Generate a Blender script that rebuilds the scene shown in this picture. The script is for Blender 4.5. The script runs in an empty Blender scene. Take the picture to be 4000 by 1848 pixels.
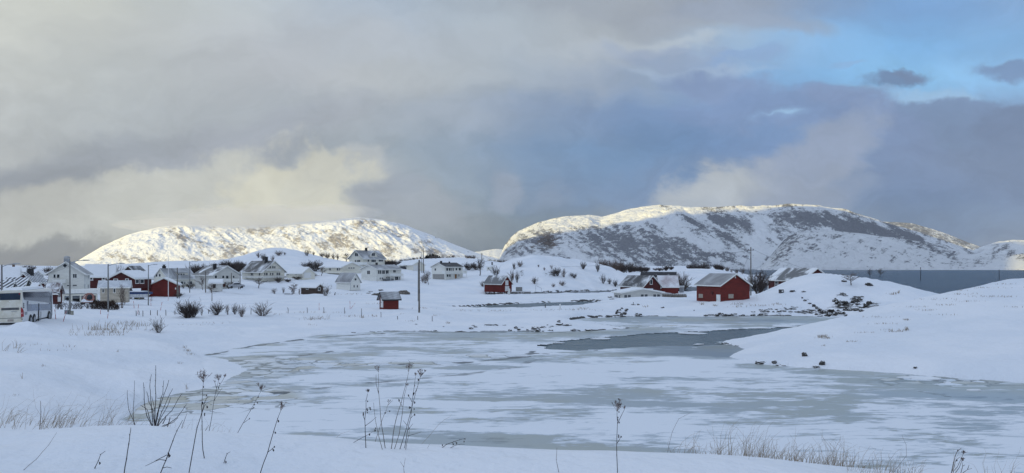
import bpy, math, random
import numpy as np
from mathutils import Vector, Matrix
sc = bpy.context.scene
COL = sc.collection
R = math.radians
# ------------------------------------------------------------------ camera, sky, sun
CH = 9.0            # camera height above the water
F = 2900.0          # focal length in pixels of the 4000 px wide photograph
HX, HY = 2000.0, 1045.0
cam_d = bpy.data.cameras.new('camera')
cam = bpy.data.objects.new('camera', cam_d); COL.objects.link(cam)
cam_d.sensor_width = 36; cam_d.lens = 36*F/4000; cam_d.shift_y = (HY-924)/4000
cam_d.clip_start = 0.1; cam_d.clip_end = 60000
cam.location = (0, 0, CH); cam.rotation_euler = (R(90), 0, 0)
sc.camera = cam
SUN_AZ, SUN_EL = -140.0, 6.5     # degrees from the view direction, to the left and behind; low winter sun
sun_dir = Vector((math.sin(R(SUN_AZ))*math.cos(R(SUN_EL)), math.cos(R(SUN_AZ))*math.cos(R(SUN_EL)), math.sin(R(SUN_EL))))
sl = bpy.data.lights.new('sun', 'SUN'); sl.energy = 5.0; sl.angle = R(0.5); sl.color = (1.0, 0.77, 0.24)
so = bpy.data.objects.new('sun', sl); COL.objects.link(so)
so.rotation_euler = sun_dir.to_track_quat('Z', 'Y').to_euler()
sc.view_settings.view_transform = 'Standard'; sc.view_settings.look = 'None'
sc.view_settings.exposure = 0; sc.view_settings.gamma = 1
sc.cycles.use_denoising = True
sc.cycles.max_bounces = 6; sc.cycles.diffuse_bounces = 3; sc.cycles.glossy_bounces = 3; sc.cycles.volume_bounces = 2; sc.cycles.transparent_max_bounces = 8

def s2l(c):
    return tuple(((v/255)/12.92 if v/255 <= 0.04045 else ((v/255+0.055)/1.055)**2.4) for v in c)

class NT:
    """tiny node-tree helper"""
    def __init__(s, nt): s.t = nt; s.n = nt.nodes; s.l = nt.links
    def new(s, typ, **kw):
        n = s.n.new(typ)
        for k, v in kw.items(): setattr(n, k, v)
        return n
    def put(s, sock, v):
        if hasattr(v, 'is_output') or isinstance(v, bpy.types.NodeSocket): s.l.new(v, sock)
        else:
            try: sock.default_value = v
            except Exception: sock.default_value = (*v, 1)
    def m(s, op, a, b=0.0, c=0.0, clamp=False):
        n = s.new('ShaderNodeMath', operation=op, use_clamp=clamp)
        s.put(n.inputs[0], a); s.put(n.inputs[1], b); s.put(n.inputs[2], c); return n.outputs[0]
    def vm(s, op, a, b=(0, 0, 0)):
        n = s.new('ShaderNodeVectorMath', operation=op)
        s.put(n.inputs[0], a); s.put(n.inputs[1], b); return n
    def noise(s, vec, scale, detail=4, rough=0.5, dist=0.0, col=False):
        n = s.new('ShaderNodeTexNoise'); s.put(n.inputs['Vector'], vec)
        n.inputs['Scale'].default_value = scale; n.inputs['Detail'].default_value = detail
        n.inputs['Roughness'].default_value = rough; n.inputs['Distortion'].default_value = dist
        return n.outputs['Color' if col else 'Fac']
    def sm(s, v, a, b, lo=0.0, hi=1.0):
        n = s.new('ShaderNodeMapRange', interpolation_type='SMOOTHSTEP')
        s.put(n.inputs['Value'], v)
        n.inputs['From Min'].default_value = a; n.inputs['From Max'].default_value = b
        n.inputs['To Min'].default_value = lo; n.inputs['To Max'].default_value = hi
        return n.outputs[0]
    def mix(s, f, a, b):
        n = s.new('ShaderNodeMix', data_type='RGBA')
        s.put(n.inputs[0], f); s.put(n.inputs[6], a if not isinstance(a, tuple) else (*a[:3], 1))
        s.put(n.inputs[7], b if not isinstance(b, tuple) else (*b[:3], 1)); return n.outputs[2]
    def comb(s, x, y, z=0.0):
        n = s.new('ShaderNodeCombineXYZ'); s.put(n.inputs[0], x); s.put(n.inputs[1], y); s.put(n.inputs[2], z); return n.outputs[0]
    def sep(s, v):
        n = s.new('ShaderNodeSeparateXYZ'); s.put(n.inputs[0], v); return n.outputs

# ---- world: clear NISHITA sky with layers of cloud laid over it by direction
w = bpy.data.worlds.new('World'); sc.world = w; w.use_nodes = True
w.node_tree.nodes.clear()
W = NT(w.node_tree)
sky = W.new('ShaderNodeTexSky', sky_type='NISHITA'); sky.sun_disc = False
sky.sun_elevation = R(12); sky.sun_rotation = R(SUN_AZ); sky.air_density = 1.0; sky.dust_density = 0.3; sky.ozone_density = 2.0
tc = W.new('ShaderNodeTexCoord')
dx, dy, dz = W.sep(tc.outputs['Generated'])
ys = W.m('MAXIMUM', dy, 0.22)
U = W.m('DIVIDE', dx, ys); V = W.m('DIVIDE', dz, ys)          # tangent of azimuth / elevation
P0 = W.comb(U, V, 0)
n1 = W.noise(W.vm('MULTIPLY', P0, (1.0, 1.7, 1)).outputs[0], 3.2, 3, 0.5, 0, True)
n2 = W.noise(W.vm('MULTIPLY', P0, (1.0, 1.5, 1)).outputs[0], 11.0, 6, 0.58, 0.3, True)
n1c = W.vm('SUBTRACT', n1, (0.5, 0.5, 0.5)).outputs[0]; n2c = W.vm('SUBTRACT', n2, (0.5, 0.5, 0.5)).outputs[0]
warp = W.vm('ADD', W.vm('MULTIPLY', n1c, (0.16, 0.08, 0)).outputs[0], W.vm('MULTIPLY', n2c, (0.10, 0.07, 0)).outputs[0]).outputs[0]
PW = W.vm('ADD', P0, warp).outputs[0]
fine = W.m('SUBTRACT', W.noise(P0, 16.0, 6, 0.6), 0.5)
def blob(prev, px, py, rx, ry, rot, col, alpha=1.0, soft=0.6, rag=0.5, hard=1):
    """one bank of cloud centred on a direction; rag = how torn its edge is"""
    c = ((px-HX)/F, (HY-py)/F, 0)
    d = W.vm('SUBTRACT', PW if hard else P0, c).outputs[0]
    vr = W.new('ShaderNodeVectorRotate', rotation_type='Z_AXIS'); W.put(vr.inputs['Vector'], d); vr.inputs['Angle'].default_value = R(-rot)
    q = W.vm('DIVIDE', vr.outputs[0], (rx/F, ry/F, 1)).outputs[0]
    ln = W.vm('LENGTH', q).outputs['Value']
    v = W.m('SUBTRACT', ln, W.m('MULTIPLY', fine, rag))
    mk = W.sm(v, 1+soft/2, 1-soft/2, 0, alpha)
    return W.mix(mk, prev, s2l(col))
UW, VW, _z = W.sep(PW)
fx_ = W.m('DIVIDE', W.m('ADD', W.m('MULTIPLY', UW, F), HX+600), 5200.0, clamp=True)
XS = [0, 500, 1000, 1500, 2000, 2500, 3000, 3500, 4000]
ROWS = [
 (0,    [(218,218,210),(201,203,200),(191,197,203),(180,191,206),(178,188,198),(167,173,183),(148,162,186),(129,170,220),(136,172,217)]),
 (150,  [(212,212,205),(200,202,201),(189,193,199),(184,190,199),(179,187,197),(173,182,194),(148,184,222),(131,184,234),(133,179,226)]),
 (300,  [(201,202,199),(192,195,196),(187,190,196),(186,190,195),(174,183,195),(150,167,193),(134,176,220),(138,192,238),(141,188,232)]),
 (450,  [(193,195,195),(182,186,190),(177,182,189),(172,179,189),(148,162,185),(122,148,188),(118,148,192),(134,168,210),(118,140,178)]),
 (600,  [(182,184,186),(164,169,177),(167,171,181),(158,168,180),(126,149,180),(108,141,184),(114,142,187),(114,136,174),(106,127,163)]),
 (750,  [(152,156,164),(172,176,182),(182,185,188),(170,178,186),(124,144,172),(120,143,180),(138,154,184),(110,134,173),(112,134,173)]),
 (880,  [(176,176,172),(188,188,183),(200,198,187),(170,173,177),(120,134,152),(138,150,172),(142,154,176),(118,137,170),(118,136,168)]),
 (1010, [(140,143,150),(150,151,154),(168,168,166),(146,151,160),(118,130,147),(140,150,170),(140,150,170),(128,142,168),(130,143,168)]),
]
c = None
for py_, cols_ in ROWS:
    rp = W.new('ShaderNodeValToRGB'); rp.color_ramp.interpolation = 'CARDINAL'; W.put(rp.inputs[0], fx_); el = rp.color_ramp.elements
    while len(el) < len(XS): el.new(0.5)
    for k_, (x_, cc_) in enumerate(zip(XS, cols_)): el[k_].position = (x_+600)/5200.0; el[k_].color = (*s2l(cc_), 1)
    if c is None: c = rp.outputs[0]; pv = py_
    else: c = W.mix(W.sm(VW, (HY-pv)/F, (HY-py_)/F), c, rp.outputs[0]); pv = py_
skc = W.vm('MULTIPLY', sky.outputs[0], (0.085, 0.085, 0.085)).outputs[0]
c = W.mix(0.06, c, skc)
#   px    py    rx    ry   rot   colour           alpha soft rag
B = [
 (2350,  40, 560,  60,  -4, (160,167,180), 0.6, 1.2, 0.7),
 (2900,  60, 330,  45, -10, (150,162,184), 0.6, 1.1, 0.9),
 (2480, 165, 260,  34,   3, (188,196,206), 0.6, 1.0, 0.9),
 (2620, 210, 280,  40,  -6, (150,166,196), 0.6, 0.9, 1.0),
 (2700, 270, 220,  22,   0, (172,190,214), 0.6, 1.0, 1.2),
 (2780, 330, 210,  62,  -8, (132,152,190), 0.9, 0.7, 1.1),
 (2860, 220, 110,  20,   8, (140,168,208), 0.7, 1.0, 1.3),
 (3270, 250,  90,  14,   4, (140,170,212), 0.5, 1.0, 1.3),
 (3080, 445, 460,  85,  -3, (125,148,188), 0.85, 0.6, 1.1),
 (3250, 390, 190,  40,   0, (132,152,190), 0.8, 0.7, 1.3),
 (3490, 305, 150,  34,   6, (110,134,172), 0.9, 0.8, 1.5),
 (3560, 285,  80,  24,   0, (116,138,174), 0.8, 0.9, 1.5),
 (3400, 355,  90,  14,   0, (140,166,202), 0.5, 1.0, 1.5),
 (4000, 275, 130,  36,   0, (118,144,184), 0.9, 0.8, 1.4),
 (3640, 380, 170,  26,   0, (160,192,224), 0.6, 1.0, 1.2),
 (3730, 470, 330,  80,   0, (116,138,174), 0.9, 0.35, 1.1),
 (4050, 480, 260,  70,   0, (112,132,166), 0.9, 0.4, 1.1),
 (3440, 520, 260,  90, -16, (124,145,184), 0.8, 0.6, 1.0),
 (3014, 470, 42,   9,   14, (172,212,242), 0.8, 1.6, 1.6),
 (3020, 470, 80,   20,  10, (140,172,212), 0.5, 1.6, 1.4),
 (3800, 640, 600, 130,   6, (114,134,170), 0.7, 1.2, 0.8),
 (200,  690, 620,  90,  14, (150,155,165), 0.8, 1.0, 0.9),
 (1050, 520, 500,  60,  16, (166,171,182), 0.6, 1.2, 1.2),
 (560,  775, 560, 110,  16, (194,195,191), 1.0, 0.5, 1.5),
 (250,  840, 420, 100,   8, (188,188,184), 0.9, 0.7, 1.2),
 (800,  770, 420, 150,   6, (198,198,192), 0.9, 0.7, 1.3),
 (1180, 770, 290, 130,   0, (212,209,194), 1.0, 0.45, 1.3),
 (1370, 650, 130,  80,  20, (186,190,194), 0.9, 0.6, 1.6),
 (1310, 720, 140, 130,   0, (208,206,194), 0.9, 0.5, 1.3),
 (1130, 870, 300,  90,   0, (214,209,188), 0.9, 0.9, 0.8),
 (1620, 790, 170,  90, -20, (164,171,182), 0.8, 0.8, 1.4),
 (1560, 720,  90,  50,  20, (156,165,179), 0.6, 0.9, 1.6),
 (1950, 745,  90,  70,  45, (152,162,180), 0.7, 0.9, 1.5),
 (2130, 760,  80,  50,  30, (142,155,178), 0.5, 1.0, 1.5),
 (1480, 850,  70, 130,   0, (150,156,168), 0.5, 1.2, 0.8),
 (3150, 660, 280, 100,  38, (152,164,188), 0.9, 0.8, 1.2),
 (3270, 560, 120,  70,  30, (146,160,188), 0.6, 1.0, 1.2),
 (2800, 750, 230,  85,   6, (186,192,200), 0.95, 0.7, 1.3),
 (2680, 800, 170,  50,   0, (176,184,196), 0.7, 1.0, 1.0),
 (3100, 780, 260,  80,  10, (154,165,186), 0.7, 1.0, 1.0),
]
for b in B: c = blob(c, *b)
# broad mottling so that no bank is flat
mott = W.sm(W.noise(W.vm('MULTIPLY', PW, (1, 2.2, 1)).outputs[0], 4.5, 7, 0.6, 0.5), 0.25, 0.75, 0.91, 1.08)
mv = W.new('ShaderNodeVectorMath', operation='SCALE'); W.put(mv.inputs[0], W.vm('MULTIPLY', c, (0.972, 1.0, 1.004)).outputs[0]); W.put(mv.inputs['Scale'], mott)
# beyond the frame: thin bright blue-white cloud overhead and behind
zen = W.mix(W.noise(tc.outputs['Generated'], 2.0, 3, 0.5), (0.445, 0.56, 0.765), (0.565, 0.67, 0.855))
zs = W.new('ShaderNodeVectorMath', operation='SCALE'); W.put(zs.inputs[0], zen); W.put(zs.inputs['Scale'], W.sm(W.m('ADD', dx, W.m('MULTIPLY', dy, 0.5)), -0.9, 0.9, 1.34, 0.66)); zen = zs.outputs[0]
up = W.sm(dz, 0.36, 0.62); back = W.sm(dy, 0.42, 0.12)
mott2 = W.m('MULTIPLY', W.sm(W.noise(W.vm('MULTIPLY', PW, (1, 1.6, 1)).outputs[0], 13.0, 9, 0.66, 0.8), 0.25, 0.75, -0.07, 0.07), W.sm(VW, 0.36, 0.16))
mv2 = W.new('ShaderNodeVectorMath', operation='SCALE'); W.put(mv2.inputs[0], mv.outputs[0]); W.put(mv2.inputs['Scale'], W.m('ADD', mott2, 1.0)); mv = mv2
full = W.mix(W.m('MAXIMUM', up, back), mv.outputs[0], zen)
full = W.mix(W.sm(dz, 0.0, -0.05), full, (0.2, 0.24, 0.3))
bg = W.new('ShaderNodeBackground'); W.put(bg.inputs[0], full); bg.inputs[1].default_value = 1.0
wo = W.new('ShaderNodeOutputWorld'); W.l.new(bg.outputs[0], wo.inputs[0])
w.cycles.sampling_method = 'MANUAL'; w.cycles.sample_map_resolution = 512
# ------------------------------------------------------------------ helpers
rng = random.Random(7)
def tag(o, label=None, cat=None, group=None, kind=None):
    if label: o['label'] = label
    if cat: o['category'] = cat
    if group: o['group'] = group
    if kind: o['kind'] = kind
    return o
def at(px, Y, z=None, py=None):
    """world point on the column of pixel px at depth Y"""
    if z is None: z = CH-(py-HY)/F*Y
    return Vector(((px-HX)/F*Y, Y, z))
class MB:
    """collects shapes and links them as ONE mesh object"""
    def __init__(s): s.v = []; s.f = []; s.sm = False
    def add(s, vs, fs):
        n = len(s.v); s.v += [tuple(p) for p in vs]; s.f += [tuple(i+n for i in f) for f in fs]; return s
    def hexa(s, p):      # 8 points: bottom ring 0-3, top ring 4-7 (counter-clockwise seen from above)
        return s.add(p, [(3,2,1,0),(4,5,6,7),(0,1,5,4),(1,2,6,5),(2,3,7,6),(3,0,4,7)])
    def box(s, x0, x1, y0, y1, z0, z1):
        return s.hexa([(x0,y0,z0),(x1,y0,z0),(x1,y1,z0),(x0,y1,z0),(x0,y0,z1),(x1,y0,z1),(x1,y1,z1),(x0,y1,z1)])
    def tube(s, pts, rad, n=6, caps=True):
        pts = [Vector(p) for p in pts]; k = len(pts); rings = []
        if not hasattr(rad, '__len__'): rad = [rad]*k
        up = Vector((0.13, 0.31, 1)).normalized()
        for i, p in enumerate(pts):
            d = (pts[min(i+1, k-1)]-pts[max(i-1, 0)])
            d = d.normalized() if d.length > 1e-9 else Vector((0,0,1))
            a = d.cross(up)
            if a.length < 1e-3: a = d.cross(Vector((1,0,0)))
            a.normalize(); b = d.cross(a)
            rings.append([p+(a*math.cos(2*math.pi*j/n)+b*math.sin(2*math.pi*j/n))*rad[i] for j in range(n)])
        vs = [q for r in rings for q in r]
        fs = [(i*n+j, i*n+(j+1)%n, (i+1)*n+(j+1)%n, (i+1)*n+j) for i in range(k-1) for j in range(n)]
        if caps: fs += [tuple(range(n-1, -1, -1)), tuple((k-1)*n+j for j in range(n))]
        return s.add(vs, fs)
    def prism(s, poly, d):   # polygon (list of Vectors) extruded by vector d
        n = len(poly); d = Vector(d)
        vs = [Vector(p) for p in poly]+[Vector(p)+d for p in poly]
        fs = [tuple(range(n-1, -1, -1)), tuple(range(n, 2*n))]+[(i, (i+1)%n, n+(i+1)%n, n+i) for i in range(n)]
        return s.add(vs, fs)
    def build(s, name, m, parent=None, loc=(0,0,0), smooth=False, origin=None):
        me = bpy.data.meshes.new(name)
        vs = s.v
        if origin is not None: vs = [(p[0]-origin[0], p[1]-origin[1], p[2]-origin[2]) for p in vs]
        me.from_pydata(vs, [], s.f); me.update()
        if smooth: me.polygons.foreach_set('use_smooth', [True]*len(me.polygons))
        if m: me.materials.append(m)
        o = bpy.data.objects.new(name, me); COL.objects.link(o); o.location = loc
        if parent: o.parent = parent
        return o
def thing(name, loc, label, cat, group=None):
    o = bpy.data.objects.new(name, None); COL.objects.link(o); o.location = loc; o.empty_display_size = 0.3
    return tag(o, label, cat, group)
KIDS = {}
def copy_thing(o, loc, rz=0, scale=None, label=None, group=None, kids=None):
    c = o.copy(); COL.objects.link(c); c.location = loc; c.rotation_euler = (0, 0, rz)
    if scale: c.scale = scale if hasattr(scale, '__len__') else (scale,)*3
    if label: c['label'] = label
    if group: c['group'] = group
    for ch in (kids if kids is not None else o.children):
        d = ch.copy(); COL.objects.link(d); d.parent = c
        for g in ch.children:
            e = g.copy(); COL.objects.link(e); e.parent = d
    return c

# ---- numpy noise
def _h(ix, iy, seed):
    n = (ix.astype(np.int64)*374761393+iy.astype(np.int64)*668265263+seed*974634777) & 0xffffffff
    n = ((n ^ (n >> 13))*1274126177) & 0xffffffff
    return ((n ^ (n >> 16)) & 0xffff)/65535.0
def vnoise(x, y, seed=0):
    ix = np.floor(x); iy = np.floor(y); fx = x-ix; fy = y-iy
    fx = fx*fx*fx*(fx*(fx*6-15)+10); fy = fy*fy*fy*(fy*(fy*6-15)+10)
    a = _h(ix, iy, seed); b = _h(ix+1, iy, seed); c_ = _h(ix, iy+1, seed); d = _h(ix+1, iy+1, seed)
    return (a*(1-fx)+b*fx)*(1-fy)+(c_*(1-fx)+d*fx)*fy
def fbm(x, y, o=5, seed=0, g=0.5, ridge=False):
    t = 0; a = 1; s = 0
    for k in range(o):
        n = vnoise(x*2**k+k*17.3, y*2**k-k*9.1, seed+k)
        if ridge: n = 1-abs(2*n-1)
        t = t+a*n; s += a; a *= g
    return t/s
def ss(a, b, x):
    t = np.clip((x-a)/(b-a), 0, 1); return t*t*(3-2*t)
def grid_obj(name, X, Y, Z, mat, attrs={}, keep=None, smooth=True):
    r, c_ = X.shape
    co = np.stack([X, Y, Z], -1).reshape(-1, 3)
    i = np.arange(r*c_).reshape(r, c_)
    q = np.stack([i[:-1,:-1], i[:-1,1:], i[1:,1:], i[1:,:-1]], -1).reshape(-1, 4)
    if keep is not None:
        q = q[keep.reshape(-1)]
        used = np.unique(q); mp = np.full(r*c_, -1); mp[used] = np.arange(len(used)); q = mp[q]; co = co[used]
    else: used = None
    me = bpy.data.meshes.new(name)
    me.vertices.add(len(co)); me.vertices.foreach_set('co', co.ravel())
    me.loops.add(q.size); me.loops.foreach_set('vertex_index', q.ravel().astype(np.int32))
    me.polygons.add(len(q)); me.polygons.foreach_set('loop_start', np.arange(0, q.size, 4, dtype=np.int32))
    me.polygons.foreach_set('loop_total', np.full(len(q), 4, dtype=np.int32))
    if smooth: me.polygons.foreach_set('use_smooth', np.ones(len(q), dtype=bool))
    me.update(calc_edges=True)
    for k, v in attrs.items():
        a = me.attributes.new(k, 'FLOAT', 'POINT'); v = v.reshape(-1)
        a.data.foreach_set('value', (v if used is None else v[used]).astype(np.float32))
    me.materials.append(mat)
    o = bpy.data.objects.new(name, me); COL.objects.link(o); return o

# ---- materials
def mat(name):
    m = bpy.data.materials.new(name); m.use_nodes = True; m.node_tree.nodes.clear()
    n = NT(m.node_tree); b = n.new('ShaderNodeBsdfPrincipled'); o = n.new('ShaderNodeOutputMaterial')
    n.l.new(b.outputs[0], o.inputs[0]); return m, n, b
def bump(n, b, h, strength=0.3, dist=0.05):
    k = n.new('ShaderNodeBump'); n.put(k.inputs['Height'], h); k.inputs['Strength'].default_value = strength
    k.inputs['Distance'].default_value = dist; n.l.new(k.outputs[0], b.inputs['Normal'])
MATS = {}
def plain(name, col, rough=0.7, metal=0.0, var=0.12, scale=3.0, bumpy=0.0):
    if name in MATS: return MATS[name]
    m, n, b = mat(name); t = n.new('ShaderNodeTexCoord').outputs['Object']
    f = n.noise(t, scale, 5, 0.6)
    dk = tuple(v*(1-var*1.6) for v in col); lt = tuple(min(1, v*(1+var)) for v in col)
    n.put(b.inputs['Base Color'], n.mix(n.sm(f, 0.3, 0.7), dk, lt))
    b.inputs['Roughness'].default_value = rough; b.inputs['Metallic'].default_value = metal
    if bumpy: bump(n, b, f, 0.5, bumpy)
    MATS[name] = m; return m
def boards(name, col, vertical=False, pitch=0.18, var=0.15):
    if name in MATS: return MATS[name]
    m, n, b = mat(name); t = n.new('ShaderNodeTexCoord').outputs['Object']
    x, y, z = n.sep(t)
    a = n.m('ADD', x, y) if vertical else z
    fr = n.m('FRACT', n.m('DIVIDE', a, pitch))
    gr = n.sm(fr, 0.0, 0.14, 0.62, 1.0)
    f = n.noise(n.comb(n.m('MULTIPLY', x, 0.6), n.m('MULTIPLY', y, 0.6), n.m('MULTIPLY', z, 2.0)), 1.3, 5, 0.6)
    cc = n.mix(n.sm(f, 0.3, 0.7), tuple(v*(1-var*1.5) for v in col), tuple(min(1, v*(1+var)) for v in col))
    k = n.new('ShaderNodeVectorMath', operation='SCALE'); n.put(k.inputs[0], cc); n.put(k.inputs['Scale'], gr)
    n.put(b.inputs['Base Color'], k.outputs[0]); b.inputs['Roughness'].default_value = 0.75
    bump(n, b, fr, 0.4, 0.02); MATS[name] = m; return m
SNOWC = (0.86, 0.88, 0.90)
def roofmat(name, col, cover, scale=0.6, stripes=0.0, soft=0.06, rough=0.55, pitch=0.35):
    """roofing of colour col with blown snow on a share `cover` of it; stripes = ribbing running with the slope"""
    if name in MATS: return MATS[name]
    m, n, b = mat(name); t = n.new('ShaderNodeTexCoord').outputs['Object']
    x, y, z = n.sep(t)
    f = n.noise(t, scale, 6, 0.62, 0.6)
    fr = n.m('FRACT', n.m('DIVIDE', n.m('SUBTRACT', n.m('MULTIPLY', x, 0.7), n.m('MULTIPLY', y, 0.7)), pitch))
    if stripes: f = n.m('ADD', f, n.m('MULTIPLY', n.m('SUBTRACT', n.m('ABSOLUTE', n.m('SUBTRACT', fr, 0.5)), 0.25), stripes))
    th = 0.72-0.45*cover
    mk = n.sm(f, th-soft, th+soft)
    g = n.noise(t, 9.0, 3, 0.6)
    cc = n.mix(g, tuple(v*0.75 for v in col), tuple(min(1, v*1.25) for v in col))
    n.put(b.inputs['Base Color'], n.mix(mk, cc, SNOWC)); n.put(b.inputs['Roughness'], n.sm(mk, 0, 1, rough, 0.9))
    bump(n, b, n.m('ADD', mk, n.m('MULTIPLY', fr, 0.4)), 0.5, 0.05); MATS[name] = m; return m
def snowmat():
    m, n, b = mat('snow'); g = n.new('ShaderNodeNewGeometry').outputs['Position']
    a = n.new('ShaderNodeAttribute'); a.attribute_name = 'rock'
    a2 = n.new('ShaderNodeAttribute'); a2.attribute_name = 'grass'
    f1 = n.noise(g, 0.9, 6, 0.6); f2 = n.noise(g, 7.0, 4, 0.6)
    tn = n.noise(g, 0.12, 4, 0.5)
    snow = n.mix(n.sm(tn, 0.35, 0.65), (0.80, 0.835, 0.88), (0.88, 0.895, 0.92))
    x, y, z = n.sep(g)
    rn = n.m('ADD', n.m('MULTIPLY', n.m('SUBTRACT', f1, 0.5), 1.4), n.m('MULTIPLY', n.m('SUBTRACT', f2, 0.5), 0.4))
    rk = n.sm(n.m('ADD', a.outputs['Fac'], rn), 0.50, 0.62)
    rock = n.mix(f2, (0.015, 0.014, 0.014), (0.08, 0.074, 0.066))
    gn = n.noise(n.comb(n.m('MULTIPLY', x, 0.8), y, z), 1.1, 7, 0.74, 0.5)
    gk = n.sm(n.m('ADD', a2.outputs['Fac'], n.m('MULTIPLY', n.m('SUBTRACT', gn, 0.5), 2.4)), 0.66, 0.92, 0, 0.8)
    c1 = n.mix(gk, snow, (0.36, 0.30, 0.22)); c2 = n.mix(rk, c1, rock)
    n.put(b.inputs['Base Color'], c2); n.put(b.inputs['Roughness'], n.sm(rk, 0, 1, 0.75, 0.6))
    b.inputs['Specular IOR Level'].default_value = 0.25
    h = n.m('ADD', n.m('MULTIPLY', n.noise(g, 0.5, 5, 0.55), 1.0), n.m('MULTIPLY', n.noise(g, 3.0, 4, 0.6), 0.18))
    h = n.m('ADD', h, n.m('MULTIPLY', rk, -0.5))
    bump(n, b, h, 0.65, 0.5); return m
# ------------------------------------------------------------------ land: one height field of snow
def g(px, py, Y): return (px, Y, CH-(py-HY)/F*Y)
CP = []
# foreground bank the camera stands on, its edge about 11 m off
for px, py in ((-1500,1640),(-500,1660),(0,1690),(300,1690),(560,1686),(1000,1714),(1300,1733),(1700,1755),(2000,1768),(2400,1777),(2700,1784),(3000,1800),(3400,1836),(3700,1872),(4000,1912),(5500,2000)):
    z = g(px, py, 11)[2]; CP += [(px, 11, z), (px, 8, z+0.30), (px, 4, 7.15), (px, 1.2, 7.38)]
for px in (700,1000,1500,2000,2500,3000,3500,4000,4800,5500): CP += [(px, 15, 3.6), (px, 20, 1.4), (px, 25, 0.3), (px, 35, -0.5), (px, 50, -0.5 if px < 3500 else 0)]
CP += [(-1500,16,5.6),(-1500,30,4.2),(-1500,60,4.0),(-1500,120,4),(-1500,300,5),(-1500,800,10)]
CP += [(-500,15,5.6),(0,15,5.2),(300,15,4.3),(500,15,3.8),(300,22,2.6),(500,22,1.8),(600,27,0.8)]
CP += [(0,22,3.9),g(0,1600,30),g(0,1500,40),g(0,1400,52),g(0,1320,65),g(-300,1320,60),(-300,30,4.0),
       g(200,1600,33),g(200,1500,42),g(200,1400,55),g(200,1330,66),
       g(400,1570,44),g(400,1500,50),g(400,1400,60),g(400,1310,75),g(600,1340,72),g(600,1440,60),g(700,1450,60),g(720,1365,74),g(780,1390,76),g(600,1500,52),(450,1640,0.1)][:-1]
CP += [g(60,1262,78),g(-200,1270,76),g(180,1250,84),g(330,1235,98),g(300,1205,128),g(200,1205,128),g(450,1205,128),g(0,1190,140),g(-300,1180,140),
       g(600,1300,88),g(600,1240,112),g(600,1190,160),g(600,1156,200),g(720,1150,205),g(500,1160,185),
       g(800,1300,92),g(1000,1310,95),g(1000,1250,114),g(1000,1200,142),g(1000,1158,195),g(1000,1143,220),
       g(1250,1285,103),g(1250,1240,122),g(1250,1190,155),g(1250,1152,205),
       g(1500,1270,110),g(1500,1240,124),g(1500,1206,138),g(1500,1165,190),g(1637,1222,120),g(1700,1160,200),
       g(1750,1270,112),g(1750,1230,130),(1900,125,0.8),(1900,145,0.5),(2100,145,0.7),(2100,156,0.5),(2100,113,0.7),(2300,145,0.9),(2300,156,0.9),
       (1750,185,0.9),(1850,200,0.8),(2000,205,0.7),(2150,212,0.7),(2300,215,0.8),(2420,205,0.9)]
# village rising to the left and middle
CP += [g(340,1178,165),(0,190,1.7),(-500,200,2.5),g(150,1160,160),(420,165,1.6),(560,215,1.9),g(650,1124,232),g(830,1126,230),g(870,1128,222),g(700,1119,250),
       g(960,1122,228),g(1000,1100,250),g(920,1100,248),g(1120,1090,262),g(1200,1085,270),g(1240,1078,288),g(1400,1075,285),g(1390,1128,240),
       g(1280,1135,232),g(1350,1136,236),g(1200,1146,214),g(1240,1148,212),
       g(1480,1045,330),g(1380,1045,330),g(1475,1100,262),g(1560,1096,268),g(1600,1062,310),g(1640,1056,322),g(1700,1075,300),
       g(1700,1094,276),g(1800,1094,274),g(1850,1100,272),g(1600,1120,245),g(1500,1115,250),g(1700,1130,245),g(1650,1150,232),g(1780,1140,240),(1850,238,0.7),(1750,236,0.8),
       g(1900,1061,330),g(1930,1080,290),g(1870,1090,280),g(1960,1150,240),(1950,250,1.2),(2000,236,0.7)]
# crests behind the village
CP += [g(0,1045,330),g(-400,1040,330),g(-800,1000,420),g(300,1042,420),g(570,1033,600),g(700,1023,600),g(800,1028,600),g(840,1035,600),g(600,1045,400),g(800,1045,400),
       g(900,1010,450),g(1000,984,420),g(1040,972,420),g(1097,967,420),g(1150,976,420),g(1205,996,425),g(1250,1004,430),g(1320,1017,430),g(1400,1028,440),
       g(1000,1040,330),g(1100,1015,350),g(1200,1030,350),g(1000,1075,280),g(1150,1050,310),g(1350,1040,360),
       g(1500,1030,450),g(1600,1030,450),g(1680,1014,420),g(1750,1011,420),g(1850,1016,420),g(1900,1024,420),g(1960,1036,420),g(1990,1045,420),g(1800,1040,350)]
for px in range(-800, 2100, 300): CP += [(px, 760, 4), (px, 900, 0)]
# mound in the middle
CP += [g(2000,1085,290),(2010,250,1.0),(1985,290,4.5),g(2000,1020,330),g(2045,1002,332),g(2100,997,332),g(2200,1000,332),g(2340,1009,332),g(2400,1024,330),g(2450,1048,328),g(2500,1072,325),
       (2060,278,1.6),(2150,280,1.8),(2300,285,1.8),(2420,303,1.4),(2100,305,8.0),(2250,305,7.6),(2380,312,5.0),(2480,335,3.0),
       (2100,380,9),(2300,380,8),(2100,450,3),(2300,450,3),(2000,480,4)]
# far low mound on the right of it
CP += [g(2500,1060,430),g(2560,1058,470),g(2620,1053,460),g(2690,1050,455),g(2800,1055,450),g(2870,1067,450),g(2960,1082,450),(3010,440,1.0),(2620,372,1.5),(2700,372,1.6),(2850,410,1.5),(2500,560,8.5),(2750,560,7),(2950,540,1),g(2450,1044,680),g(2600,1044,680),g(2750,1047,680),g(2850,1052,600),(2980,620,0.5),(2200,680,8)]
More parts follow.
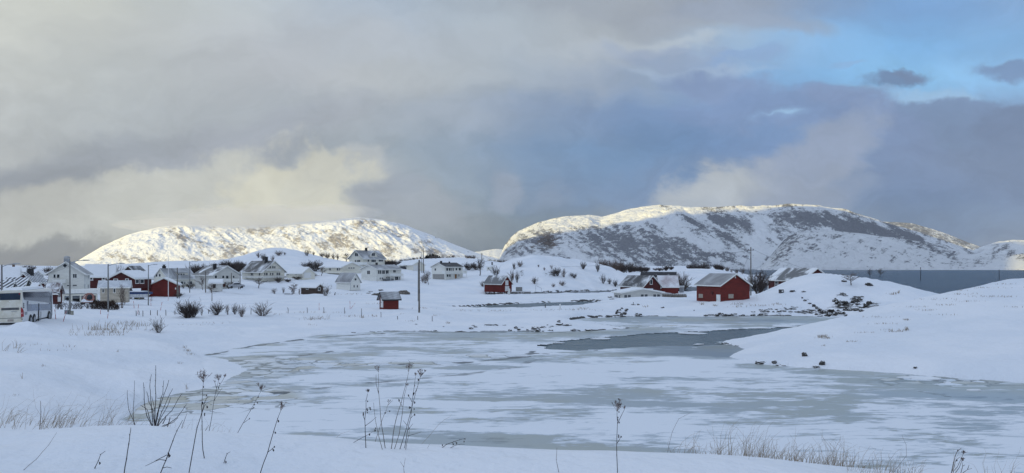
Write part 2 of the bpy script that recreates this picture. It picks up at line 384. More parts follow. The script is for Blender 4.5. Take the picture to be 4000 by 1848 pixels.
# barn spit and rocky knoll
CP += [(2400,145,0.9),g(2400,1180,172),g(2500,1163,168),g(2550,1163,166),g(2650,1169,166),g(2700,1178,162),g(2450,1215,146),g(2600,1212,146),(2450,200,1.0),(2540,200,1.0),(2620,196,1.1),(2620,238,0.9),(2450,240,0.9),(2660,225,0.9),
       g(2722,1181,155),g(2815,1183,152),g(2930,1156,162),g(2860,1170,157),g(2750,1222,140),g(2900,1218,141),(2800,200,1.3),(2900,200,1.2),
       g(2950,1150,166),g(2990,1141,170),g(3040,1112,168),g(3100,1090,168),g(3200,1071,168),g(3300,1064,168),g(3400,1071,168),g(3480,1083,168),g(3560,1103,166),g(3640,1128,164),
       g(3000,1200,146),g(3100,1200,146),g(3200,1160,150),g(3300,1150,150),g(3400,1160,148),g(3050,1150,156),g(3000,1225,140),g(3200,1215,141),g(3350,1200,142),
       (3010,200,2.4),(3100,205,2.6),(3200,205,3.0),(3300,200,2.5),(3450,190,1.2),(3000,230,1.4),(3200,232,1.0)]
# white hill on the right, sloping to the bay
CP += [(2880,84,0.5),(2950,82,0.8),(3000,86,1.0),(3060,90,1.5),g(3110,1276,93),g(3200,1240,95),g(3300,1213,96),g(3400,1184,97),g(3500,1158,97),g(3600,1136,97),g(3700,1124,96),g(3800,1113,95),g(3900,1103,94),g(4000,1094,93),g(4400,1070,92),(5000,90,8.5),
       (3000,74,0.6),(3200,74,1.2),(3400,74,1.8),(3600,72,2.2),(3800,70,2.5),(4000,68,2.7),(4500,66,4),(3400,86,3.4),(3700,84,4.6),(4000,80,5.2),
       (3200,105,2.2),(3400,112,3.0),(3600,118,3.6),(3800,120,4.5),(4000,120,4.5),(3450,130,2.6),(3600,140,1.8),(3800,140,1.5),(4200,132,1.5),(5000,120,2.0),(5500,60,5),(5500,80,7)]
# water outlines, (px, depth)
WB = [(440,43),(600,51),(760,54),(880,57),(960,64),(905,71),(815,76),(1000,86),(1250,98),(1500,103),(1700,104),(1850,103),(2150,103),(2330,105),(2450,110),(2330,116),(2250,119),(2200,123),(2290,131),(2400,134),(2500,135.5),(2800,136),(3150,136.5),(3300,133),(3340,126),(3220,112),(3100,101),(3050,96),(2950,92),(2810,88.5),(2860,85),(2930,80),(2860,74),(2950,69),(3200,65.7),(3400,63.7),(3700,60.7),(4000,57.4),(4600,50),(5600,44),(5600,27),(4000,26.5),(3000,26),(2000,26),(1000,27),(700,30),(560,36)]
WP = [(1730,163),(1850,171),(2000,184),(2140,191),(2300,197),(2378,195),(2330,184),(2260,175),(2200,170),(2000,160),(1850,159)]
WC = [(1640,236),(1800,240),(1900,238),(1985,240),(2080,230),(2250,236),(2400,250),(2480,275),(2650,272),(2720,262),(2900,250),(3000,258),(3200,240),(3300,232),(3450,208),(3600,172),(4000,150),(5700,132),(5700,900),(3000,900),(2900,740),(2960,600),(3020,430),(2960,400),(2880,382),(2760,350),(2660,335),(2560,330),(2500,318),(2420,295),(2200,272),(2060,266),(1960,252),(1880,244),(1800,244.5),(1640,239)]
WS = [(2655,200),(2735,214),(2740,192),(2700,188)]
def w2(poly): return np.array([((px-HX)/F*Y, Y) for px, Y in poly])
def sdist(X, Y, poly):
    P = w2(poly); d = np.full(X.shape, 1e18); ins = np.zeros(X.shape, bool)
    for i in range(len(P)):
        ax, ay = P[i]; bx, by = P[(i+1) % len(P)]
        ex, ey = bx-ax, by-ay
        t = np.clip(((X-ax)*ex+(Y-ay)*ey)/(ex*ex+ey*ey), 0, 1)
        d = np.minimum(d, (X-ax-t*ex)**2+(Y-ay-t*ey)**2)
        c_ = ((ay > Y) != (by > Y)) & (X < (bx-ax)*(Y-ay)/(by-ay if by != ay else 1e-9)+ax)
        ins ^= c_
    d = np.sqrt(d); return np.where(ins, -d, d)
CPa = np.array(CP, float)
_a = CPa[:,0]/330.0; _b = np.log(CPa[:,1])*5.0; C0 = 0.6
def _ker(r2): return np.sqrt(r2+C0*C0)
_n = len(CPa)
_A = np.zeros((_n+3, _n+3)); _A[:_n,:_n] = _ker((_a[:,None]-_a)**2+(_b[:,None]-_b)**2)-np.eye(_n)*0.004
_A[:_n,_n] = 1; _A[:_n,_n+1] = _a; _A[:_n,_n+2] = _b; _A[_n:,:_n] = _A[:_n,_n:].T
_w = np.linalg.lstsq(_A, np.concatenate([CPa[:,2], [0,0,0]]), rcond=None)[0]
def rbf(PX, Y):
    a = PX.ravel()/330.0; b = np.log(Y.ravel())*5.0; out = np.zeros(a.size)
    for s in range(0, a.size, 40000):
        aa = a[s:s+40000, None]; bb = b[s:s+40000, None]
        out[s:s+40000] = _ker((aa-_a)**2+(bb-_b)**2)@_w[:_n]+_w[_n]+_w[_n+1]*aa[:,0]+_w[_n+2]*bb[:,0]
    return out.reshape(PX.shape)
def height(PX, Y, full=False):
    PX = np.asarray(PX, float); Y = np.asarray(Y, float)
    X = (PX-HX)/F*Y
    z = rbf(PX, np.maximum(Y, 1.2))
    far = ss(60, 250, Y)
    z = z+(fbm(X/9.0, Y/9.0, 4, 3)-0.5)*(0.12+0.9*far)*ss(13, 60, Y)+(fbm(X/2.2, Y/2.2, 3, 11)-0.5)*0.10
    dr = fbm((X+0.5*Y)/7.5, (Y-0.3*X)/3.4, 4, 31, 0.55, True)-0.62
    z = z+dr*0.42*ss(17, 34, Y)*(1-0.5*ss(120, 200, Y))
    dn = (fbm(X/6.0, Y/6.0, 4, 21)-0.5)*(0.6+Y/70.0)
    d = np.full(X.shape, 1e9)
    for p in (WB, WP, WC, WS):
        d = np.minimum(d, sdist(X, Y, p))
    d = d+dn
    cap = 0.22+np.clip(d, 0, None)*0.30+0.30*ss(0, 1.5, d)
    cap = cap+30*ss(28, 24, Y)*ss(250, 650, PX)+30*ss(22, 15, Y)
    lo = 0.10+0.35*ss(0, 3, d)
    zl = np.minimum(np.maximum(z, lo), np.maximum(cap, lo))
    zw = 0.10-np.clip(-d, 0, 3)*0.45
    z = np.where(d > 0, zl, zw)
    z = np.where(Y > 900*0.98, -2, z)
    if full: return X, z, d
    return z
def H(px, Y): return float(height(np.array([px]), np.array([Y]))[0])
cols = np.concatenate([np.arange(-1500, 0, 25), np.arange(0, 4000, 5.5), np.arange(4000, 5501, 25)])
rows = np.concatenate([[0.3, 0.8], np.exp(np.arange(math.log(1.2), math.log(14), 0.02)), np.exp(np.arange(math.log(14), math.log(900), 0.0065))])
PXg, Yg = np.meshgrid(cols, rows)
Xg, Zg, Dg = height(PXg, Yg, True)
# bare rock and straw showing through the snow: (px, py-ish depth, radius px, radius depth, amount)
rock = np.zeros(Xg.shape); grass = np.zeros(Xg.shape)
def patch(arr, px, Y, rx, ry, amt):
    k = amt*np.exp(-((PXg-px)/rx)**2-((Yg-Y)/ry)**2); np.maximum(arr, k, out=arr)
shore = ss(1.0, 0.3, abs(Dg-0.1)/(0.25+Yg/420))*ss(95, 105, Yg)
rock = np.maximum(rock, 0.85*shore*ss(0.30, 0.5, fbm(PXg/90, Yg/4, 3, 5)))
for a in ((3090,145,60,3,0.62),(3150,141,70,3,0.75),(3230,139,60,3,0.8),(3300,143,70,5,0.72),(3350,147,40,3,0.7),(3290,150,40,2,0.6),(3000,139,60,2,0.5),(2960,138,40,1.5,0.55),(3060,138,45,2,0.55),
          (3400,140,60,6,0.7),(3160,150,30,2,0.5),(2420,140,25,3,0.6),(2440,143,20,3,0.5),(2490,137,20,1.5,0.55),(2780,137,40,1,0.55),(2840,137,50,1.5,0.6),(2010,310,14,8,0.62),(2040,300,16,8,0.55),(2000,295,12,8,0.55),
          (2150,300,45,6,0.5),(2230,300,20,5,0.5),(2410,306,20,8,0.6),(1960,285,12,8,0.5),(1040,415,20,8,0.6),(1090,419,30,4,0.55),(1470,200,40,6,0.5),(1560,190,20,4,0.45),
          (1850,108,40,1.5,0.45),(2150,107,60,2,0.5),(2260,110,40,2,0.5),(2060,106,40,1.5,0.45),(2400,108,40,1,0.5)): patch(rock, *a)
for a in ((420,71,120,5,0.42),(640,75,60,4,0.40),(1250,108,150,3,0.40),(2100,158,170,2,0.55),(2280,163,60,3,0.5),(1800,158,60,2,0.5),(1400,140,80,5,0.3),(3300,155,220,7,0.38),(3050,152,60,3,0.4),(3650,88,300,7,0.36),(3400,75,250,6,0.33),
          (2780,146,100,4,0.32),(2550,148,120,5,0.33),(2250,300,180,20,0.34),(900,170,150,10,0.3),(1500,225,60,6,0.42),(300,55,200,6,0.3),(1900,260,100,10,0.34),(3850,90,200,5,0.34),(1180,430,100,10,0.3)): patch(grass, *a)
SNOW = snowmat()
land = grid_obj('snow_ground', Xg, Yg, Zg, SNOW, {'rock': rock, 'grass': grass}); tag(land, kind='structure')
# the same bank continuing under and behind the camera
bx, by = np.meshgrid(np.linspace(-90, 90, 90), np.linspace(-120, 0.9, 60))
bz = 7.38+(fbm(bx/9, by/9, 3, 3)-0.5)*0.3*ss(-1, -10, by)-0.02
back = grid_obj('snow_bank', bx, by, bz, SNOW, {'rock': bx*0, 'grass': bx*0}); tag(back, kind='structure')

# ------------------------------------------------------------------ water
m, n, b = mat('sea_water'); gp = n.new('ShaderNodeNewGeometry').outputs['Position']
x, y, z = n.sep(gp)
wv = n.m('ADD', n.noise(n.comb(n.m('MULTIPLY', x, 0.5), y, 0), 0.9, 4, 0.6), n.m('MULTIPLY', n.noise(gp, 0.12, 3, 0.5), 2.0))
n.put(b.inputs['Base Color'], n.mix(n.sm(n.m('ADD', y, n.m('MULTIPLY', n.noise(gp, 0.2, 4, 0.6), 30)), 130, 290), (0.125, 0.17, 0.19), n.mix(n.sm(n.noise(n.comb(n.m('MULTIPLY', x, 0.3), y, 0), 0.012, 7, 0.7), 0.35, 0.65), (0.005, 0.018, 0.036), (0.020, 0.046, 0.074))))
b.inputs['Specular IOR Level'].default_value = 0.10; b.inputs['Roughness'].default_value = 0.24; b.inputs['IOR'].default_value = 1.33; bump(n, b, wv, 0.9, 0.35)
SEA = m
mb = MB(); mb.add([(-40000,-40000,-0.0),(40000,-40000,0),(40000,40000,0),(-40000,40000,0)], [(0,1,2,3)])
sea = mb.build('sea_water', SEA); tag(sea, kind='structure')

# bay ice: snow covered floes, thin grey ice and slush; left open where the current keeps it clear
OPEN = [(2115,1352),(2180,1337),(2300,1325),(2500,1307),(2700,1298),(2800,1293),(3000,1284),(3180,1268),(3160,1290),(3080,1318),(2950,1322),(2840,1330),(2800,1345),(2720,1352),(2500,1356),(2340,1366),(2200,1372),(2140,1362)]
OPEN = [(px, CH*F/(py-HY)) for px, py in OPEN]
ci = np.concatenate([np.arange(300, 4010, 5.5), np.arange(4010, 5650, 40)]); ri = np.exp(np.arange(math.log(25), math.log(141), 0.0032))
PXi, Yi = np.meshgrid(ci, ri); Xi = (PXi-HX)/F*Yi
db = sdist(Xi, Yi, WB)
do = sdist(Xi, Yi, OPEN)+(fbm(Xi/2.5, Yi/1.6, 4, 41)-0.5)*3.0
PYi = HY+CH*F/Yi
big = fbm(Xi/9.0, Yi/6.5, 5, 51, 0.55); med = fbm(Xi/3.2, Yi/2.4, 4, 61, 0.6)
gy = 0.6*(big-0.5)+0.35*(med-0.5)
def dens(px, py, rx, ry, a):
    global gy
    gy = gy+a*np.exp(-((PXi-px)/rx)**2-((PYi-py)/ry)**2)
gy = gy-0.02
for a in ((2200,1305,420,14,0.42),(1750,1325,250,14,0.30),(2900,1255,500,12,0.42),(2500,1245,260,9,0.34),(3100,1250,200,12,0.25),(2600,1282,350,9,0.2),
          (1350,1390,260,22,0.12),(1000,1440,130,45,0.36),(800,1540,230,28,0.40),(560,1600,120,40,0.45),(1650,1430,330,14,0.20),(2050,1405,150,16,0.30),(1850,1440,200,9,0.30),
          (2300,1590,380,45,0.20),(2900,1600,420,60,0.14),(3500,1490,380,16,0.34),(3800,1500,350,30,0.38),(3900,1560,250,20,0.30),(3300,1455,250,10,0.38),(2950,1430,160,10,0.25),
          (1750,1735,420,28,0.34),(2300,1770,480,22,0.42),(1250,1690,250,20,0.2),(3100,1700,500,40,0.12),(3500,1620,400,40,0.08),(2600,1385,380,10,0.55),(2850,1395,150,12,0.45),(2860,1362,120,22,0.62),(2650,1362,200,12,0.6),
          (1500,1540,300,22,-0.22),(2500,1440,500,30,-0.26),(1200,1480,220,18,-0.2),(2000,1500,420,30,-0.15),(2250,1660,400,30,-0.16),(1000,1620,250,40,-0.2),(2100,1270,300,9,-0.2)): dens(*a)
# cracks: dark seams between floes
crk = np.zeros(Xi.shape)
for pts, wd, am in (([(820,1388),(1000,1352),(1250,1320),(1500,1305),(1800,1300),(2150,1302),(2450,1284)],0.5,0.8),([(900,1452),(1180,1455),(1400,1430),(1560,1425)],0.35,0.6),([(560,1560),(700,1548),(860,1530),(1000,1545),(1250,1520),(1330,1510),(1500,1495),(1800,1470),(2000,1440),(2120,1400),(2150,1380)],0.6,0.6),
                    ([(1570,1425),(1800,1420),(1980,1405),(2060,1395),(2100,1370)],0.45,0.75),([(1000,1390),(1080,1400),(1240,1385),(1300,1375)],0.3,0.7),([(880,1535),(900,1545),(1100,1542)],0.3,0.9),([(2560,1460),(2760,1458)],0.2,0.5),
                    ([(3450,1500),(3560,1530),(3700,1552)],0.3,0.6),([(2300,1244),(2500,1240),(2900,1239),(3180,1239)],0.6,0.7),([(3400,1478),(3600,1485),(3660,1492),(3700,1480)],0.25,0.7),([(1270,1690),(1600,1710),(1900,1730)],0.3,0.2)):
    P = [((px-HX)/F*(CH*F/(py-HY)), CH*F/(py-HY)) for px, py in pts]; dd = np.full(Xi.shape, 1e9)
    for (ax, ay), (bx_, by_) in zip(P[:-1], P[1:]):
        ex, ey = bx_-ax, by_-ay; t = np.clip(((Xi-ax)*ex+(Yi-ay)*ey)/(ex*ex+ey*ey), 0, 1)
        dd = np.minimum(dd, np.hypot(Xi-ax-t*ex, Yi-ay-t*ey))
    dd = dd+(fbm(Xi/1.5, Yi/1.2, 3, 71)-0.5)*1.8
    crk = np.maximum(crk, am*ss(wd*1.6, 0, dd))
edge = ss(-1.2, 0.2, db)*0.30*ss(95, 100, Yi)
slush = np.exp(-((PXi-850)/330)**2-((PYi-1560)/70)**2)+np.exp(-((PXi-1030)/200)**2-((PYi-1430)/40)**2)+np.exp(-((PXi-3750)/380)**2-((PYi-1490)/28)**2)
slush2 = np.clip(slush+0.8*np.exp(-((PXi-620)/200)**2-((PYi-1590)/40)**2)+0.6*np.exp(-((PXi-1500)/500)**2-((PYi-1425)/16)**2)+0.6*np.exp(-((PXi-2500)/700)**2-((PYi-1278)/12)**2)+0.5*np.exp(-((PXi-1900)/350)**2-((PYi-1395)/12)**2)+0.6*np.exp(-((PXi-2250)/300)**2-((PYi-1335)/10)**2), 0, 1)*(0.35+1.0*fbm(Xi/5, Yi/4, 3, 91))
wid = fbm(Xi/1.1+3*med, Yi/0.8, 4, 81, 0.6, True)
crk = np.maximum(crk, np.clip(slush, 0, 1)*ss(0.74, 0.86, wid)*0.8)
lip = ss(0.0, 0.7, do)*0.05
Zi = 0.03+lip+0.05*ss(0.05, -0.15, gy)+np.clip(slush, 0, 1)*0.12*np.clip(wid-0.5, 0, 1)-0.03*crk
m, n, b = mat('bay_ice'); gp = n.new('ShaderNodeNewGeometry').outputs['Position']; x, y, z = n.sep(gp)
ag = n.new('ShaderNodeAttribute'); ag.attribute_name = 'grey'; ac = n.new('ShaderNodeAttribute'); ac.attribute_name = 'crack'
fx = n.noise(n.comb(n.m('MULTIPLY', x, 0.28), y, 0), 2.1, 9, 0.70, 0.6)
fz = n.noise(n.comb(n.m('MULTIPLY', x, 0.30), y, 0), 0.40, 6, 0.62, 0.6)
t = n.m('ADD', ag.outputs['Fac'], n.m('ADD', n.m('MULTIPLY', n.m('SUBTRACT', fx, 0.5), 1.05), n.m('MULTIPLY', n.m('SUBTRACT', fz, 0.5), 1.15)))
k1 = n.sm(t, -0.01, 0.07); k2 = n.sm(t, 0.08, 0.18); k3 = n.sm(t, 0.40, 0.58)
tint = n.noise(gp, 0.08, 3, 0.5)
grey = n.mix(n.sm(tint, 0.4, 0.6), (0.40, 0.455, 0.48), (0.42, 0.45, 0.42))
dark = n.mix(n.sm(tint, 0.4, 0.6), (0.24, 0.29, 0.33), (0.27, 0.29, 0.27))
cc = n.mix(k1, (0.82, 0.85, 0.885), (0.60, 0.655, 0.70)); cc = n.mix(k2, cc, grey); cc = n.mix(k3, cc, dark)
ck = n.sm(n.m('ADD', ac.outputs['Fac'], n.m('MULTIPLY', n.m('SUBTRACT', fx, 0.5), 0.8)), 0.45, 0.75, 0, 0.85)
asl = n.new('ShaderNodeAttribute'); asl.attribute_name = 'slush'
vo = n.new('ShaderNodeTexVoronoi', feature='DISTANCE_TO_EDGE'); wv_ = n.vm('ADD', n.comb(n.m('MULTIPLY', x, 0.6), y, 0), n.vm('MULTIPLY', n.noise(gp, 0.7, 3, 0.6, 0, True), (0.9, 0.9, 0)).outputs[0]).outputs[0]
n.put(vo.inputs['Vector'], wv_); vo.inputs['Scale'].default_value = 0.75
v2 = n.new('ShaderNodeTexVoronoi', feature='F1'); n.put(v2.inputs['Vector'], wv_); v2.inputs['Scale'].default_value = 0.75
vr_, vg_, vb_ = n.sep(v2.outputs['Color'])
pl = n.m('MULTIPLY', n.sm(asl.outputs['Fac'], 0.25, 0.55), n.m('GREATER_THAN', vr_, 0.30))
cc = n.mix(n.m('MULTIPLY', pl, n.sm(vo.outputs['Distance'], 0.05, 0.10)), cc, n.mix(vg_, (0.62, 0.68, 0.72), (0.82, 0.85, 0.885)))
cc = n.mix(n.m('MULTIPLY', n.sm(asl.outputs['Fac'], 0.25, 0.55), n.sm(vo.outputs['Distance'], 0.05, 0.02, 0, 0.75)), cc, (0.16, 0.18, 0.185))
cc = n.mix(n.m('MULTIPLY', n.sm(asl.outputs['Fac'], 0.3, 0.6), n.m('MULTIPLY', n.m('GREATER_THAN', vb_, 0.88), 0.6)), cc, (0.50, 0.47, 0.36))
cc = n.mix(ck, cc, (0.10, 0.115, 0.12))
n.put(b.inputs['Base Color'], cc); n.put(b.inputs['Roughness'], n.sm(k2, 0, 1, 0.8, 0.38))
b.inputs['Specular IOR Level'].default_value = 0.3
bump(n, b, n.m('SUBTRACT', n.m('MULTIPLY', fx, 0.3), n.m('ADD', n.m('MULTIPLY', k2, 0.6), ck)), 0.5, 0.08)
kp = (db < 2.5) & (do > 0)
kp = kp[:-1,:-1] & kp[1:,:-1] & kp[:-1,1:] & kp[1:,1:]
ice = grid_obj('bay_ice', Xi, Yi, Zi, m, {'grey': gy, 'crack': np.maximum(crk, edge), 'slush': slush2}, kp); tag(ice, kind='structure')
# ------------------------------------------------------------------ mountains
def mountmat(name, woodc, rockc, tone, fa=1.0):
    m, n, b = mat(name); gp = n.new('ShaderNodeNewGeometry').outputs['Position']
    a = n.new('ShaderNodeAttribute'); a.attribute_name = 'bare'; a2 = n.new('ShaderNodeAttribute'); a2.attribute_name = 'cliff'
    f0 = n.noise(gp, 0.010, 5, 0.6, 1.0); f1 = n.noise(gp, 0.030, 6, 0.68, 0.6); f2 = n.noise(gp, 0.13, 4, 0.65)
    t = n.m('ADD', n.m('ADD', a.outputs['Fac'], n.m('MULTIPLY', n.m('SUBTRACT', f0, 0.5), 0.9)), n.m('ADD', n.m('MULTIPLY', n.m('SUBTRACT', f1, 0.5), 1.9*fa), n.m('MULTIPLY', n.m('SUBTRACT', f2, 0.5), 1.3*fa)))
    k = n.sm(t, 0.22, 0.56, 0, 0.85)
    bare = n.mix(n.sm(f2, 0.35, 0.65), woodc, tuple(v*1.7 for v in woodc))
    kc = n.sm(n.m('ADD', a2.outputs['Fac'], n.m('MULTIPLY', n.m('SUBTRACT', f1, 0.5), 1.2)), 0.45, 0.7)
    cl = n.mix(n.sm(f1, 0.4, 0.6), rockc, tuple(v*2.2 for v in rockc))
    cc = n.mix(k, SNOWC, bare); cc = n.mix(kc, cc, cl)
    n.put(b.inputs['Base Color'], cc); b.inputs['Roughness'].default_value = 0.85; b.inputs['Specular IOR Level'].default_value = 0.15
    bump(n, b, n.m('ADD', n.noise(gp, 0.025, 8, 0.66), n.m('MULTIPLY', k, 0.12)), 1.0, 34.0*fa**1.6)
    return m
def mountain(name, sky_pts, Yf, Yc, Yb, matr, bare_fn, seed, amp=0.21, x0=None, x1=None, step=3.2, nr=230, foot=0.0, pw=0.75, cliff=()):
    px = np.arange((x0 if x0 is not None else sky_pts[0][0]), (x1 if x1 is not None else sky_pts[-1][0])+step, step)
    ppy = np.interp(px, [p[0] for p in sky_pts], [p[1] for p in sky_pts])
    k = np.hanning(9); k /= k.sum(); ppy = np.convolve(np.pad(ppy, 4, 'edge'), k, 'valid')
    zc = CH+(HY-ppy)/F*Yc
    t = np.concatenate([np.linspace(0, 1, nr), np.linspace(1, 2, 30)[1:]])
    PX, T = np.meshgrid(px, t); ZC = np.broadcast_to(zc, PX.shape)
    Yy = np.where(T <= 1, Yf+(Yc-Yf)*T, Yc+(Yb-Yc)*(T-1))
    X = (PX-HX)/F*Yy
    prof = np.where(T <= 1, np.sin(np.clip(T, 0, 1)*math.pi/2)**pw, np.clip(1-(T-1)**2, 0, 1))
    rg = fbm(X/620.0, Yy/760.0, 7, seed, 0.55, True)-0.62
    rg2 = fbm((X+0.9*Yy)/160.0, (Yy*0.6-X)/420.0, 5, seed+9, 0.6)-0.5
    env = np.sin(np.clip(T, 0, 1)*math.pi)**0.6*(T < 1)
    rg3 = fbm((X+0.7*Yy)/55.0, (Yy*0.5-X)/95.0, 4, seed+31, 0.6, True)-0.6
    crest = np.exp(-((T-1)/0.07)**2)
    z = foot+(ZC-foot)*prof+ZC*amp*(rg*1.4+rg2*0.7)*env+17.0*rg3*env*np.clip(ZC/200.0, 0.3, 1)+ZC*0.035*crest*(fbm(PX/60, T*9, 5, seed+4)-0.5)
    # a spur nearer than the crest must not rise above it
    PY = HY-(z-CH)/Yy*F
    lim = CH+(HY-ppy-3)/F*Yy
    z = np.where((T < 0.97), np.minimum(z, lim-2), z)
    z = np.maximum(z, -3); PY = HY-(z-CH)/Yy*F
    gxz = np.gradient(z, axis=0)/np.maximum(np.gradient(Yy, axis=0), 1e-3)
    bare = bare_fn(PX, PY, X, Yy, z, gxz)
    cf = np.zeros(PX.shape)
    for cx, cy, rx, ry, am in cliff: cf = np.maximum(cf, am*np.exp(-((PX-cx)/rx)**2-((PY-cy)/ry)**2))
    o = grid_obj(name, X, Yy, z, matr, {'bare': bare, 'cliff': cf}); return tag(o, kind='structure')
def blobs(PX, PY, L):
    r = np.zeros(PX.shape)
    for cx, cy, rx, ry, rot, am in L:
        c_, s_ = math.cos(R(rot)), math.sin(R(rot)); u = (PX-cx)*c_+(PY-cy)*s_; v = -(PX-cx)*s_+(PY-cy)*c_
        r = np.maximum(r, am*np.exp(-(u/rx)**2-(v/ry)**2))
    return r
WOOD = mountmat('mountain_snow_wood', (0.098, 0.100, 0.115), (0.085, 0.068, 0.058), 1)
WOODL = mountmat('mountain_snow_wood_left', (0.20, 0.18, 0.165), (0.10, 0.08, 0.06), 1, 0.55)
def bare_left(PX, PY, X, Y, z, s):
    st = fbm((PX+1.4*PY)/110, (PY*1.5-PX)/38, 5, 101, 0.6)
    f = blobs(PX, PY, [(700,930,90,35,30,0.50),(800,975,130,30,30,0.55),(900,960,120,40,30,0.42),(1000,905,120,25,10,0.40),(1150,930,120,40,0,0.42),(1300,945,120,50,0,0.52),(1250,910,120,20,-10,0.45),(1480,895,110,18,14,0.45),(1420,870,60,15,5,0.4),(1520,965,40,50,-20,0.42),(1440,980,90,30,0,0.42),(1700,990,50,40,20,0.35),(430,1000,70,20,-20,0.4),(560,1010,130,22,0,0.38),(700,1020,200,20,0,0.4),(1650,960,30,60,30,0.3)])
    cr = fbm((PX+1.2*PY)/30, (PY*1.5-PX)/13, 4, 102, 0.62, True)-0.62
    return f*0.9+1.0*(st-0.47)+0.45*cr-0.03
def bare_right(PX, PY, X, Y, z, s):
    st = fbm((PX+1.2*PY)/90, (PY*1.5-PX)/30, 5, 111, 0.6)
    f = blobs(PX, PY, [(2400,950,260,60,0,0.55),(2600,970,250,60,5,0.55),(2350,900,120,30,0,0.35),(2750,890,60,70,-30,0.35),(2800,850,26,70,-52,0.85),(2850,865,22,80,-52,0.85),(2905,880,26,70,-50,0.8),(2740,885,20,60,-50,0.6),(2700,860,110,14,25,0.6),(2850,930,150,16,35,0.6),(2980,1000,90,14,40,0.55),(3150,850,170,34,12,0.80),(3330,890,190,34,18,0.95),(3450,910,170,28,18,0.95),(3560,925,110,22,25,0.9),(3080,870,60,50,0,0.5),(3000,910,20,50,0,0.4),(2830,1000,60,40,20,0.45),(2130,930,60,60,0,0.5),(2030,960,50,60,0,0.35),(2200,1000,60,30,0,0.4),(2600,880,30,30,0,0.2)])
    snowy = blobs(PX, PY, [(2300,860,260,22,-6,0.5),(2550,835,260,26,0,0.6),(2900,820,200,10,0,0.3),(2240,975,80,35,0,0.5),(2680,920,200,16,22,0.4),(2965,950,34,110,6,0.95),(2420,850,250,26,-5,0.4),(3100,820,150,12,0,0.4)])
    cr = fbm((PX+1.0*PY)/26, (PY*1.6-PX)/13, 4, 112, 0.62, True)-0.62
    return f*0.95-snowy*0.8+1.05*(st-0.46)+0.5*cr+0.05
def bare_near(PX, PY, X, Y, z, s):
    st = fbm((PX-0.8*PY)/60, (PY*1.5+PX)/30, 5, 121, 0.62)
    f = blobs(PX, PY, [(3080,940,70,40,-40,0.55),(3040,990,60,40,-45,0.55),(3150,925,60,20,0,0.42),(3250,925,70,16,0,0.4),(3580,950,140,16,14,0.55),(3680,985,80,14,18,0.6),(3720,1000,40,22,0,0.4),(3200,960,120,40,0,0.26),(3500,990,300,40,0,0.24),(3850,990,80,30,0,0.3),(3940,985,70,18,20,0.5)])
    cr = fbm((PX-0.7*PY)/22, (PY*1.6+PX)/12, 4, 122, 0.62, True)-0.62
    return f*1.0+1.0*(st-0.52)+0.7*cr-0.05
def bare_far(PX, PY, X, Y, z, s): return 0.42+1.1*(fbm(PX/60, PY/22, 5, 131)-0.5)
mountain('mountain', [(250,1050),(330,1003),(400,962),(500,917),(620,887),(700,878),(900,884),(1100,878),(1300,862),(1400,852),(1500,859),(1600,884),(1700,925),(1800,965),(1880,995),(1960,1016),(2060,1045)], 4100, 5300, 6700, WOODL, bare_left, 200, amp=0.15)
mountain('mountain', [(1930,1060),(1952,1010),(1965,970),(1990,935),(2020,905),(2100,871),(2200,846),(2300,840),(2350,848),(2450,820),(2550,805),(2650,804),(2750,812),(2850,807),(3000,806),(3100,801),(3200,803),(3300,820),(3400,850),(3480,876),(3560,897),(3650,930),(3750,962),(3900,1010),(3980,1050)], 3500, 5000, 6800, WOOD, bare_right, 220,
         cliff=((2140,945,62,48,0.75),(2080,965,50,40,0.5),(2240,890,30,18,0.4)), amp=0.18)
mountain('mountain', [(3300,1000),(3400,862),(3480,868),(3560,872),(3620,888),(3700,915),(3760,940),(3830,965),(3900,985),(4100,1020)], 6500, 7800, 9000, WOOD, bare_far, 240, amp=0.08, step=4, nr=90)
mountain('mountain', [(3700,1010),(3780,990),(3830,965),(3900,945),(3960,938),(4050,940),(4200,930),(4400,960),(4700,1000),(4900,1040)], 4200, 5200, 6200, WOOD, bare_near, 250, amp=0.10, step=4, nr=120)
mountain('hills', [(2930,1062),(2975,1040),(3000,1012),(3050,952),(3080,922),(3150,903),(3250,902),(3350,912),(3450,925),(3520,931),(3600,946),(3700,975),(3780,992),(3850,990),(3950,996),(4100,990),(4300,1010),(4600,1040)], 2650, 3250, 3900, WOOD, bare_near, 260, amp=0.16, nr=200)
mountain('hills', [(1780,1040),(1850,985),(1900,978),(1940,972),(2000,980),(2080,1000),(2200,1030)], 7600, 8600, 9600, WOOD, lambda PX, PY, X, Y, z, s: 0.05+0*PX, 270, amp=0.03, step=5, nr=60)
# unseen range behind and left, added to block the low sun from the bay
tdir = np.array([sun_dir.x, sun_dir.y]); tdir /= np.linalg.norm(tdir); cdir = np.array([-tdir[1], tdir[0]])
if cdir[0] < 0: cdir = -cdir
ww, tt = np.meshgrid(np.linspace(-5200, 2500, 260), np.linspace(1300, 3300, 70))
tanE = math.tan(R(SUN_EL))
shade_crest = np.interp(ww, [-5200,-4200,-3700,-3400,-3150,-2600,-2100,-1500,-900,-500,-300,1200,2500], [60,60,80,380,640,740,960,1180,1180,1060,520,430,200])  # crest shaped by how much of each distant slope should stay unlit
zz = shade_crest*np.cos(np.clip((tt-2300)/1000, -1, 1)*math.pi/2)**1.2+(fbm(ww/400, tt/400, 5, 300)-0.5)*60*np.cos((tt-2300)/1000*math.pi/2)
Xb = tdir[0]*tt+cdir[0]*ww; Yb_ = tdir[1]*tt+cdir[1]*ww
rear = grid_obj('hills', Xb, Yb_, np.maximum(zz, -3), WOOD, {'bare': fbm(ww/200, tt/120, 4, 310), 'cliff': ww*0}); tag(rear, kind='structure')  # added sun blocker out of view, built as hills

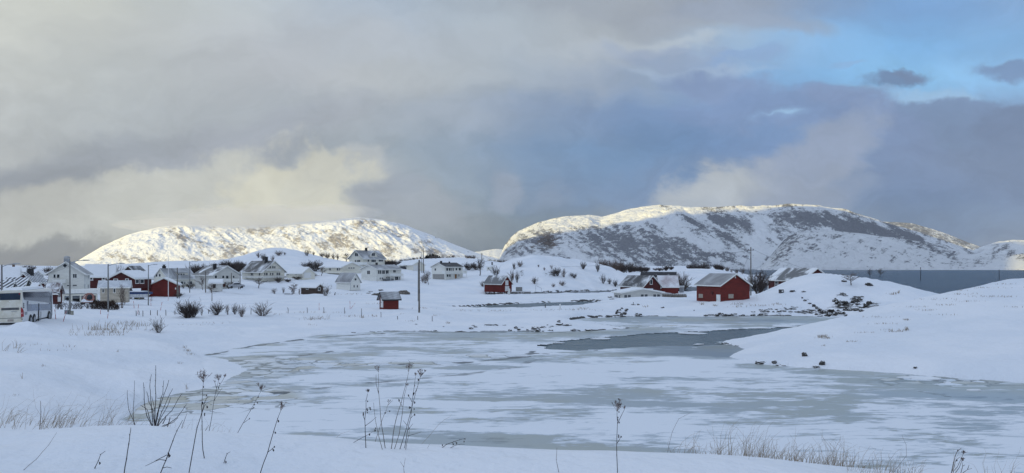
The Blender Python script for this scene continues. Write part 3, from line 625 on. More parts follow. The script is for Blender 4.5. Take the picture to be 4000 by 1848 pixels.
# ------------------------------------------------------------------ air and the low cloud lying on the left summit
def volume(name, col, dens, aniso):
    m = bpy.data.materials.new(name); m.use_nodes = True; t = m.node_tree; t.nodes.clear(); v = t.nodes.new('ShaderNodeVolumePrincipled'); o = t.nodes.new('ShaderNodeOutputMaterial')
    v.inputs['Color'].default_value = (*col, 1); v.inputs['Density'].default_value = dens; v.inputs['Anisotropy'].default_value = aniso; t.links.new(v.outputs[0], o.inputs['Volume']); return m
def cloud(px, py, Y, rx, rz, ry, seed, mt):
    c_ = at(px, Y, py=py); th, ph = np.meshgrid(np.linspace(0, math.pi, 40), np.linspace(0, 2*math.pi, 80), indexing='ij')
    x, y, z = np.sin(th)*np.cos(ph), np.sin(th)*np.sin(ph), np.cos(th)
    k = 0.55+0.9*fbm(x*2.2+seed+9, z*2.2+y*1.3+9, 5, 900+seed, 0.6); w_ = np.cos(ph*0.5)*0
    k[:, -1] = k[:, 0]; k[0, :] = k[0, 0]; k[-1, :] = k[-1, 0]
    return grid_obj('low_cloud', (c_.x+x*k*rx/F*Y)[:, ::-1], (c_.y+y*k*ry)[:, ::-1], (c_.z+z*k*rz/F*Y)[:, ::-1], mt)
CLM = volume('cloud_vapour', (0.97, 0.96, 0.95), 0.0012, 0.3)
for a in ((1030,868,4950,330,64,360,1),(1180,838,4900,220,44,300,2),(860,862,4950,260,46,340,3),(680,880,5000,200,26,300,4),(1330,826,5100,160,26,260,5)):
    tag(cloud(*a, CLM), kind='stuff')
mb = MB(); mb.box(-9000, 9500, -4200, 9800, -2, 1400); hz = mb.build('haze', volume('haze_air', (0.80, 0.86, 0.95), 0.000015, 0.0)); tag(hz, kind='stuff')
# ------------------------------------------------------------------ buildings
WHITE = boards('white_boards', (0.82, 0.81, 0.745), var=0.04); WHITE2 = boards('cream_boards', (0.78, 0.755, 0.655), var=0.04); GREYW = boards('grey_white_boards', (0.66, 0.655, 0.61), var=0.04)
BEIGE = boards('beige_boards', (0.50, 0.44, 0.35)); RED = boards('red_boards', (0.145, 0.014, 0.009), True, 0.16); DRED = boards('dark_red_boards', (0.075, 0.010, 0.008), True, 0.16)
BROWN = boards('brown_boards', (0.06, 0.038, 0.028)); TRIM = plain('white_trim', (0.82, 0.82, 0.78), 0.6, var=0.05)
GLASS = plain('window_glass', (0.035, 0.042, 0.05), 0.12, var=0.3); PALEGLASS = plain('curtained_glass', (0.30, 0.31, 0.31), 0.3, var=0.2)
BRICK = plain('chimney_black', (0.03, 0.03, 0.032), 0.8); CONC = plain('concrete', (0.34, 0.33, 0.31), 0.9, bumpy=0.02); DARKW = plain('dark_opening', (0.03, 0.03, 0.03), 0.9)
SNOWCAP = plain('roof_snow', (0.86, 0.88, 0.90), 0.8, var=0.02, bumpy=0.06, scale=0.8)
GALV = plain('galvanised', (0.36, 0.38, 0.40), 0.45, 0.3); WOODP = plain('weathered_wood', (0.20, 0.185, 0.165), 0.85, var=0.3, scale=1.5); DOORW = plain('door_white', (0.76, 0.76, 0.74), 0.5, var=0.04)
TAN = plain('door_tan', (0.28, 0.13, 0.04), 0.6); PALEW = plain('boarded_window', (0.40, 0.35, 0.29), 0.7)
RF_DARK = roofmat('roof_dark_patchy', (0.06, 0.062, 0.066), 0.36, 0.25, soft=0.16); RF_DARKF = roofmat('roof_black', (0.025, 0.026, 0.03), 0.10, 0.6, soft=0.1)
RF_TILE = roofmat('roof_tile_dusted', (0.17, 0.172, 0.178), 0.34, 0.16, 0.15, 0.28); RF_GREY = roofmat('roof_grey_metal', (0.23, 0.232, 0.24), 0.16, 0.2, 0.1, 0.3, 0.45)
RF_SNOW = roofmat('roof_snowed', (0.12, 0.12, 0.13), 0.97, 0.5); RF_RIB = roofmat('roof_ribbed_snow', (0.06, 0.065, 0.075), 0.52, 0.5, 1.6, 0.08, pitch=0.55)
RF_PINK = roofmat('roof_pale_red', (0.36, 0.27, 0.27), 0.55, 0.3, 0.3, 0.3); RF_HALF = roofmat('roof_half_snow', (0.15, 0.155, 0.16), 0.50, 0.13, 0.0, 0.05); RF_BLUE = roofmat('roof_blue_ribbed', (0.30, 0.34, 0.38), 0.60, 0.5, 1.0, 0.12, pitch=0.3)
CR = {1:(0,950), 2:(500,950), 3:(1000,930), 4:(1500,930), 5:(2000,930), 6:(2400,930), 7:(2850,930)}
def PX(k, x): return CR[k][0]+x/3.4
def PY(k, y): return CR[k][1]+y/3.4
class House:
    """walls R (to the right of the near corner) and L (to its left), laid out in metres from where they stand"""
    def __init__(s, name, label, cat, k, X, YB, Y, phi, XR, XL, eave, ridge, gable='R', wall=None, roof=None, trim=None, group=None, over=0.45, snow=0.0, thick=0.16, zbase=None, fascia=None, sink=0.8):
        s.k = k; s.Y = Y; px = PX(k, X); u = (px-HX)/F; th = math.atan(u); a = R(phi)-th
        s.C = Vector((u*Y, Y, 0)); s.dR = Vector((math.cos(a), math.sin(a), 0)); s.dL = Vector((-math.sin(a), math.cos(a), 0))
        s.LR = s.solve(s.dR, (PX(k, XR)-HX)/F); s.LL = s.solve(s.dL, (PX(k, XL)-HX)/F)
        s.z0 = CH-(PY(k, YB)-HY)/F*Y; s.ze = CH-(PY(k, eave)-HY)/F*Y
        s.gable = gable; half = s.LR/2 if gable == 'R' else s.LL/2
        mid = s.C+(s.dR if gable == 'R' else s.dL)*half
        s.zr = CH-(PY(k, ridge)-HY)/F*mid.y; s.zr = max(s.zr, s.ze+0.3)
        s.wallm = wall or WHITE; s.roofm = roof or RF_SNOW; s.trim = trim or TRIM
        cen = s.C+s.dR*s.LR/2+s.dL*s.LL/2; s.o = Vector((cen.x, cen.y, s.z0))
        s.t = thing(name, s.o, label, cat, group)
        zb = s.z0-sink
        P = s.P
        m = MB()
        if gable == 'R': w1, w2, l1, l2 = 0, s.LR, 0, s.LL
        A, B_, D, E_ = P(0,0,zb), P(s.LR,0,zb), P(s.LR,s.LL,zb), P(0,s.LL,zb)
        a_, b_, d_, e_ = P(0,0,s.ze), P(s.LR,0,s.ze), P(s.LR,s.LL,s.ze), P(0,s.LL,s.ze)
        if gable == 'R':
            r1, r2 = P(s.LR/2,0,s.zr), P(s.LR/2,s.LL,s.zr)
            m.add([A,B_,D,E_,a_,b_,d_,e_,r1,r2], [(0,1,5,8,4),(1,2,6,5),(2,3,7,9,6),(3,0,4,7)])
        else:
            r1, r2 = P(0,s.LL/2,s.zr), P(s.LR,s.LL/2,s.zr)
            m.add([A,B_,D,E_,a_,b_,d_,e_,r1,r2], [(0,1,5,4),(1,2,6,9,5),(2,3,7,6),(3,0,4,8,7)])
        s.wall = m.build('wall', s.wallm, s.t, origin=s.o)
        # roof slabs
        W_ = s.LR if gable == 'R' else s.LL; Ln = s.LL if gable == 'R' else s.LR
        sl_ = (s.zr-s.ze)/(W_/2); dz = 0.05
        def Q(wc, lc, z): return P(wc, lc, z) if gable == 'R' else P(lc, wc, z)
        ov = over; zl = s.ze-ov*sl_+dz; nz = thick
        m = MB(); sn = MB(); fa = MB()
        for sgn, w0 in ((1, -ov), (-1, W_+ov)):
            mid_ = W_/2
            bot = [Q(w0,-ov,zl), Q(mid_,-ov,s.zr+dz), Q(mid_,Ln+ov,s.zr+dz), Q(w0,Ln+ov,zl)]
            m.prism(bot, (0,0,nz)) if True else 0
            if snow:
                e = 0.08
                top = [Q(w0+sgn*e,-ov+e,zl+nz+0.004), Q(mid_,-ov+e,s.zr+dz+nz+0.004), Q(mid_,Ln+ov-e,s.zr+dz+nz+0.004), Q(w0+sgn*e,Ln+ov-e,zl+nz+0.004)]
                sn.prism(top, (0,0,snow))
            for lc in (-ov-0.04, Ln+ov):       # barge boards on both gables
                b1 = [Q(w0,lc,zl-0.10), Q(mid_,lc,s.zr+dz-0.10), Q(mid_,lc,s.zr+dz+nz+0.02), Q(w0,lc,zl+nz+0.02)]
                dd = Q(0,0.04,0)-Q(0,0,0); fa.prism(b1, dd)
            b1 = [Q(w0-sgn*0.04,-ov,zl-0.08), Q(w0-sgn*0.04,Ln+ov,zl-0.08), Q(w0-sgn*0.04,Ln+ov,zl+nz), Q(w0-sgn*0.04,-ov,zl+nz)]
            fa.prism(b1, Q(sgn*0.04,0,0)-Q(0,0,0))
        s.roof = m.build('roof', s.roofm, s.t, origin=s.o)
        if snow: sn.build('snow_cover', SNOWCAP, s.roof, origin=s.o)
        fa.build('roof_trim', fascia or s.trim, s.t, origin=s.o)
        s.Q = Q; s.sl = sl_; s.W = W_; s.Ln = Ln; s.nz = nz
    def P(s, r, l, z): v = s.C+s.dR*r+s.dL*l; return Vector((v.x, v.y, z))
    def solve(s, d, u): return (u*s.C.y-s.C.x)/(d.x-u*d.y)
    def hit(s, side, x, y, off=0.0):
        """photo point on a wall (in front of it by off)"""
        d = s.dR if side == 'R' else s.dL; nrm = -(s.dL if side == 'R' else s.dR)
        C = s.C+nrm*off; u = (PX(s.k, x)-HX)/F
        t = (u*C.y-C.x)/(d.x-u*d.y); Yd = C.y+d.y*t
        return t, CH-(PY(s.k, y)-HY)/F*Yd
    def panel(s, side, t0, t1, z0, z1, o0, o1):
        d = s.dR if side == 'R' else s.dL; nrm = -(s.dL if side == 'R' else s.dR)
        if t0 > t1: t0, t1 = t1, t0
        v = []
        for z in (z0, z1):
            for t, o in ((t0,o1),(t1,o1),(t1,o0),(t0,o0)):
                q = s.C+d*t+nrm*o; v.append(Vector((q.x, q.y, z)))
        return v
    def window(s, side, x0, y0, x1, y1, div=1, glass=None, trim=None, fw=0.10, round_=False):
        t0, zt = s.hit(side, x0, y0); t1, _ = s.hit(side, x1, y0); zb = s.hit(side, (x0+x1)/2, y1)[1]; zt = s.hit(side, (x0+x1)/2, y0)[1]
        if t0 > t1: t0, t1 = t1, t0
        m = MB()
        for p in ((t0-fw,t0,zb-fw,zt+fw),(t1,t1+fw,zb-fw,zt+fw),(t0,t1,zt,zt+fw),(t0,t1,zb-fw,zb)):
            m.hexa(s.panel(side, p[0], p[1], p[2], p[3], -0.02, 0.07))
        for i in range(1, div):
            c_ = t0+(t1-t0)*i/div; m.hexa(s.panel(side, c_-fw*0.35, c_+fw*0.35, zb, zt, -0.02, 0.06))
        w_ = m.build('window', trim or s.trim, s.t, origin=s.o)
        gm = MB(); gm.hexa(s.panel(side, t0, t1, zb, zt, -0.03, 0.025)); gm.build('pane', glass or GLASS, w_, origin=s.o)
        sm_ = MB(); sm_.hexa(s.panel(side, t0-fw*1.3, t1+fw*1.3, zb-fw-0.05, zb-fw, -0.02, 0.13)); sm_.build('sill', trim or s.trim, w_, origin=s.o)
        return s
    def wins(s, side, L, **kw):
        for a in L: s.window(side, *a, **kw)
        return s
    def door(s, side, x0, y0, x1, y1, m_=None, name='door', label=None):
        t0, zt = s.hit(side, x0, y0); t1, _ = s.hit(side, x1, y0); zb = s.hit(side, (x0+x1)/2, y1)[1]
        if t0 > t1: t0, t1 = t1, t0
        m = MB(); m.hexa(s.panel(side, t0, t1, zb, zt, -0.02, 0.05))
        for p in ((t0-0.08,t0,zb,zt+0.08),(t1,t1+0.08,zb,zt+0.08),(t0,t1,zt,zt+0.08)): m.hexa(s.panel(side, *p, -0.02, 0.08))
        d = m.build(name, m_ or DOORW, s.t, origin=s.o)
        h = MB(); h.hexa(s.panel(side, t1-0.16, t1-0.08, (zb+zt)/2-0.1, (zb+zt)/2+0.02, 0.05, 0.10)); h.build('handle', BRICK, d, origin=s.o)
        if label: d['label'] = label
        return s
    def slab(s, side, x0, y0, x1, y1, out, m_, name, top=None, z=None):
        """a storey-wide box standing out from a wall (balcony, deck, porch roof)"""
        t0, zt = s.hit(side, x0, y0, out); t1, _ = s.hit(side, x1, y0, out); zb = s.hit(side, (x0+x1)/2, y1, out)[1]; zt = s.hit(side, (x0+x1)/2, y0, out)[1]
        m = MB(); m.hexa(s.panel(side, t0, t1, zb, zt, 0.002, out)); return m.build(name, m_, s.t, origin=s.o)
    def balcony(s, side, x0, ytop, x1, yfloor, out, rail=None, posts=0, zg=None, solid=True):
        t0, zt = s.hit(side, x0, ytop, out); t1, _ = s.hit(side, x1, ytop, out); zf = s.hit(side, (x0+x1)/2, yfloor, out)[1]; zt = s.hit(side, (x0+x1)/2, ytop, out)[1]
        if t0 > t1: t0, t1 = t1, t0
        m = MB(); m.hexa(s.panel(side, t0, t1, zf-0.2, zf, 0.002, out)); bl = m.build('balcony', s.trim, s.t, origin=s.o)
        r = MB(); r.hexa(s.panel(side, t0, t1, zt-0.06, zt, out-0.07, out))
        nb = max(4, int((t1-t0)/0.16))
        if solid: r.hexa(s.panel(side, t0+.03, t1-.03, zf+0.08, zt-0.08, out-0.05, out-0.02))
        else:
            for i in range(nb+1):
                c_ = t0+(t1-t0)*i/nb; r.hexa(s.panel(side, c_-0.025, c_+0.025, zf, zt-0.05, out-0.05, out-0.01))
        for e in (t0, t1):
            r.hexa(s.panel(side, e-0.03, e+0.03, zt-0.06, zt, 0.02, out)); r.hexa(s.panel(side, e-0.02, e+0.02, zf+0.05, zt-0.08, 0.02, out-0.03))
        r.build('railing', rail or s.trim, bl, origin=s.o)
        for i in range(posts):
            c_ = t0+0.1+(t1-t0-0.2)*i/max(1, posts-1); p = MB(); p.hexa(s.panel(side, c_-0.06, c_+0.06, (zg if zg is not None else s.z0)-0.5, zf-0.2, out-0.2, out-0.08)); p.build('post', s.trim, bl, origin=s.o)
        return s
    def chimney(s, fl, fw, h, w_=0.55, m_=None, cap=False, name='chimney'):
        """fl along the ridge (0 = near gable), fw across (0.5 = ridge), h above the roof there"""
        zz = s.zr-abs(fw-0.5)*2*(s.zr-s.ze)
        c0 = s.Q(fw*s.W, fl*s.Ln, zz); m = MB(); hw = w_/2
        def ring(z, r): return [c0+s.dR*i*r+s.dL*j*r+Vector((0,0,z)) for i, j in ((-1,-1),(1,-1),(1,1),(-1,1))]
        m.hexa(ring(-0.6, hw)+ring(h, hw)); m.hexa(ring(h, hw*1.2)+ring(h+0.1, hw*1.2))
        if cap: m.hexa(ring(h+0.1, hw*0.5)+ring(h+0.45, hw*0.6)); m.hexa(ring(h+0.45, hw*1.1)+ring(h+0.52, hw*0.9))
        m.build(name, m_ or BRICK, s.roof, origin=s.o); return s
    def gutterpipe(s):
        m = MB(); p = s.C-s.dR*0.14-s.dL*0.14; m.tube([(p.x,p.y,s.z0),(p.x,p.y,s.ze-0.15)], 0.05, 6)
        m.build('downpipe', GALV, s.t, origin=s.o); return s
    def base(s, h, m_=None):
        m = MB(); e = 0.03
        m.hexa([s.P(r,l,z) for z in (s.z0-0.8, s.z0+h) for r, l in ((-e,-e),(s.LR+e,-e),(s.LR+e,s.LL+e),(-e,s.LL+e))])
        m.build('foundation', m_ or CONC, s.t, origin=s.o); return s
    def dormer(s, side, x0, x1, yb, ye, ya, depth, win, m_=None, shed=False, back=0.3, div=1):
        """small gabled (or lean) volume standing out of the roof above a wall"""
        t0, zb = s.hit(side, x0, yb, -back); t1, _ = s.hit(side, x1, yb, -back); ze = s.hit(side, (x0+x1)/2, ye, -back)[1]; za = s.hit(side, (x0+x1)/2, ya, -back-(0 if not shed else depth))[1]
        if t0 > t1: t0, t1 = t1, t0
        d = s.dR if side == 'R' else s.dL; inn = (s.dL if side == 'R' else s.dR)
        def p(t, i, z): q = s.C+d*t+inn*i; return Vector((q.x, q.y, z))
        tm = (t0+t1)/2; m = MB()
        if shed: m.prism([p(t0,back,zb), p(t0,back,ze), p(t0,back+depth,za), p(t0,back+depth,zb)], d*(t1-t0))
        else: m.prism([p(t0,back,zb), p(t1,back,zb), p(t1,back,ze), p(tm,back,za), p(t0,back,ze)], inn*depth)
        D = m.build('dormer', m_ or s.wallm, s.t, origin=s.o); r = MB(); ov = 0.3
        if shed: r.prism([p(t0-ov,back-ov,ze-0.05), p(t0-ov,back-ov,ze+0.12), p(t0-ov,back+depth,za+0.16), p(t0-ov,back+depth,za)], d*(t1-t0+2*ov))
        else:
            k = (za-ze)/(tm-t0)
            for a, b_ in ((t0-ov, tm), (t1+ov, tm)): r.prism([p(a,back-ov,ze-ov*k+0.03), p(tm,back-ov,za+0.03), p(tm,back-ov,za+0.19), p(a,back-ov,ze-ov*k+0.19)], inn*(depth+ov))
        r.build('dormer_roof', s.roofm, D, origin=s.o)
        f = MB()
        if not shed:
            for a in (t0-ov, t1+ov): f.prism([p(a,back-ov-0.05,ze-ov*k-0.06), p(tm,back-ov-0.05,za-0.06), p(tm,back-ov-0.05,za+0.2), p(a,back-ov-0.05,ze-ov*k+0.2)], inn*0.045)
            f.build('dormer_trim', s.trim, D, origin=s.o)
        for w_ in win:
            a0, zt = s.hit(side, w_[0], w_[1], -back); a1, _ = s.hit(side, w_[2], w_[1], -back); z0 = s.hit(side, w_[0], w_[3], -back)[1]
            fr = MB(); gl = MB(); fw = 0.09
            def pn(A, B_, z_0, z_1, i0, i1): return [p(t, i, z) for z in (z_0, z_1) for t, i in ((A,i0),(B_,i0),(B_,i1),(A,i1))]
            for A, B_, u0, u1 in ((a0-fw,a0,z0-fw,zt+fw),(a1,a1+fw,z0-fw,zt+fw),(a0,a1,zt,zt+fw),(a0,a1,z0-fw,z0)): fr.hexa(pn(A,B_,u0,u1,back-0.07,back+0.02))
            for q in range(1, div): c_ = a0+(a1-a0)*q/div; fr.hexa(pn(c_-0.04,c_+0.04,z0,zt,back-0.06,back+0.02))
            gl.hexa(pn(a0,a1,z0,zt,back-0.03,back+0.02)); W_ = fr.build('window', s.trim, D, origin=s.o); gl.build('pane', GLASS, D, origin=s.o)
        return s
# --- far left: roofs beyond the coach
h = House('house', 'low house under a broad smooth snow roof at the far left edge', 'house', 1, 240, 560, 215, 82, 268, -420, 470, 335, 'R', GREYW, RF_SNOW, snow=0.25); h.chimney(0.6, 0.5, 1.2, 0.7)
h = House('house', 'far roof with a small brown chimney behind the wide snow roof', 'house', 1, 332, 420, 300, 80, 350, 130, 372, 336, 'R', BROWN, RF_SNOW, snow=0.2); h.chimney(0.8, 0.5, 1.6, 0.8, plain('chimney_brown', (0.16,0.10,0.07)))
h = House('house', 'small distant grey house with a snowy peak behind the striped roof', 'house', 1, 550, 450, 270, 78, 580, 472, 402, 366, 'L', GREYW, RF_SNOW, snow=0.2)
h = House('house', 'dark red house with thick black chimney and snow-striped tile roof', 'house', 1, 430, 700, 175, 52, 590, 232, 505, 404, 'L', DRED, RF_RIB, over=0.6); h.chimney(0.36, 0.42, 1.4, 0.95)
h = House('boathouse', 'boathouse with ribbed snow roof and dark gable nearest the left edge', 'boathouse', 1, 104, 800, 150, 65, 240, -220, 675, 507, 'R', BROWN, RF_RIB, over=0.4)
h = House('boathouse', 'boathouse with green-grey gable and snow-filled ribbed roof behind the coach', 'boathouse', 1, 285, 800, 160, 62, 432, 30, 640, 468, 'R', plain('grey_green_boards', (0.09,0.10,0.095), 0.8), RF_RIB, over=0.4)
h = House('shed', 'small dark red shed half hidden between the boathouses and the bare tree', 'shed', 1, 445, 800, 154, 45, 575, 385, 630, 535, 'R', DRED, RF_SNOW, over=0.35)
h = House('shed', 'weathered dark red shed with rusty frosted roof right of the coach', 'shed', 1, 760, 800, 140, 62, 826, 645, 636, 536, 'R', DRED, roofmat('roof_frosted', (0.16,0.12,0.11), 0.45, 1.2, soft=0.15), over=0.4); h.window('R', 775, 660, 790, 700)
# big white house
h = House('house', 'large white two-storey house with diamond window in its gable', 'house', 1, 1113, 760, 165, 80, 1196, 640, 402, 255, 'L', WHITE, RF_TILE, over=0.6)
h.wins('L', [(712,416,738,461),(757,416,791,461)]).window('L', 970, 410, 1018, 460, 2).wins('L', [(890,556,942,570),(966,553,1020,567)], fw=0.05)
h.wins('R', [(1118,545,1128,605),(1165,550,1178,600),(1112+55,418,1176,470)], glass=PALEGLASS)
m = MB(); t_, z_ = h.hit('L', 863, 299); d_ = h.dL; nr = -h.dR
def dia(r, o): return [h.C+h.dL*(t_+a*r)+nr*o+Vector((0,0,z_+b*r)) for a, b in ((0,-1),(1,0),(0,1),(-1,0))]
m.prism([Vector(p) for p in dia(0.62, -0.02)], nr*0.08); fr = m.build('window', TRIM, h.t, origin=h.o); m = MB(); m.prism(dia(0.45, 0.02), nr*0.06); m.build('pane', GLASS, fr, origin=h.o)
h.balcony('L', 690, 478, 866, 515, 1.6)
m = MB(); cc_ = h.Q(0.5*h.W, 0.12*h.Ln, h.zr); m.tube([cc_+Vector((0,0,-0.3)), cc_+Vector((0,0,0.9))], 0.62, 12); m.tube([cc_+Vector((0,0,1.0)), cc_+Vector((0,0,1.25)), cc_+Vector((0,0,1.4))], [0.7,0.6,0.2], 12); m.build('chimney', GALV, h.roof, origin=h.o)
# terrace with parking below, stair roof running down to the right
t = thing('carport', at(PX(1,1060), 158, 0.6), 'white flat carport with snowy top and sloping stair roof beside white house', 'carport')
Yc = 156.0
def W1(x, y, Y=Yc): return at(PX(1,x), Y, py=PY(1,y))
def slabm(pts, dy, name, m_, par, org): mb = MB(); mb.prism([Vector(p) for p in pts], (0,dy,0)); return mb.build(name, m_, par, origin=org)
slabm([W1(835,672), W1(1278,664), W1(1278,612), W1(835,618)], 6.0, 'parapet', TRIM, t, t.location)
slabm([W1(1278,664), W1(1400,745), W1(1440,745), W1(1440,728), W1(1282,612)], 1.6, 'stair_roof', TRIM, t, t.location)
slabm([W1(835,700), W1(1278,694), W1(1278,674), W1(835,682)], 0.4, 'beam', WHITE2, t, t.location)
for x in (838, 944, 1064, 1180, 1276): mb = MB(); mb.tube([W1(x,680)+Vector((0,.2,0)), W1(x,790)+Vector((0,.2,0))], 0.16, 6); mb.build('post', WHITE2, t, origin=t.location)
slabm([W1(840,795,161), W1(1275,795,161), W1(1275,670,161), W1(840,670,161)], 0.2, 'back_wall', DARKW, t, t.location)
# red houses
h = House('house', 'red house under thick snow roof between white house and low red gable', 'house', 1, 1500, 560, 205, 78, 1530, 1150, 405, 302, 'R', DRED, RF_SNOW, over=0.7, snow=0.3)
h.wins('L', [(1200,440,1226,484),(1364,430,1390,482)], fw=0.22)
h = House('house', 'low red house with wide white-edged gable and snow-laden roof', 'house', 1, 1788, 560, 190, 52, 2012, 1458, 468, 384, 'L', DRED, RF_SNOW, over=0.5, snow=0.28)
h.wins('L', [(1516,480,1560,502),(1672,478,1703,500)], fw=0.16)
h.wins('R', [(1800,484,1842,530),(1862,484,1908,530)], fw=0.12)
h = House('house', 'brown house with dark gable seen behind the low red house', 'house', 2, 70, 420, 250, 50, 212, -48, 362, 308, 'L', BROWN, RF_DARK, over=0.4)
h = House('garage', 'long beige garage with blue-grey ribbed roof and two narrow windows', 'garage', 1, 1702, 735, 150, 85.5, 1722, 1330, 578, 507, 'R', BEIGE, RF_BLUE, over=0.45)
h.wins('L', [(1360,612,1380,655),(1509,605,1530,655)], fw=0.08)
h = House('house', 'white house with lean dormer and snow-dusted slate roof left of centre', 'house', 2, 528, 600, 230, 50, 892, 345, 462, 342, 'L', WHITE2, RF_TILE, over=0.5)
h.wins('L', [(372,410,392,445),(412,410,434,444)]).wins('R', [(700,510,733,545),(805,508,850,548),(745,512,760,545)]).chimney(0.16, 0.6, 1.4, 0.8, cap=True)
h.dormer('R', 655, 800, 450, 392, 345, 3.0, [(665,405,684,436),(694,405,718,436),(730,405,750,436)], shed=True, back=0.6)
h = House('garage', 'red gabled garage with lean-to at its left, white flagpole before it', 'garage', 2, 655, 690, 198, 78, 692, 305, 548, 470, 'L', RED, RF_SNOW, over=0.5, snow=0.12, fascia=GREYW)

m = MB(); m.hexa([h.P(r,l,z) for z in (h.z0-0.6, h.ze-0.45) for r, l in ((0.6,h.LL+0.01),(h.LR*0.8,h.LL+0.01),(h.LR*0.8,h.LL+2.6),(0.6,h.LL+2.6))]); m.build('lean_to', RED, h.t, origin=h.o)
m = MB(); m.hexa([h.P(r,l,z+(-0.25 if l > h.LL+1 else 0)) for z in (h.ze-0.44, h.ze-0.25) for r, l in ((0.4,h.LL+0.01),(h.LR*0.85,h.LL+0.01),(h.LR*0.85,h.LL+2.8),(0.4,h.LL+2.8))]); m.build('lean_to_roof', SNOWCAP, h.t, origin=h.o)
h.window('L', 627, 592, 637, 610, glass=DOORW, fw=0.03)
h = House('house', 'pale house with low hip-like roof, balcony and small snow-roofed porch', 'house', 2, 1135, 605, 222, 26, 1480, 890, 415, 306, 'R', GREYW, RF_HALF, over=0.7)
h.wins('R', [(1150,430,1182,466),(1250,432,1278,466),(1300,432,1334,470),(1392,432,1412,462),(1365,520,1410,560)]).balcony('R', 1235, 472, 1490, 508, 1.6, posts=4).door('R', 1262, 525, 1290, 582, m_=plain('door_brown', (0.12,0.05,0.035)))
h.chimney(0.35, 0.3, 1.6, 0.8)
h = House('shed', 'tiny shed with thick snow on its roof in front of the pale house', 'shed', 2, 1240, 600, 212, 80, 1256, 1082, 528, 497, 'R', GREYW, RF_SNOW, over=0.4, snow=0.25); h.door('L', 1130, 540, 1160, 598, m_=DARKW)
h = House('house', 'cream house with tall windowed gable and long deck below the snowy hill', 'house', 3, 97, 545, 250, 28, 378, -185, 438, 308, 'R', WHITE2, RF_DARK, over=0.7)
h.wins('R', [(181,374,197,402),(215,370,232,402),(242,374,257,402),(108,462,122,494),(132,462,153,494),(184,463,198,494),(213,463,230,494),(272,460,290,496),(298,460,318,496)], fw=0.07)
h.wins('L', [(-68,466,-52,496),(-48,466,-34,496),(40,466,58,496)], fw=0.07).chimney(0.28, 0.42, 2.0, 0.9)
h.slab('R', 97, 502, 420, 530, 1.6, GREYW, 'deck'); h.slab('L', -185, 505, 97, 530, 1.2, GREYW, 'deck')
m = MB(); m.hexa(h.panel('R', h.hit('R',180,0)[0]-1.6, h.hit('R',260,0)[0]+1.6, h.hit('R',220,436)[1], h.hit('R',220,410)[1], 0.01, 0.9)); m.build('balcony', GREYW, h.t, origin=h.o)
h = House('garage', 'low white garage with snow roof right of the cream house', 'garage', 3, 612, 540, 262, 30, 782, 398, 470, 394, 'R', WHITE2, RF_SNOW, over=0.4, snow=0.12)
h.wins('L', [(420,481,434,492),(524,476,541,489)], fw=0.05); h.door('R', 640, 462, 730, 530, name='garage_door')
h = House('house', 'white bungalow with smooth snow roof and three small gable windows', 'house', 3, 1140, 485, 290, 28, 1400, 855, 388, 326, 'R', WHITE2, RF_SNOW, over=0.6, snow=0.2)
h.wins('R', [(1226,392,1247,404),(1257,392,1279,404),(1288,392,1308,404)], fw=0.05).wins('L', [(975,402,995,430),(1073,397,1096,430),(1106,400,1118,430)], fw=0.07)
h.slab('L', 935, 444, 1140, 468, 1.2, WHITE2, 'deck'); h.slab('R', 1140, 436, 1300, 462, 1.4, WHITE2, 'deck')
h = House('house', 'tall white house on the rise with dormer and double gable window', 'house', 3, 1422, 390, 330, 48, 1710, 1238, 265, 166, 'L', WHITE2, RF_TILE, over=0.7)
h.window('L', 1315, 200, 1356, 242, 2).wins('L', [(1314,292,1334,318),(1345,292,1384,318)], div=2).wins('R', [(1482,286,1502,315)]).wins('R', [(1532,286,1590,320),(1628,285,1684,312)], div=3)
h.dormer('R', 1512, 1612, 262, 228, 172, 4.5, [(1535,198,1578,238)], div=2, back=0.5).chimney(0.45, 0.5, 1.3, 0.8)
h.balcony('L', 1290, 320, 1422, 352, 2.5); h.balcony('R', 1422, 320, 1560, 352, 1.5, solid=False)
h = House('house', 'long white two-storey house with row of windows and corner balcony', 'house', 3, 1606, 578, 262, 48, 1930, 1398, 413, 360, 'L', WHITE, RF_TILE, over=0.5)
h.window('L', 1478, 434, 1514, 480, 2).wins('R', [(1620,430,1640,475),(1645,430,1664,475)], fw=0.06).wins('R', [(1674,430,1710,475),(1722,430,1760,475),(1820,428,1854,456)], div=2, fw=0.06)
h.wins('R', [(1642,525,1656,548),(1669,525,1684,548),(1728,518,1744,535),(1757,518,1772,535)], fw=0.06).wins('R', [(1845,514,1888,560),(1896,514,1910,560)], div=2, fw=0.06)
h.balcony('R', 1790, 470, 1958, 500, 1.8, posts=4).gutterpipe().chimney(0.30, 0.5, 0.8, 0.6); h.slab('L', 1400, 485, 1606, 500, 0.25, WHITE, 'ledge')
h.slab('R', 1728, 540, 1830, 562, 1.6, plain('grey_box', (0.16,0.17,0.18)), 'bin_store')
h = House('house', 'narrow white cottage with grey roof standing alone on the snow', 'house', 3, 1256, 700, 234, 40, 1385, 1068, 578, 470, 'R', WHITE, RF_TILE, over=0.4)
h.wins('R', [(1308,536,1333,562),(1294,626,1309,656),(1338,626,1352,656)], fw=0.07).gutterpipe(); h.base(0.15)
h = House('cabin', 'low dark brown cabin half buried in snow near the walker', 'cabin', 3, 797, 728, 213, 42, 893, 598, 654, 613, 'R', BROWN, RF_SNOW, over=0.35, snow=0.12)
h.window('R', 826, 656, 850, 694).window('L', 668, 664, 697, 680, fw=0.05)
h = House('shed', 'small red shed with white door alone on the snowfield', 'shed', 3, 1693, 930, 137, 24, 1895, 1641, 801, 729, 'L', RED, RF_TILE, over=0.38, trim=DRED, fascia=BRICK)
h.door('L', 1663, 785, 1688, 922)
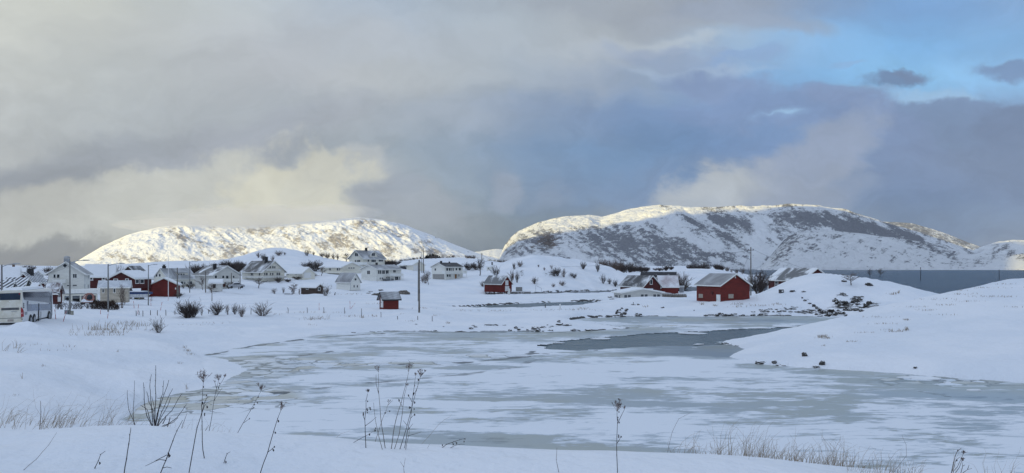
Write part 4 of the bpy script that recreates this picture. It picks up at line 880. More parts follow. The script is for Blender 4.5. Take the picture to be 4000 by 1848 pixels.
h = House('garage', 'white garage with snowy roof beside the two tall poles', 'garage', 4, 382, 432, 318, 35, 540, 196, 358, 306, 'R', WHITE2, RF_SNOW, over=0.4, snow=0.1)
h.door('R', 392, 364, 450, 428, name='garage_door').window('L', 289, 366, 307, 376, fw=0.05)
h = House('house', 'white house with black roof, long balcony and brown front door', 'house', 4, 815, 548, 278, 48, 1045, 632, 383, 332, 'L', WHITE, RF_DARKF, over=0.45)
h.window('L', 672, 404, 691, 432).wins('R', [(826,399,850,434),(860,399,884,434),(893,399,904,440),(912,399,925,440),(951,399,970,428),(993,397,1019,430),(833,484,855,514),(864,484,883,514),(989,482,1006,511)], fw=0.06)
h.door('R', 943, 484, 961, 543, m_=TAN, label='brown front door').balcony('R', 812, 434, 1100, 466, 1.7, posts=4, solid=False).chimney(0.15, 0.5, 0.7, 0.6).chimney(0.62, 0.5, 0.5, 0.4)
m = MB(); t0 = h.hit('L', 800, 0)[0]; t1 = h.hit('L', 650, 0)[0]; m.hexa(h.panel('L', t0, t1, h.z0, h.hit('L',720,478)[1], 0.01, 0.05)); m.build('foundation', CONC, h.t, origin=h.o)
h = House('cabin', 'tiny white cabin with stove pipe between dark shrubs on the rise', 'cabin', 4, 1432, 446, 328, 80, 1446, 1364, 384, 369, 'R', WHITE, RF_SNOW, over=0.3, snow=0.2); h.chimney(0.05, 0.5, 1.6, 0.5); h.wins('L', [(1380,395,1392,410)], fw=0.05)
h = House('boathouse', 'red boathouse on stilts by the water with white loft door', 'boathouse', 4, 1562, 722, 240, 42, 1697, 1333, 606, 507, 'R', RED, RF_HALF, over=0.35, sink=0.0)
h.door('R', 1613, 565, 1648, 628, name='loft_door').door('R', 1609, 642, 1659, 706)
for r in (0.1, 0.5, 0.95):
    for l in (0.03, 0.25, 0.5, 0.75, 0.97):
        m = MB(); p = h.P(h.LR*r, h.LL*l, 0); m.tube([(p.x,p.y,-0.5),(p.x,p.y,h.z0)], 0.14, 6); m.build('stilt', WOODP, h.t, origin=h.o)
BH = h
# red farm group by the channel
h = House('house', 'dark house behind the red pair with only its black roof showing', 'house', 6, 800, 600, 262, 78, 826, 352, 520, 457, 'R', DRED, RF_DARKF, over=0.4)
h = House('house', 'dark red house with grey-black roof and small window in white-edged gable', 'house', 6, 386, 740, 234, 40, 611, 78, 637, 506, 'R', DRED, RF_DARK, over=0.55)
h.window('R', 474, 556, 502, 612).window('L', 160, 677, 190, 692, fw=0.05); h.slab('R', 455, 672, 515, 690, 1.2, SNOWCAP, 'porch_roof')
h = House('house', 'bright red house with pinkish snowy roof joined to the darker one', 'house', 6, 600, 738, 240, 8, 850, 563, 646, 504, 'L', RED, RF_PINK, over=0.3); h.window('R', 612, 655, 624, 670, glass=DOORW, fw=0.04)
h = House('shed', 'small flat grey shed against the right end of the red pair', 'shed', 6, 920, 724, 246, 84, 925, 862, 652, 645, 'R', GALV, GALV, over=0.05)
h = House('bungalow', 'long low grey-white bungalow with paired windows beneath the dark red house', 'bungalow', 6, 108, 815, 200, 20, 632, -6, 728, 680, 'R', GREYW, RF_SNOW, over=0.7, snow=0.15)
h.wins('R', [(130,754,168,802),(178,754,217,802),(349,748,388,782),(400,748,440,782),(515,748,554,788),(565,748,604,788)], fw=0.05, glass=plain('grey_glass', (0.09,0.10,0.11), 0.3)).wins('L', [(8,756,50,804),(60,756,82,804)], fw=0.05)
h = House('barn', 'large red barn with grey metal roof and white corner door', 'barn', 6, 1412, 860, 152, 38, 1797, 1092, 628, 484, 'R', RED, RF_GREY, over=0.4)
h.window('R', 1516, 747, 1578, 794, glass=PALEW, trim=PALEW, fw=0.04).window('L', 1123, 745, 1175, 788, glass=PALEW, trim=PALEW, fw=0.04).door('L', 1361, 755, 1405, 862)
m = MB(); t_, z_ = h.hit('L', 1306, 727); c_ = h.C+h.dL*t_-h.dR*0.06; m.tube([Vector((c_.x,c_.y,z_)), Vector((c_.x,c_.y,z_))-h.dR*0.14], 0.28, 14); m.build('wheel_plaque', DRED, h.t, origin=h.o)
m = MB(); t_, z_ = h.hit('R', 1601, 515); c_ = h.C+h.dR*t_-h.dL*0.05; m.tube([Vector((c_.x,c_.y,z_+0.25)), Vector((c_.x,c_.y,z_-0.25))-h.dL*0.12], [0.05,0.13], 8); m.build('gable_lamp', TRIM, h.t, origin=h.o)
h = House('house', 'red house with half-snowed grey roof sunk behind the rocky knoll', 'house', 7, 970, 730, 188, 35, 1345, 515, 560, 406, 'R', DRED, RF_HALF, over=0.5)
h.window('L', 606, 574, 643, 652, fw=0.13); mb = MB(); t_, z_ = h.hit('L', 625, 612); mb.hexa(h.panel('L', h.hit('L',643,0)[0], h.hit('L',606,0)[0], z_-0.05, z_+0.05, 0.02, 0.08)); mb.build('window_bar', TRIM, h.t, origin=h.o)

for p in ((0, h.LL), (0, 0)):
    mb = MB(); c0 = h.P(p[0], p[1], 0); mb.hexa([c0+h.dR*i*0.12+h.dL*j*0.12+Vector((0,0,z)) for z in (h.z0-0.3, h.ze-0.02) for i, j in ((-1,-1),(1,-1),(1,1),(-1,1))]); mb.build('corner_board', TRIM, h.t, origin=h.o)
# ------------------------------------------------------------------ placing things on the ground seen at a photo point
_YS = np.exp(np.linspace(math.log(8), math.log(760), 900))
_cache = {}
def ground(px, py, y0=8.0, ymax=760):
    """first place along the column px where the land is seen at height py"""
    k = round(px/3)
    if k not in _cache: _cache[k] = height(np.full(_YS.shape, float(k*3)), _YS)
    z = _cache[k]; p = HY-(z-CH)/_YS*F; ok = (_YS > y0) & (p <= py) & (_YS < ymax)
    miss = not ok.any()
    i = int(np.argmax(ok)) if not miss else int(np.argmin(np.where((_YS > y0) & (_YS < ymax), np.abs(p-py), 1e9)))
    if not miss and i > 0 and p[i-1] > py and _YS[i-1] > y0:
        f = (p[i-1]-py)/(p[i-1]-p[i]+1e-9); Y = _YS[i-1]+(_YS[i]-_YS[i-1])*f; zz = z[i-1]+(z[i]-z[i-1])*f
    else: Y = _YS[i]; zz = z[i]
    return Vector(((px-HX)/F*Y, Y, zz))
def zpx(h_px, Y): return h_px/F*Y          # metres spanned by h_px pixels at depth Y
def base_at(px, Y): return Vector(((px-HX)/F*Y, Y, H(px, Y)))
# ---- lamp posts, poles, wires
POLEM = plain('pole_wood', (0.17, 0.155, 0.135), 0.85, var=0.3, scale=2.0); POLEG = plain('pole_grey', (0.20, 0.20, 0.19), 0.6); WHITEP = plain('pole_white', (0.80, 0.80, 0.78), 0.5, var=0.03); WIREM = plain('wire', (0.05, 0.05, 0.055), 0.6)
def pole(px, ptop, pbase, name, label, cat, group=None, Y=None, r=0.13, m_=None, arm=0, lean=0.0, box=False, cross=False, cap=None):
    b = ground(px, pbase, 25) if Y is None else base_at(px, Y)
    hgt = CH-(ptop-HY)/F*b.y-b.z; t = thing(name, b, label, cat, group)
    mb = MB(); mb.tube([(0,0,-0.5),(lean*0.5,0,hgt*0.5),(lean,0,hgt)], [r*1.1, r*0.95, r*0.75], 8); mb.build('pole', m_ or POLEM, t)
    if arm:
        mb = MB(); mb.tube([(lean,0,hgt-0.25),(lean+arm*0.5,0,hgt+0.02),(lean+arm,0,hgt+0.12)], 0.05, 6); am = mb.build('arm', GALV, t)
        mb = MB(); x = lean+arm; s_ = 1 if arm > 0 else -1; mb.hexa([(x-0.1,-.13,hgt+0.02),(x+0.75*s_,-.1,hgt+0.06),(x+0.75*s_,.1,hgt+0.06),(x-0.1,.13,hgt+0.02),(x-0.1,-.1,hgt+0.2),(x+0.6*s_,-.07,hgt+0.18),(x+0.6*s_,.07,hgt+0.18),(x-0.1,.1,hgt+0.2)]); mb.build('lamp_head', GALV, am)
    if box:
        mb = MB(); mb.box(-0.62,-0.18,-0.2,0.2,-0.1,0.62); mb.build('cable_box', plain('box_grey',(0.25,0.26,0.27)), t); mb = MB(); mb.box(0.2,0.42,-0.15,0.15,-0.1,0.5); mb.build('cable_box', plain('box_tan',(0.30,0.29,0.24)), t)
    if cross:
        mb = MB(); mb.box(-0.65,0.65,-0.06,0.06,hgt-0.75,hgt-0.62); c_ = mb.build('crossarm', m_ or POLEM, t)
        for x in (-0.55, 0.55): mb = MB(); mb.tube([(x,0,hgt-0.62),(x,0,hgt-0.42)], [0.05,0.07], 6); mb.build('insulator', BRICK, c_)
    if cap: mb = MB(); mb.tube([(lean,0,hgt),(lean,0,hgt+0.15)], [r*1.2,r*0.5], 8); mb.build('finial', cap, t)
    t['top'] = hgt; return t
LG = 'lamp posts along the road on the left'
pole(7, 1034, 1200, 'lamp_post', 'lamp post at the left edge, rising behind the coach', 'lamp post', LG, Y=92, r=0.12, m_=POLEG, arm=1.6)
pole(273, 1020, 1229, 'lamp_post', 'lamp post with grey cable boxes at its foot, before the white gable house', 'lamp post', LG, r=0.11, m_=POLEG, arm=1.9, box=True)
pole(422.5, 1032, 1218, 'lamp_post', 'lamp post before the beige garage and the end of the hedge', 'lamp post', LG, r=0.11, m_=POLEG, arm=1.9)
pole(579.5, 1035, 1193, 'lamp_post', 'lamp post just left of the red gabled garage', 'lamp post', LG, r=0.10, m_=POLEG, arm=1.2)
pole(741, 1022, 1143, 'lamp_post', 'lamp post right of the red garage before the white dormer house', 'lamp post', LG, r=0.11, m_=POLEG, arm=1.6)
pole(657.5, 1003, 1160, 'flagpole', 'tall thin white flagpole in front of the red gabled garage', 'flagpole', Y=185, r=0.08, m_=WHITEP, cap=WHITEP)
UG = 'wooden poles in the village'
pole(692.6, 1046, 1165, 'utility_pole', 'thick wooden pole at the right edge of the red garage', 'pole', UG, r=0.15)
pole(701, 1095, 1166, 'pole_stay', 'short leaning wooden prop beside the pole at the red garage', 'pole', UG, r=0.12, lean=-0.6)
pole(803, 1057, 1143, 'utility_pole', 'wooden pole in front of the left side of the pale balcony house', 'pole', UG, r=0.13)
pole(857, 1054, 1126, 'utility_pole', 'wooden pole before the gable of the pale balcony house', 'pole', UG, r=0.12)
pole(904, 1066, 1127, 'utility_pole', 'shorter wooden pole before the balcony of the pale house', 'pole', UG, r=0.12)
pole(938, 1060, 1130, 'utility_pole', 'wooden pole right of the pale balcony house', 'pole', UG, r=0.14)
pole(931.5, 1097, 1130, 'utility_pole', 'stubby wooden post beside the pole right of the pale balcony house', 'pole', UG, r=0.12)
pole(828, 1143, 1176, 'wooden_post', 'short thin post below the bare tree in the middle of the snowfield', 'post', r=0.09)
pole(1637.4, 1015, 1221, 'utility_pole', 'nearest tall bare wooden pole, right of the small red shed', 'pole', r=0.15)
pole(1633.5, 1026, 1171, 'utility_pole', 'thin pole seen just left behind the nearest tall pole', 'pole', Y=172, r=0.10, m_=POLEG)
pole(1653.5, 970, 1066, 'utility_pole', 'highest dark pole on the rise by the white garage', 'pole', r=0.20)
pole(1646, 986, 1066, 'lamp_post', 'lamp post with its arm to the left beside the dark pole on the rise', 'lamp post', r=0.11, m_=POLEG, arm=-1.6)
pole(1882, 988, 1052, 'utility_pole', 'far pole on the ridge above the red boathouse', 'pole', Y=380, r=0.2, cross=True)
PW_ = pole(2933, 965, 1156, 'utility_pole', 'tall pole carrying wires at the right end of the large red barn', 'pole', Y=166, r=0.13, cross=True)
def wire(pts, label, r=0.03):
    P = [at(px, Y, py=py) for px, py, Y in pts]
    o = P[0]; mb = MB(); fine = []
    for a, b in zip(P[:-1], P[1:]): fine += [a.lerp(b, i/6) for i in range(6)]
    fine.append(P[-1]); mb.tube([p-o for p in fine], r, 5); w_ = mb.build('wire', WIREM, loc=o); tag(w_, label, 'wire'); return w_
wire([(2931,978,166),(2840,991,185),(2700,1010,215),(2560,1026,250),(2482,1033,275),(2240,1041,310),(2053,1045,340),(1960,1037,360),(1883,996,380)], 'power line sagging left from the barn pole across the middle mound', 0.035)
wire([(2935,971,166),(2970,988,180),(3003,1003,192),(3138,1048,215)], 'short power line dropping right from the barn pole to the sunken red house', 0.025)
wire([(2931,986,166),(2894,1070,176)], 'stay wire slanting down left behind the barn pole', 0.02)
wire([(275,1038,111),(232,1056,135),(190,1067,164)], 'thin cable from the boxed lamp post to the white gable house', 0.02)
# ---- fence posts, markers, stakes
FPM = plain('post_grey_wood', (0.10, 0.09, 0.085), 0.9, var=0.3)
FG = 'thin fence posts across the snowfield'
pts = [(2,110,895,965),(2,147,895,950),(2,198,895,975),(2,300,890,955),(2,392,890,960),(2,505,885,960),(2,623,885,950),(2,1072,880,938),(2,1633,870,945),(2,316,712,768),
       (3,425,922,1000),(3,680,922,995),(3,903,920,995),(3,1176,922,1003),(3,1403,935,1040),(3,1660,980,1053),(3,1880,1035,1078),(4,450,1033,1092),(4,640,1037,1107)]
where = ['leftmost fence post, below the low red house','fence post just right of the leftmost one','fence post left of the lamp post shaft','fence post below the left wall of the red garage','fence post below the gable of the red garage','fence post below the flagpole','fence post at the left edge of the largest bush','fence post at the left edge of the second bush','fence post left of the round pale bush','thin post standing apart below the red garage corner',
 'fence post right of the round pale bush','second fence post right of the round pale bush','third fence post right of the round pale bush, above a straw tuft','fence post below the white cottage, left of the two crossed stakes','fence post rising from a straw tuft left of the red shed','fence post below the door of the small red shed','short fence post right below the small red shed','fence post left of the nearest tall pole foot','last fence post on the right, right of the nearest tall pole']
for (k, x, y0, y1), lb in zip(pts, where):
    b = ground(PX(k,x), PY(k,y1), 30); hgt = zpx((y1-y0)/3.4, b.y); mb = MB(); mb.tube([(0,0,-0.3),(rng.uniform(-.03,.03),0,hgt*0.6),(rng.uniform(-.06,.06),0,hgt)], [0.055,0.05,0.045], 6)
    tag(mb.build('fence_post', FPM, loc=b), lb, 'post', FG)
def redwhite():
    m, n, b = mat('stake_red_white'); t = n.new('ShaderNodeTexCoord').outputs['Object']; x, y, z = n.sep(t)
    n.put(b.inputs['Base Color'], n.mix(n.m('GREATER_THAN', n.m('FRACT', n.m('MULTIPLY', z, 1.1)), 0.62), (0.42, 0.10, 0.09), (0.75, 0.62, 0.60))); b.inputs['Roughness'].default_value = 0.5; return m
RW = redwhite()
for k, x0, y1, x1, y0, lb in ((1,838,1040,880,900,'nearest leaning pink snow stake, right of the coach'),(1,742,1010,728,880,'snow stake just right of the coach mirror'),(1,1337,945,1333,872,'snow stake below the dense hedge'),(1,1425,1000,1440,912,'leaning snow stake at the foot of the lamp post by the garage'),(1,1782,865,1774,770,'snow stake left of the leaning pair near the red garage'),
                           (2,127,940,142,810,'leaning snow stake among the leftmost fence posts'),(2,306,832,300,720,'snow stake right of the lamp post below the red garage'),(2,430,893,453,780,'leaning snow stake below the red garage gable'),(2,533,765,532,690,'snow stake at the foot of the flagpole'),
                           (3,838,960,838,864,'upright snow stake between second and third fence posts'),(3,1250,940,1247,830,'upright snow stake of the crossing pair left of the red shed'),(3,1254,938,1316,864,'slanting snow stake of the crossing pair left of the red shed'),(3,1872,920,1888,872,'snow stake leaning on the right end of the small red shed')):
    b = ground(PX(k,x0), PY(k,y1), 30); hgt = zpx((y1-y0)/3.4, b.y); dx_ = zpx((x1-x0)/3.4, b.y); mb = MB(); mb.tube([(-dx_*0.1,0,-0.2),(dx_,0,hgt)], 0.035, 6)
    tag(mb.build('snow_stake', RW, loc=b), lb, 'stake', 'red and white snow stakes')
for px, p0, p1, lb in ((2188, 1188, 1208, 'white marker post by the grey pool, nearer and thicker one'), (2130, 1187, 1201, 'thin marker post standing in the grey pool')):
    b = ground(px, p1+1, 60); hgt = zpx(p1-p0, b.y); mb = MB(); mb.tube([(0,0,-0.4),(0,0,hgt)], 0.17 if px > 2150 else 0.10, 8); mb.tube([(0,0,hgt),(0,0,hgt+0.08)], [0.18, 0.05], 8) if px > 2150 else None
    tag(mb.build('marker_post', WHITEP if px > 2150 else FPM, loc=b), lb, 'post')
for px, p0, p1, lb in ((3596,1047,1094,'slender sea mark standing in the open water nearer the middle'),(3903,1056,1092,'slender sea mark in open water near the right edge')):
    Y = CH*F/(p1-HY); mb = MB(); hgt = zpx(p1-p0, Y); mb.tube([(0,0,-1),(0,0,hgt)], [0.24,0.16], 8); mb.tube([(0,0,hgt-0.2),(0,0,hgt+0.6)], [0.35,0.1], 8); tag(mb.build('sea_mark', WIREM, loc=at(px, Y, 0)), lb, 'sea mark')
pole(2957, 1153, 1176, 'marker_post', 'short white post on the slope right of the barn pole', 'post', r=0.06, m_=WHITEP)
pole(1306.5, 1142, 1153, 'wooden_post', 'short dark leaning post right of the brown cabin', 'post', r=0.13, m_=BRICK, lean=0.25)
pole(2474, 1180, 1187, 'wooden_post', 'tiny post on the snow below the long bungalow', 'post', r=0.07)
# nest box on the knoll
b = ground(3052, 1144, 100); t = thing('crate', b, 'dark open crate with white inner side on the knoll slope', 'crate')
mb = MB(); mb.box(-0.42,0.42,-0.3,0.4,-0.1,0.70); mb.build('box', plain('crate_dark', (0.06,0.06,0.065), 0.8), t); mb = MB(); mb.tube([(0.12,-0.32,0.35),(0.12,-0.30,0.35)], 0.16, 10); mb.build('opening', TRIM, t)
# stone and timber wall beside the bungalow
b = at(2640, 192, 0.6); mb = MB(); a0 = at(PX(6,640),194,0.3)-b; a1 = at(PX(6,955),188,0.3)-b
for i in range(12):
    p = a0.lerp(a1, (i+0.5)/12); w_ = (a1-a0).length/12; mb.hexa([(p.x-w_*.48,p.y-.5,0),(p.x+w_*.48,p.y-.5,0),(p.x+w_*.48,p.y+.5,0),(p.x-w_*.48,p.y+.5,0),(p.x-w_*.46,p.y-.4,1.6+rng.uniform(-.1,.15)),(p.x+w_*.46,p.y-.4,1.6+rng.uniform(-.1,.15)),(p.x+w_*.46,p.y+.4,1.65),(p.x-w_*.46,p.y+.4,1.65)])
t = thing('quay', b, 'low stone quay between long bungalow and red barn', 'quay'); mb.build('wall', plain('quay_stone', (0.20,0.18,0.155), 0.9, var=0.3, bumpy=0.05), t)
mb = MB(); mb.hexa([a0+Vector((0,-.45,1.68)),a1+Vector((0,-.45,1.68)),a1+Vector((0,.45,1.68)),a0+Vector((0,.45,1.68)),a0+Vector((0,-.4,1.85)),a1+Vector((0,-.4,1.85)),a1+Vector((0,.4,1.85)),a0+Vector((0,.4,1.85))]); mb.build('snow_cover', SNOWCAP, t)
# jetty and floating dock beside the boathouse
t = thing('jetty', at(PX(4,1750), 243, 0.5), 'low snow-covered timber jetty on short legs beside the red boathouse', 'jetty'); o_ = t.location
x0, x1 = at(PX(4,1690),241,0).x-o_.x, at(PX(5,250),241,0).x-o_.x
mb = MB(); mb.box(x0, x1, -2.2, 0.2, 0.35, 0.55); mb.build('deck', WOODP, t); mb = MB(); mb.box(x0+.05, x1-.05, -2.1, 0.1, 0.555, 0.75); mb.build('snow_cover', SNOWCAP, t)
for i in range(8):
    xx = x0+(x1-x0)*(i+.5)/8
    mb = MB(); mb.tube([(xx,-2.0,-1.2),(xx,-2.0,0.35)], 0.13, 6); mb.build('leg', WOODP, t)
mb = MB(); mb.box(x0+1.5, x0+3.6, -1.2, 0.1, 0.8, 2.1); mb.build('fish_crate', plain('net_grey',(0.24,0.24,0.23)), t)
mb = MB(); mb.tube([(x0+8,-.2,2.6),(x1+3.5,-.2,1.7)], 0.05, 5); mb.tube([(x0+8,-.2,0.6),(x0+8,-.2,2.6)], 0.05, 5); mb.tube([(x1+3.5,-.2,0.0),(x1+3.5,-.2,1.7)], 0.05, 5); mb.build('handrail', GALV, t)
mb = MB(); mb.box(0, at(PX(5,630),240,0).x-at(PX(5,245),240,0).x, -1.2, 1.2, -0.2, 0.35); d = mb.build('floating_dock', WOODP, loc=at(PX(5,245),240,0.0)); tag(d, 'long flat floating dock with snow on it in the narrow channel', 'dock')
mb = MB(); mb.box(0.1, at(PX(5,630),240,0).x-at(PX(5,245),240,0).x-0.1, -1.1, 1.1, 0.354, 0.5); mb.build('snow_cover', SNOWCAP, d)
b = ground(PX(4,1662), PY(4,752), 150, 250); mb = MB(); mb.tube([(0,0,-.5),(0,0,1.9)], 0.38, 8); tag(mb.build('mooring_post', GREYW, loc=b), 'thick pale mooring post before the boathouse door', 'post')
# ---- parked boat under blue cover, left of the red garage
t = thing('boat', at(PX(2,60), 176, 1.6), 'boat with blue and white hull laid up beside the red garage', 'boat'); o_ = t.location
def boatprof(z, w_): return [(x, y, z) for x, y in ((-w_*0.5,-1.3),(w_*0.35,-1.3),(w_*0.5,0),(w_*0.35,1.3),(-w_*0.5,1.3))]
L_ = 9.5
mb = MB(); a = boatprof(0.3, L_*0.8); c_ = boatprof(1.55, L_); mb.add([*[(p[0]*0.9,p[1]*0.5,p[2]) for p in a], *c_], [(4,3,2,1,0),(5,6,7,8,9)]+[(i,(i+1)%5,5+(i+1)%5,5+i) for i in range(5)]); mb.build('hull', plain('hull_white',(0.7,0.71,0.72),0.3), t)
mb = MB(); a = [(p[0]*1.004,p[1]*1.01,1.12) for p in c_]; c2 = [(p[0]*1.01,p[1]*1.02,1.62) for p in c_]; mb.add(a+c2, [(i,(i+1)%5,5+(i+1)%5,5+i) for i in range(5)]+[(5,6,7,8,9)]); mb.build('blue_stripe', plain('hull_blue',(0.02,0.045,0.13),0.3), t)
mb = MB(); mb.box(-L_*.48, L_*.33, -1.1, 1.1, 1.63, 1.85); mb.build('snow_cover', SNOWCAP, t)
mb = MB(); mb.hexa([(-1.6,-.7,1.86),(-.3,-.7,1.86),(-.3,.7,1.86),(-1.6,.7,1.86),(-1.2,-.5,2.9),(-.7,-.5,2.9),(-.7,.5,2.9),(-1.2,.5,2.9)]); mb.build('covered_motor', BRICK, t)
for x in (-3, 2.2): mb = MB(); mb.box(x-.1, x+.1, -1, 1, -0.8, 0.32); mb.build('cradle', WOODP, t)
# ---- small vehicle with a rounded windscreen half hidden by the hedge
t = thing('small_vehicle', at(PX(1,1175), 134, 1.1), 'small vehicle with rounded dark windscreen and red frame behind the hedge', 'vehicle'); s_ = 135/F/3.4
def vx(x): return (x-1175)*s_
def vz(y): return CH-(PY(1,y)-HY)/F*135-1.1
prof = [(1098,790),(1098,760),(1110,715),(1135,678),(1165,662),(1215,663),(1240,690),(1247,740),(1225,775),(1225,790)]
VP = [Vector((vx(x),0,vz(y))) for x, y in prof]
t.rotation_euler = (0, 0, R(30)); mb = MB(); mb.prism(VP, (0,1.7,0)); mb.build('body', plain('vehicle_red',(0.33,0.15,0.12),0.5), t)
pr = [(1152,730),(1160,700),(1175,682),(1205,678),(1218,700),(1218,740),(1190,752),(1165,748)]
mb = MB(); mb.prism([Vector((vx(x),-0.05,vz(y))) for x, y in pr], (0,0.04,0)); mb.build('windscreen', GLASS, t)
pr = [(1130,735),(1150,755),(1185,765),(1225,760),(1228,778),(1085,778),(1100,745)]
mb = MB(); mb.prism([Vector((vx(x),-0.25,vz(y))) for x, y in pr], (0,0.24,0)); mb.build('snow_on_bonnet', SNOWCAP, t)
pr = [(1112,735),(1120,710),(1140,685),(1150,690),(1130,715),(1124,740)]
mb = MB(); mb.prism([Vector((vx(x),-0.08,vz(y))) for x, y in pr], (0,0.06,0)); mb.build('window_post', plain('pale_pink',(0.6,0.48,0.42)), t)
for x in (1112, 1208):
    mb = MB(); mb.tube([(vx(x),0.2,vz(788)),(vx(x),0.55,vz(788))], 0.38, 12); mb.build('wheel', BRICK, t)
# ---- cars half buried by houses
def car(px, py, Yc_, label, col, sc_=1.0, rz=0.0, snow=True):
    b = base_at(px, Yc_); b.z = CH-(py-HY)/F*Yc_; t = thing('parked_car', b, label, 'car'); t.rotation_euler = (0,0,rz)
    P = [(-2.1,.35),(-2.15,.8),(-1.75,1.0),(-1.2,1.08),(-.7,1.5),(.7,1.52),(1.35,1.1),(2.0,.95),(2.15,.7),(2.1,.35)]
    mb = MB(); mb.prism([Vector((x*sc_,-.85*sc_,z*sc_)) for x, z in P], (0,1.7*sc_,0)); mb.build('body', plain('car_'+label[:6], col, 0.25), t)
    mb = MB(); mb.prism([Vector((x*sc_,-.87*sc_,z*sc_)) for x, z in ((-1.05,1.08),(-.62,1.42),(.62,1.44),(1.15,1.1))], (0,1.74*sc_,0)); mb.build('windows', GLASS, t)
    for x in (-1.35, 1.35):
        for y in (-.8, .8): mb = MB(); mb.tube([(x*sc_,(y-.1)*sc_,.33*sc_),(x*sc_,(y+.1)*sc_,.33*sc_)], .33*sc_, 12); mb.build('wheel', BRICK, t)
    if snow: mb = MB(); mb.prism([Vector((x*sc_,-.75*sc_,z*sc_)) for x, z in ((-.7,1.525),(.7,1.545),(.6,1.72),(-.6,1.7))], (0,1.5*sc_,0)); mb.build('snow_cover', SNOWCAP, t)
    return t
car(PX(2,1440), PY(2,598), 208, 'snow-topped silver car by the poles right of the pale balcony house', (0.35,0.36,0.38), rz=0.5)
car(PX(4,242), PY(4,420), 322, 'snow-covered dark car left of the white garage on the rise', (0.05,0.05,0.06), rz=0.15)
car(PX(1,1010), PY(1,757), 158.6, 'silver car parked under the white carport', (0.30,0.32,0.35), rz=0.1, snow=False)
# ---- coach
class Frame(House):
    def __init__(s, k, X, Y, phi, LR, LL, z0): 
        s.k = k; px = PX(k, X); u = (px-HX)/F; a = R(phi)-math.atan(u); s.C = Vector((u*Y, Y, 0)); s.Y = Y
        s.dR = Vector((math.cos(a), math.sin(a), 0)); s.dL = Vector((-math.sin(a), math.cos(a), 0)); s.LR = LR; s.LL = LL; s.z0 = z0; s.o = Vector((u*Y, Y, z0))
fb = Frame(1, 300, 76, 75.2, 12.0, 2.55, 2.95)
bus = thing('coach', fb.o, 'white touring coach, dirty rear, parked behind a snow heap at the left edge', 'coach')
BUSW = plain('coach_white', (0.72, 0.73, 0.73), 0.28, var=0.04, scale=0.7)
def dirty():
    m, n, b = mat('coach_rear_dirt'); t = n.new('ShaderNodeTexCoord').outputs['Object']; x, y, z = n.sep(t)
    f = n.noise(t, 1.6, 6, 0.65, 0.5); n.put(b.inputs['Base Color'], n.mix(n.sm(f, 0.3, 0.7), (0.60, 0.56, 0.45), (0.74, 0.72, 0.64))); b.inputs['Roughness'].default_value = 0.5; return m
BUSD = dirty(); BGL = plain('coach_glass', (0.03, 0.045, 0.07), 0.06, var=0.2, scale=0.6)
z0b = 3.36; zt = 6.62
sec = [(0.04,z0b),(0,z0b+0.3),(0,z0b+1.6),(0.05,zt-0.35),(0.16,zt-0.12),(0.42,zt),(2.13,zt),(2.39,zt-0.12),(2.5,zt-0.35),(2.55,z0b+1.6),(2.55,z0b+0.3),(2.51,z0b)]
def bp(r, l, z): return fb.P(r, l, z)
mb = MB(); rs = [(0.0,0.93),(0.12,1.0),(11.2,1.0),(11.75,0.97),(12.0,0.9)]; n_ = len(sec); vs = []
for r, k_ in rs:
    for l, z in sec: vs.append(bp(r, 1.275+(l-1.275)*k_, z0b+(z-z0b)*(k_ if k_ < 1 and r > 6 else (0.985 if r == 0 else 1))))
fs = [tuple(range(n_)), tuple((len(rs)-1)*n_+i for i in range(n_-1, -1, -1))]+[(i*n_+(j+1)%n_, i*n_+j, (i+1)*n_+j, (i+1)*n_+(j+1)%n_) for i in range(len(rs)-1) for j in range(n_)]
mb.add(vs, fs); body = mb.build('body', BUSW, bus, origin=fb.o)
def side_poly(pts, off, m_, name, th=0.03, par=None):
    P_ = []
    for x, y in pts: t_, z = fb.hit('R', x, y, off); q = fb.C+fb.dR*t_-fb.dL*off; P_.append(Vector((q.x,q.y,z)))
    mb = MB(); mb.prism(P_, fb.dL*th); return mb.build(name, m_, par or bus, origin=fb.o)
def rear_poly(pts, off, m_, name, th=0.03, par=None):
    P_ = []
    for x, y in pts: t_, z = fb.hit('L', x, y, off); q = fb.C+fb.dL*t_-fb.dR*off; P_.append(Vector((q.x,q.y,z)))
    mb = MB(); mb.prism(P_, fb.dR*th); return mb.build(name, m_, par or bus, origin=fb.o)
rear_poly([(-18,1052),(290,1052),(298,1000),(298,632),(285,622),(-14,630),(-22,700)], 0.04, BUSD, 'rear_panel', 0.05)
rear_poly([(-5,758),(268,752),(272,660),(-5,668)], 0.06, BGL, 'rear_window'); gr = rear_poly([(16,893),(250,886),(252,855),(18,862)], 0.06, BRICK, 'grille')
for y in (866, 874, 882): rear_poly([(20,y+3),(248,y),(248,y-2),(20,y+1)], 0.08, GALV, 'grille_bar', 0.02, gr)
rear_poly([(278,985),(298,978),(298,870),(278,850)], 0.08, plain('tail_light_red', (0.30,0.012,0.02), 0.2), 'tail_light'); side_poly([(302,978),(320,975),(320,905),(302,868)], 0.03, plain('tail_light_red', (0.30,0.012,0.02), 0.2), 'tail_light')
rear_poly([(282,940),(297,938),(297,920),(282,922)], 0.10, plain('lens_pale', (0.75,0.35,0.35), 0.2), 'lens'); rear_poly([(-20,1003),(297,995),(297,990),(-20,998)], 0.06, BRICK, 'seam', 0.02)
rear_poly([(100,1042),(180,1040),(180,1010),(100,1012)], 0.06, plain('plate_recess', (0.42,0.37,0.33)), 'plate_recess', 0.02); rear_poly([(250,682),(268,681),(268,662),(250,663)], 0.09, plain('tail_light_red', (0.30,0.012,0.02), 0.2), 'marker_light')
rear_poly([(120,780),(140,779),(140,768),(120,769)], 0.08, TRIM, 'badge', 0.02); rear_poly([(145,910),(222,908),(222,902),(145,904)], 0.06, GALV, 'badge', 0.02)
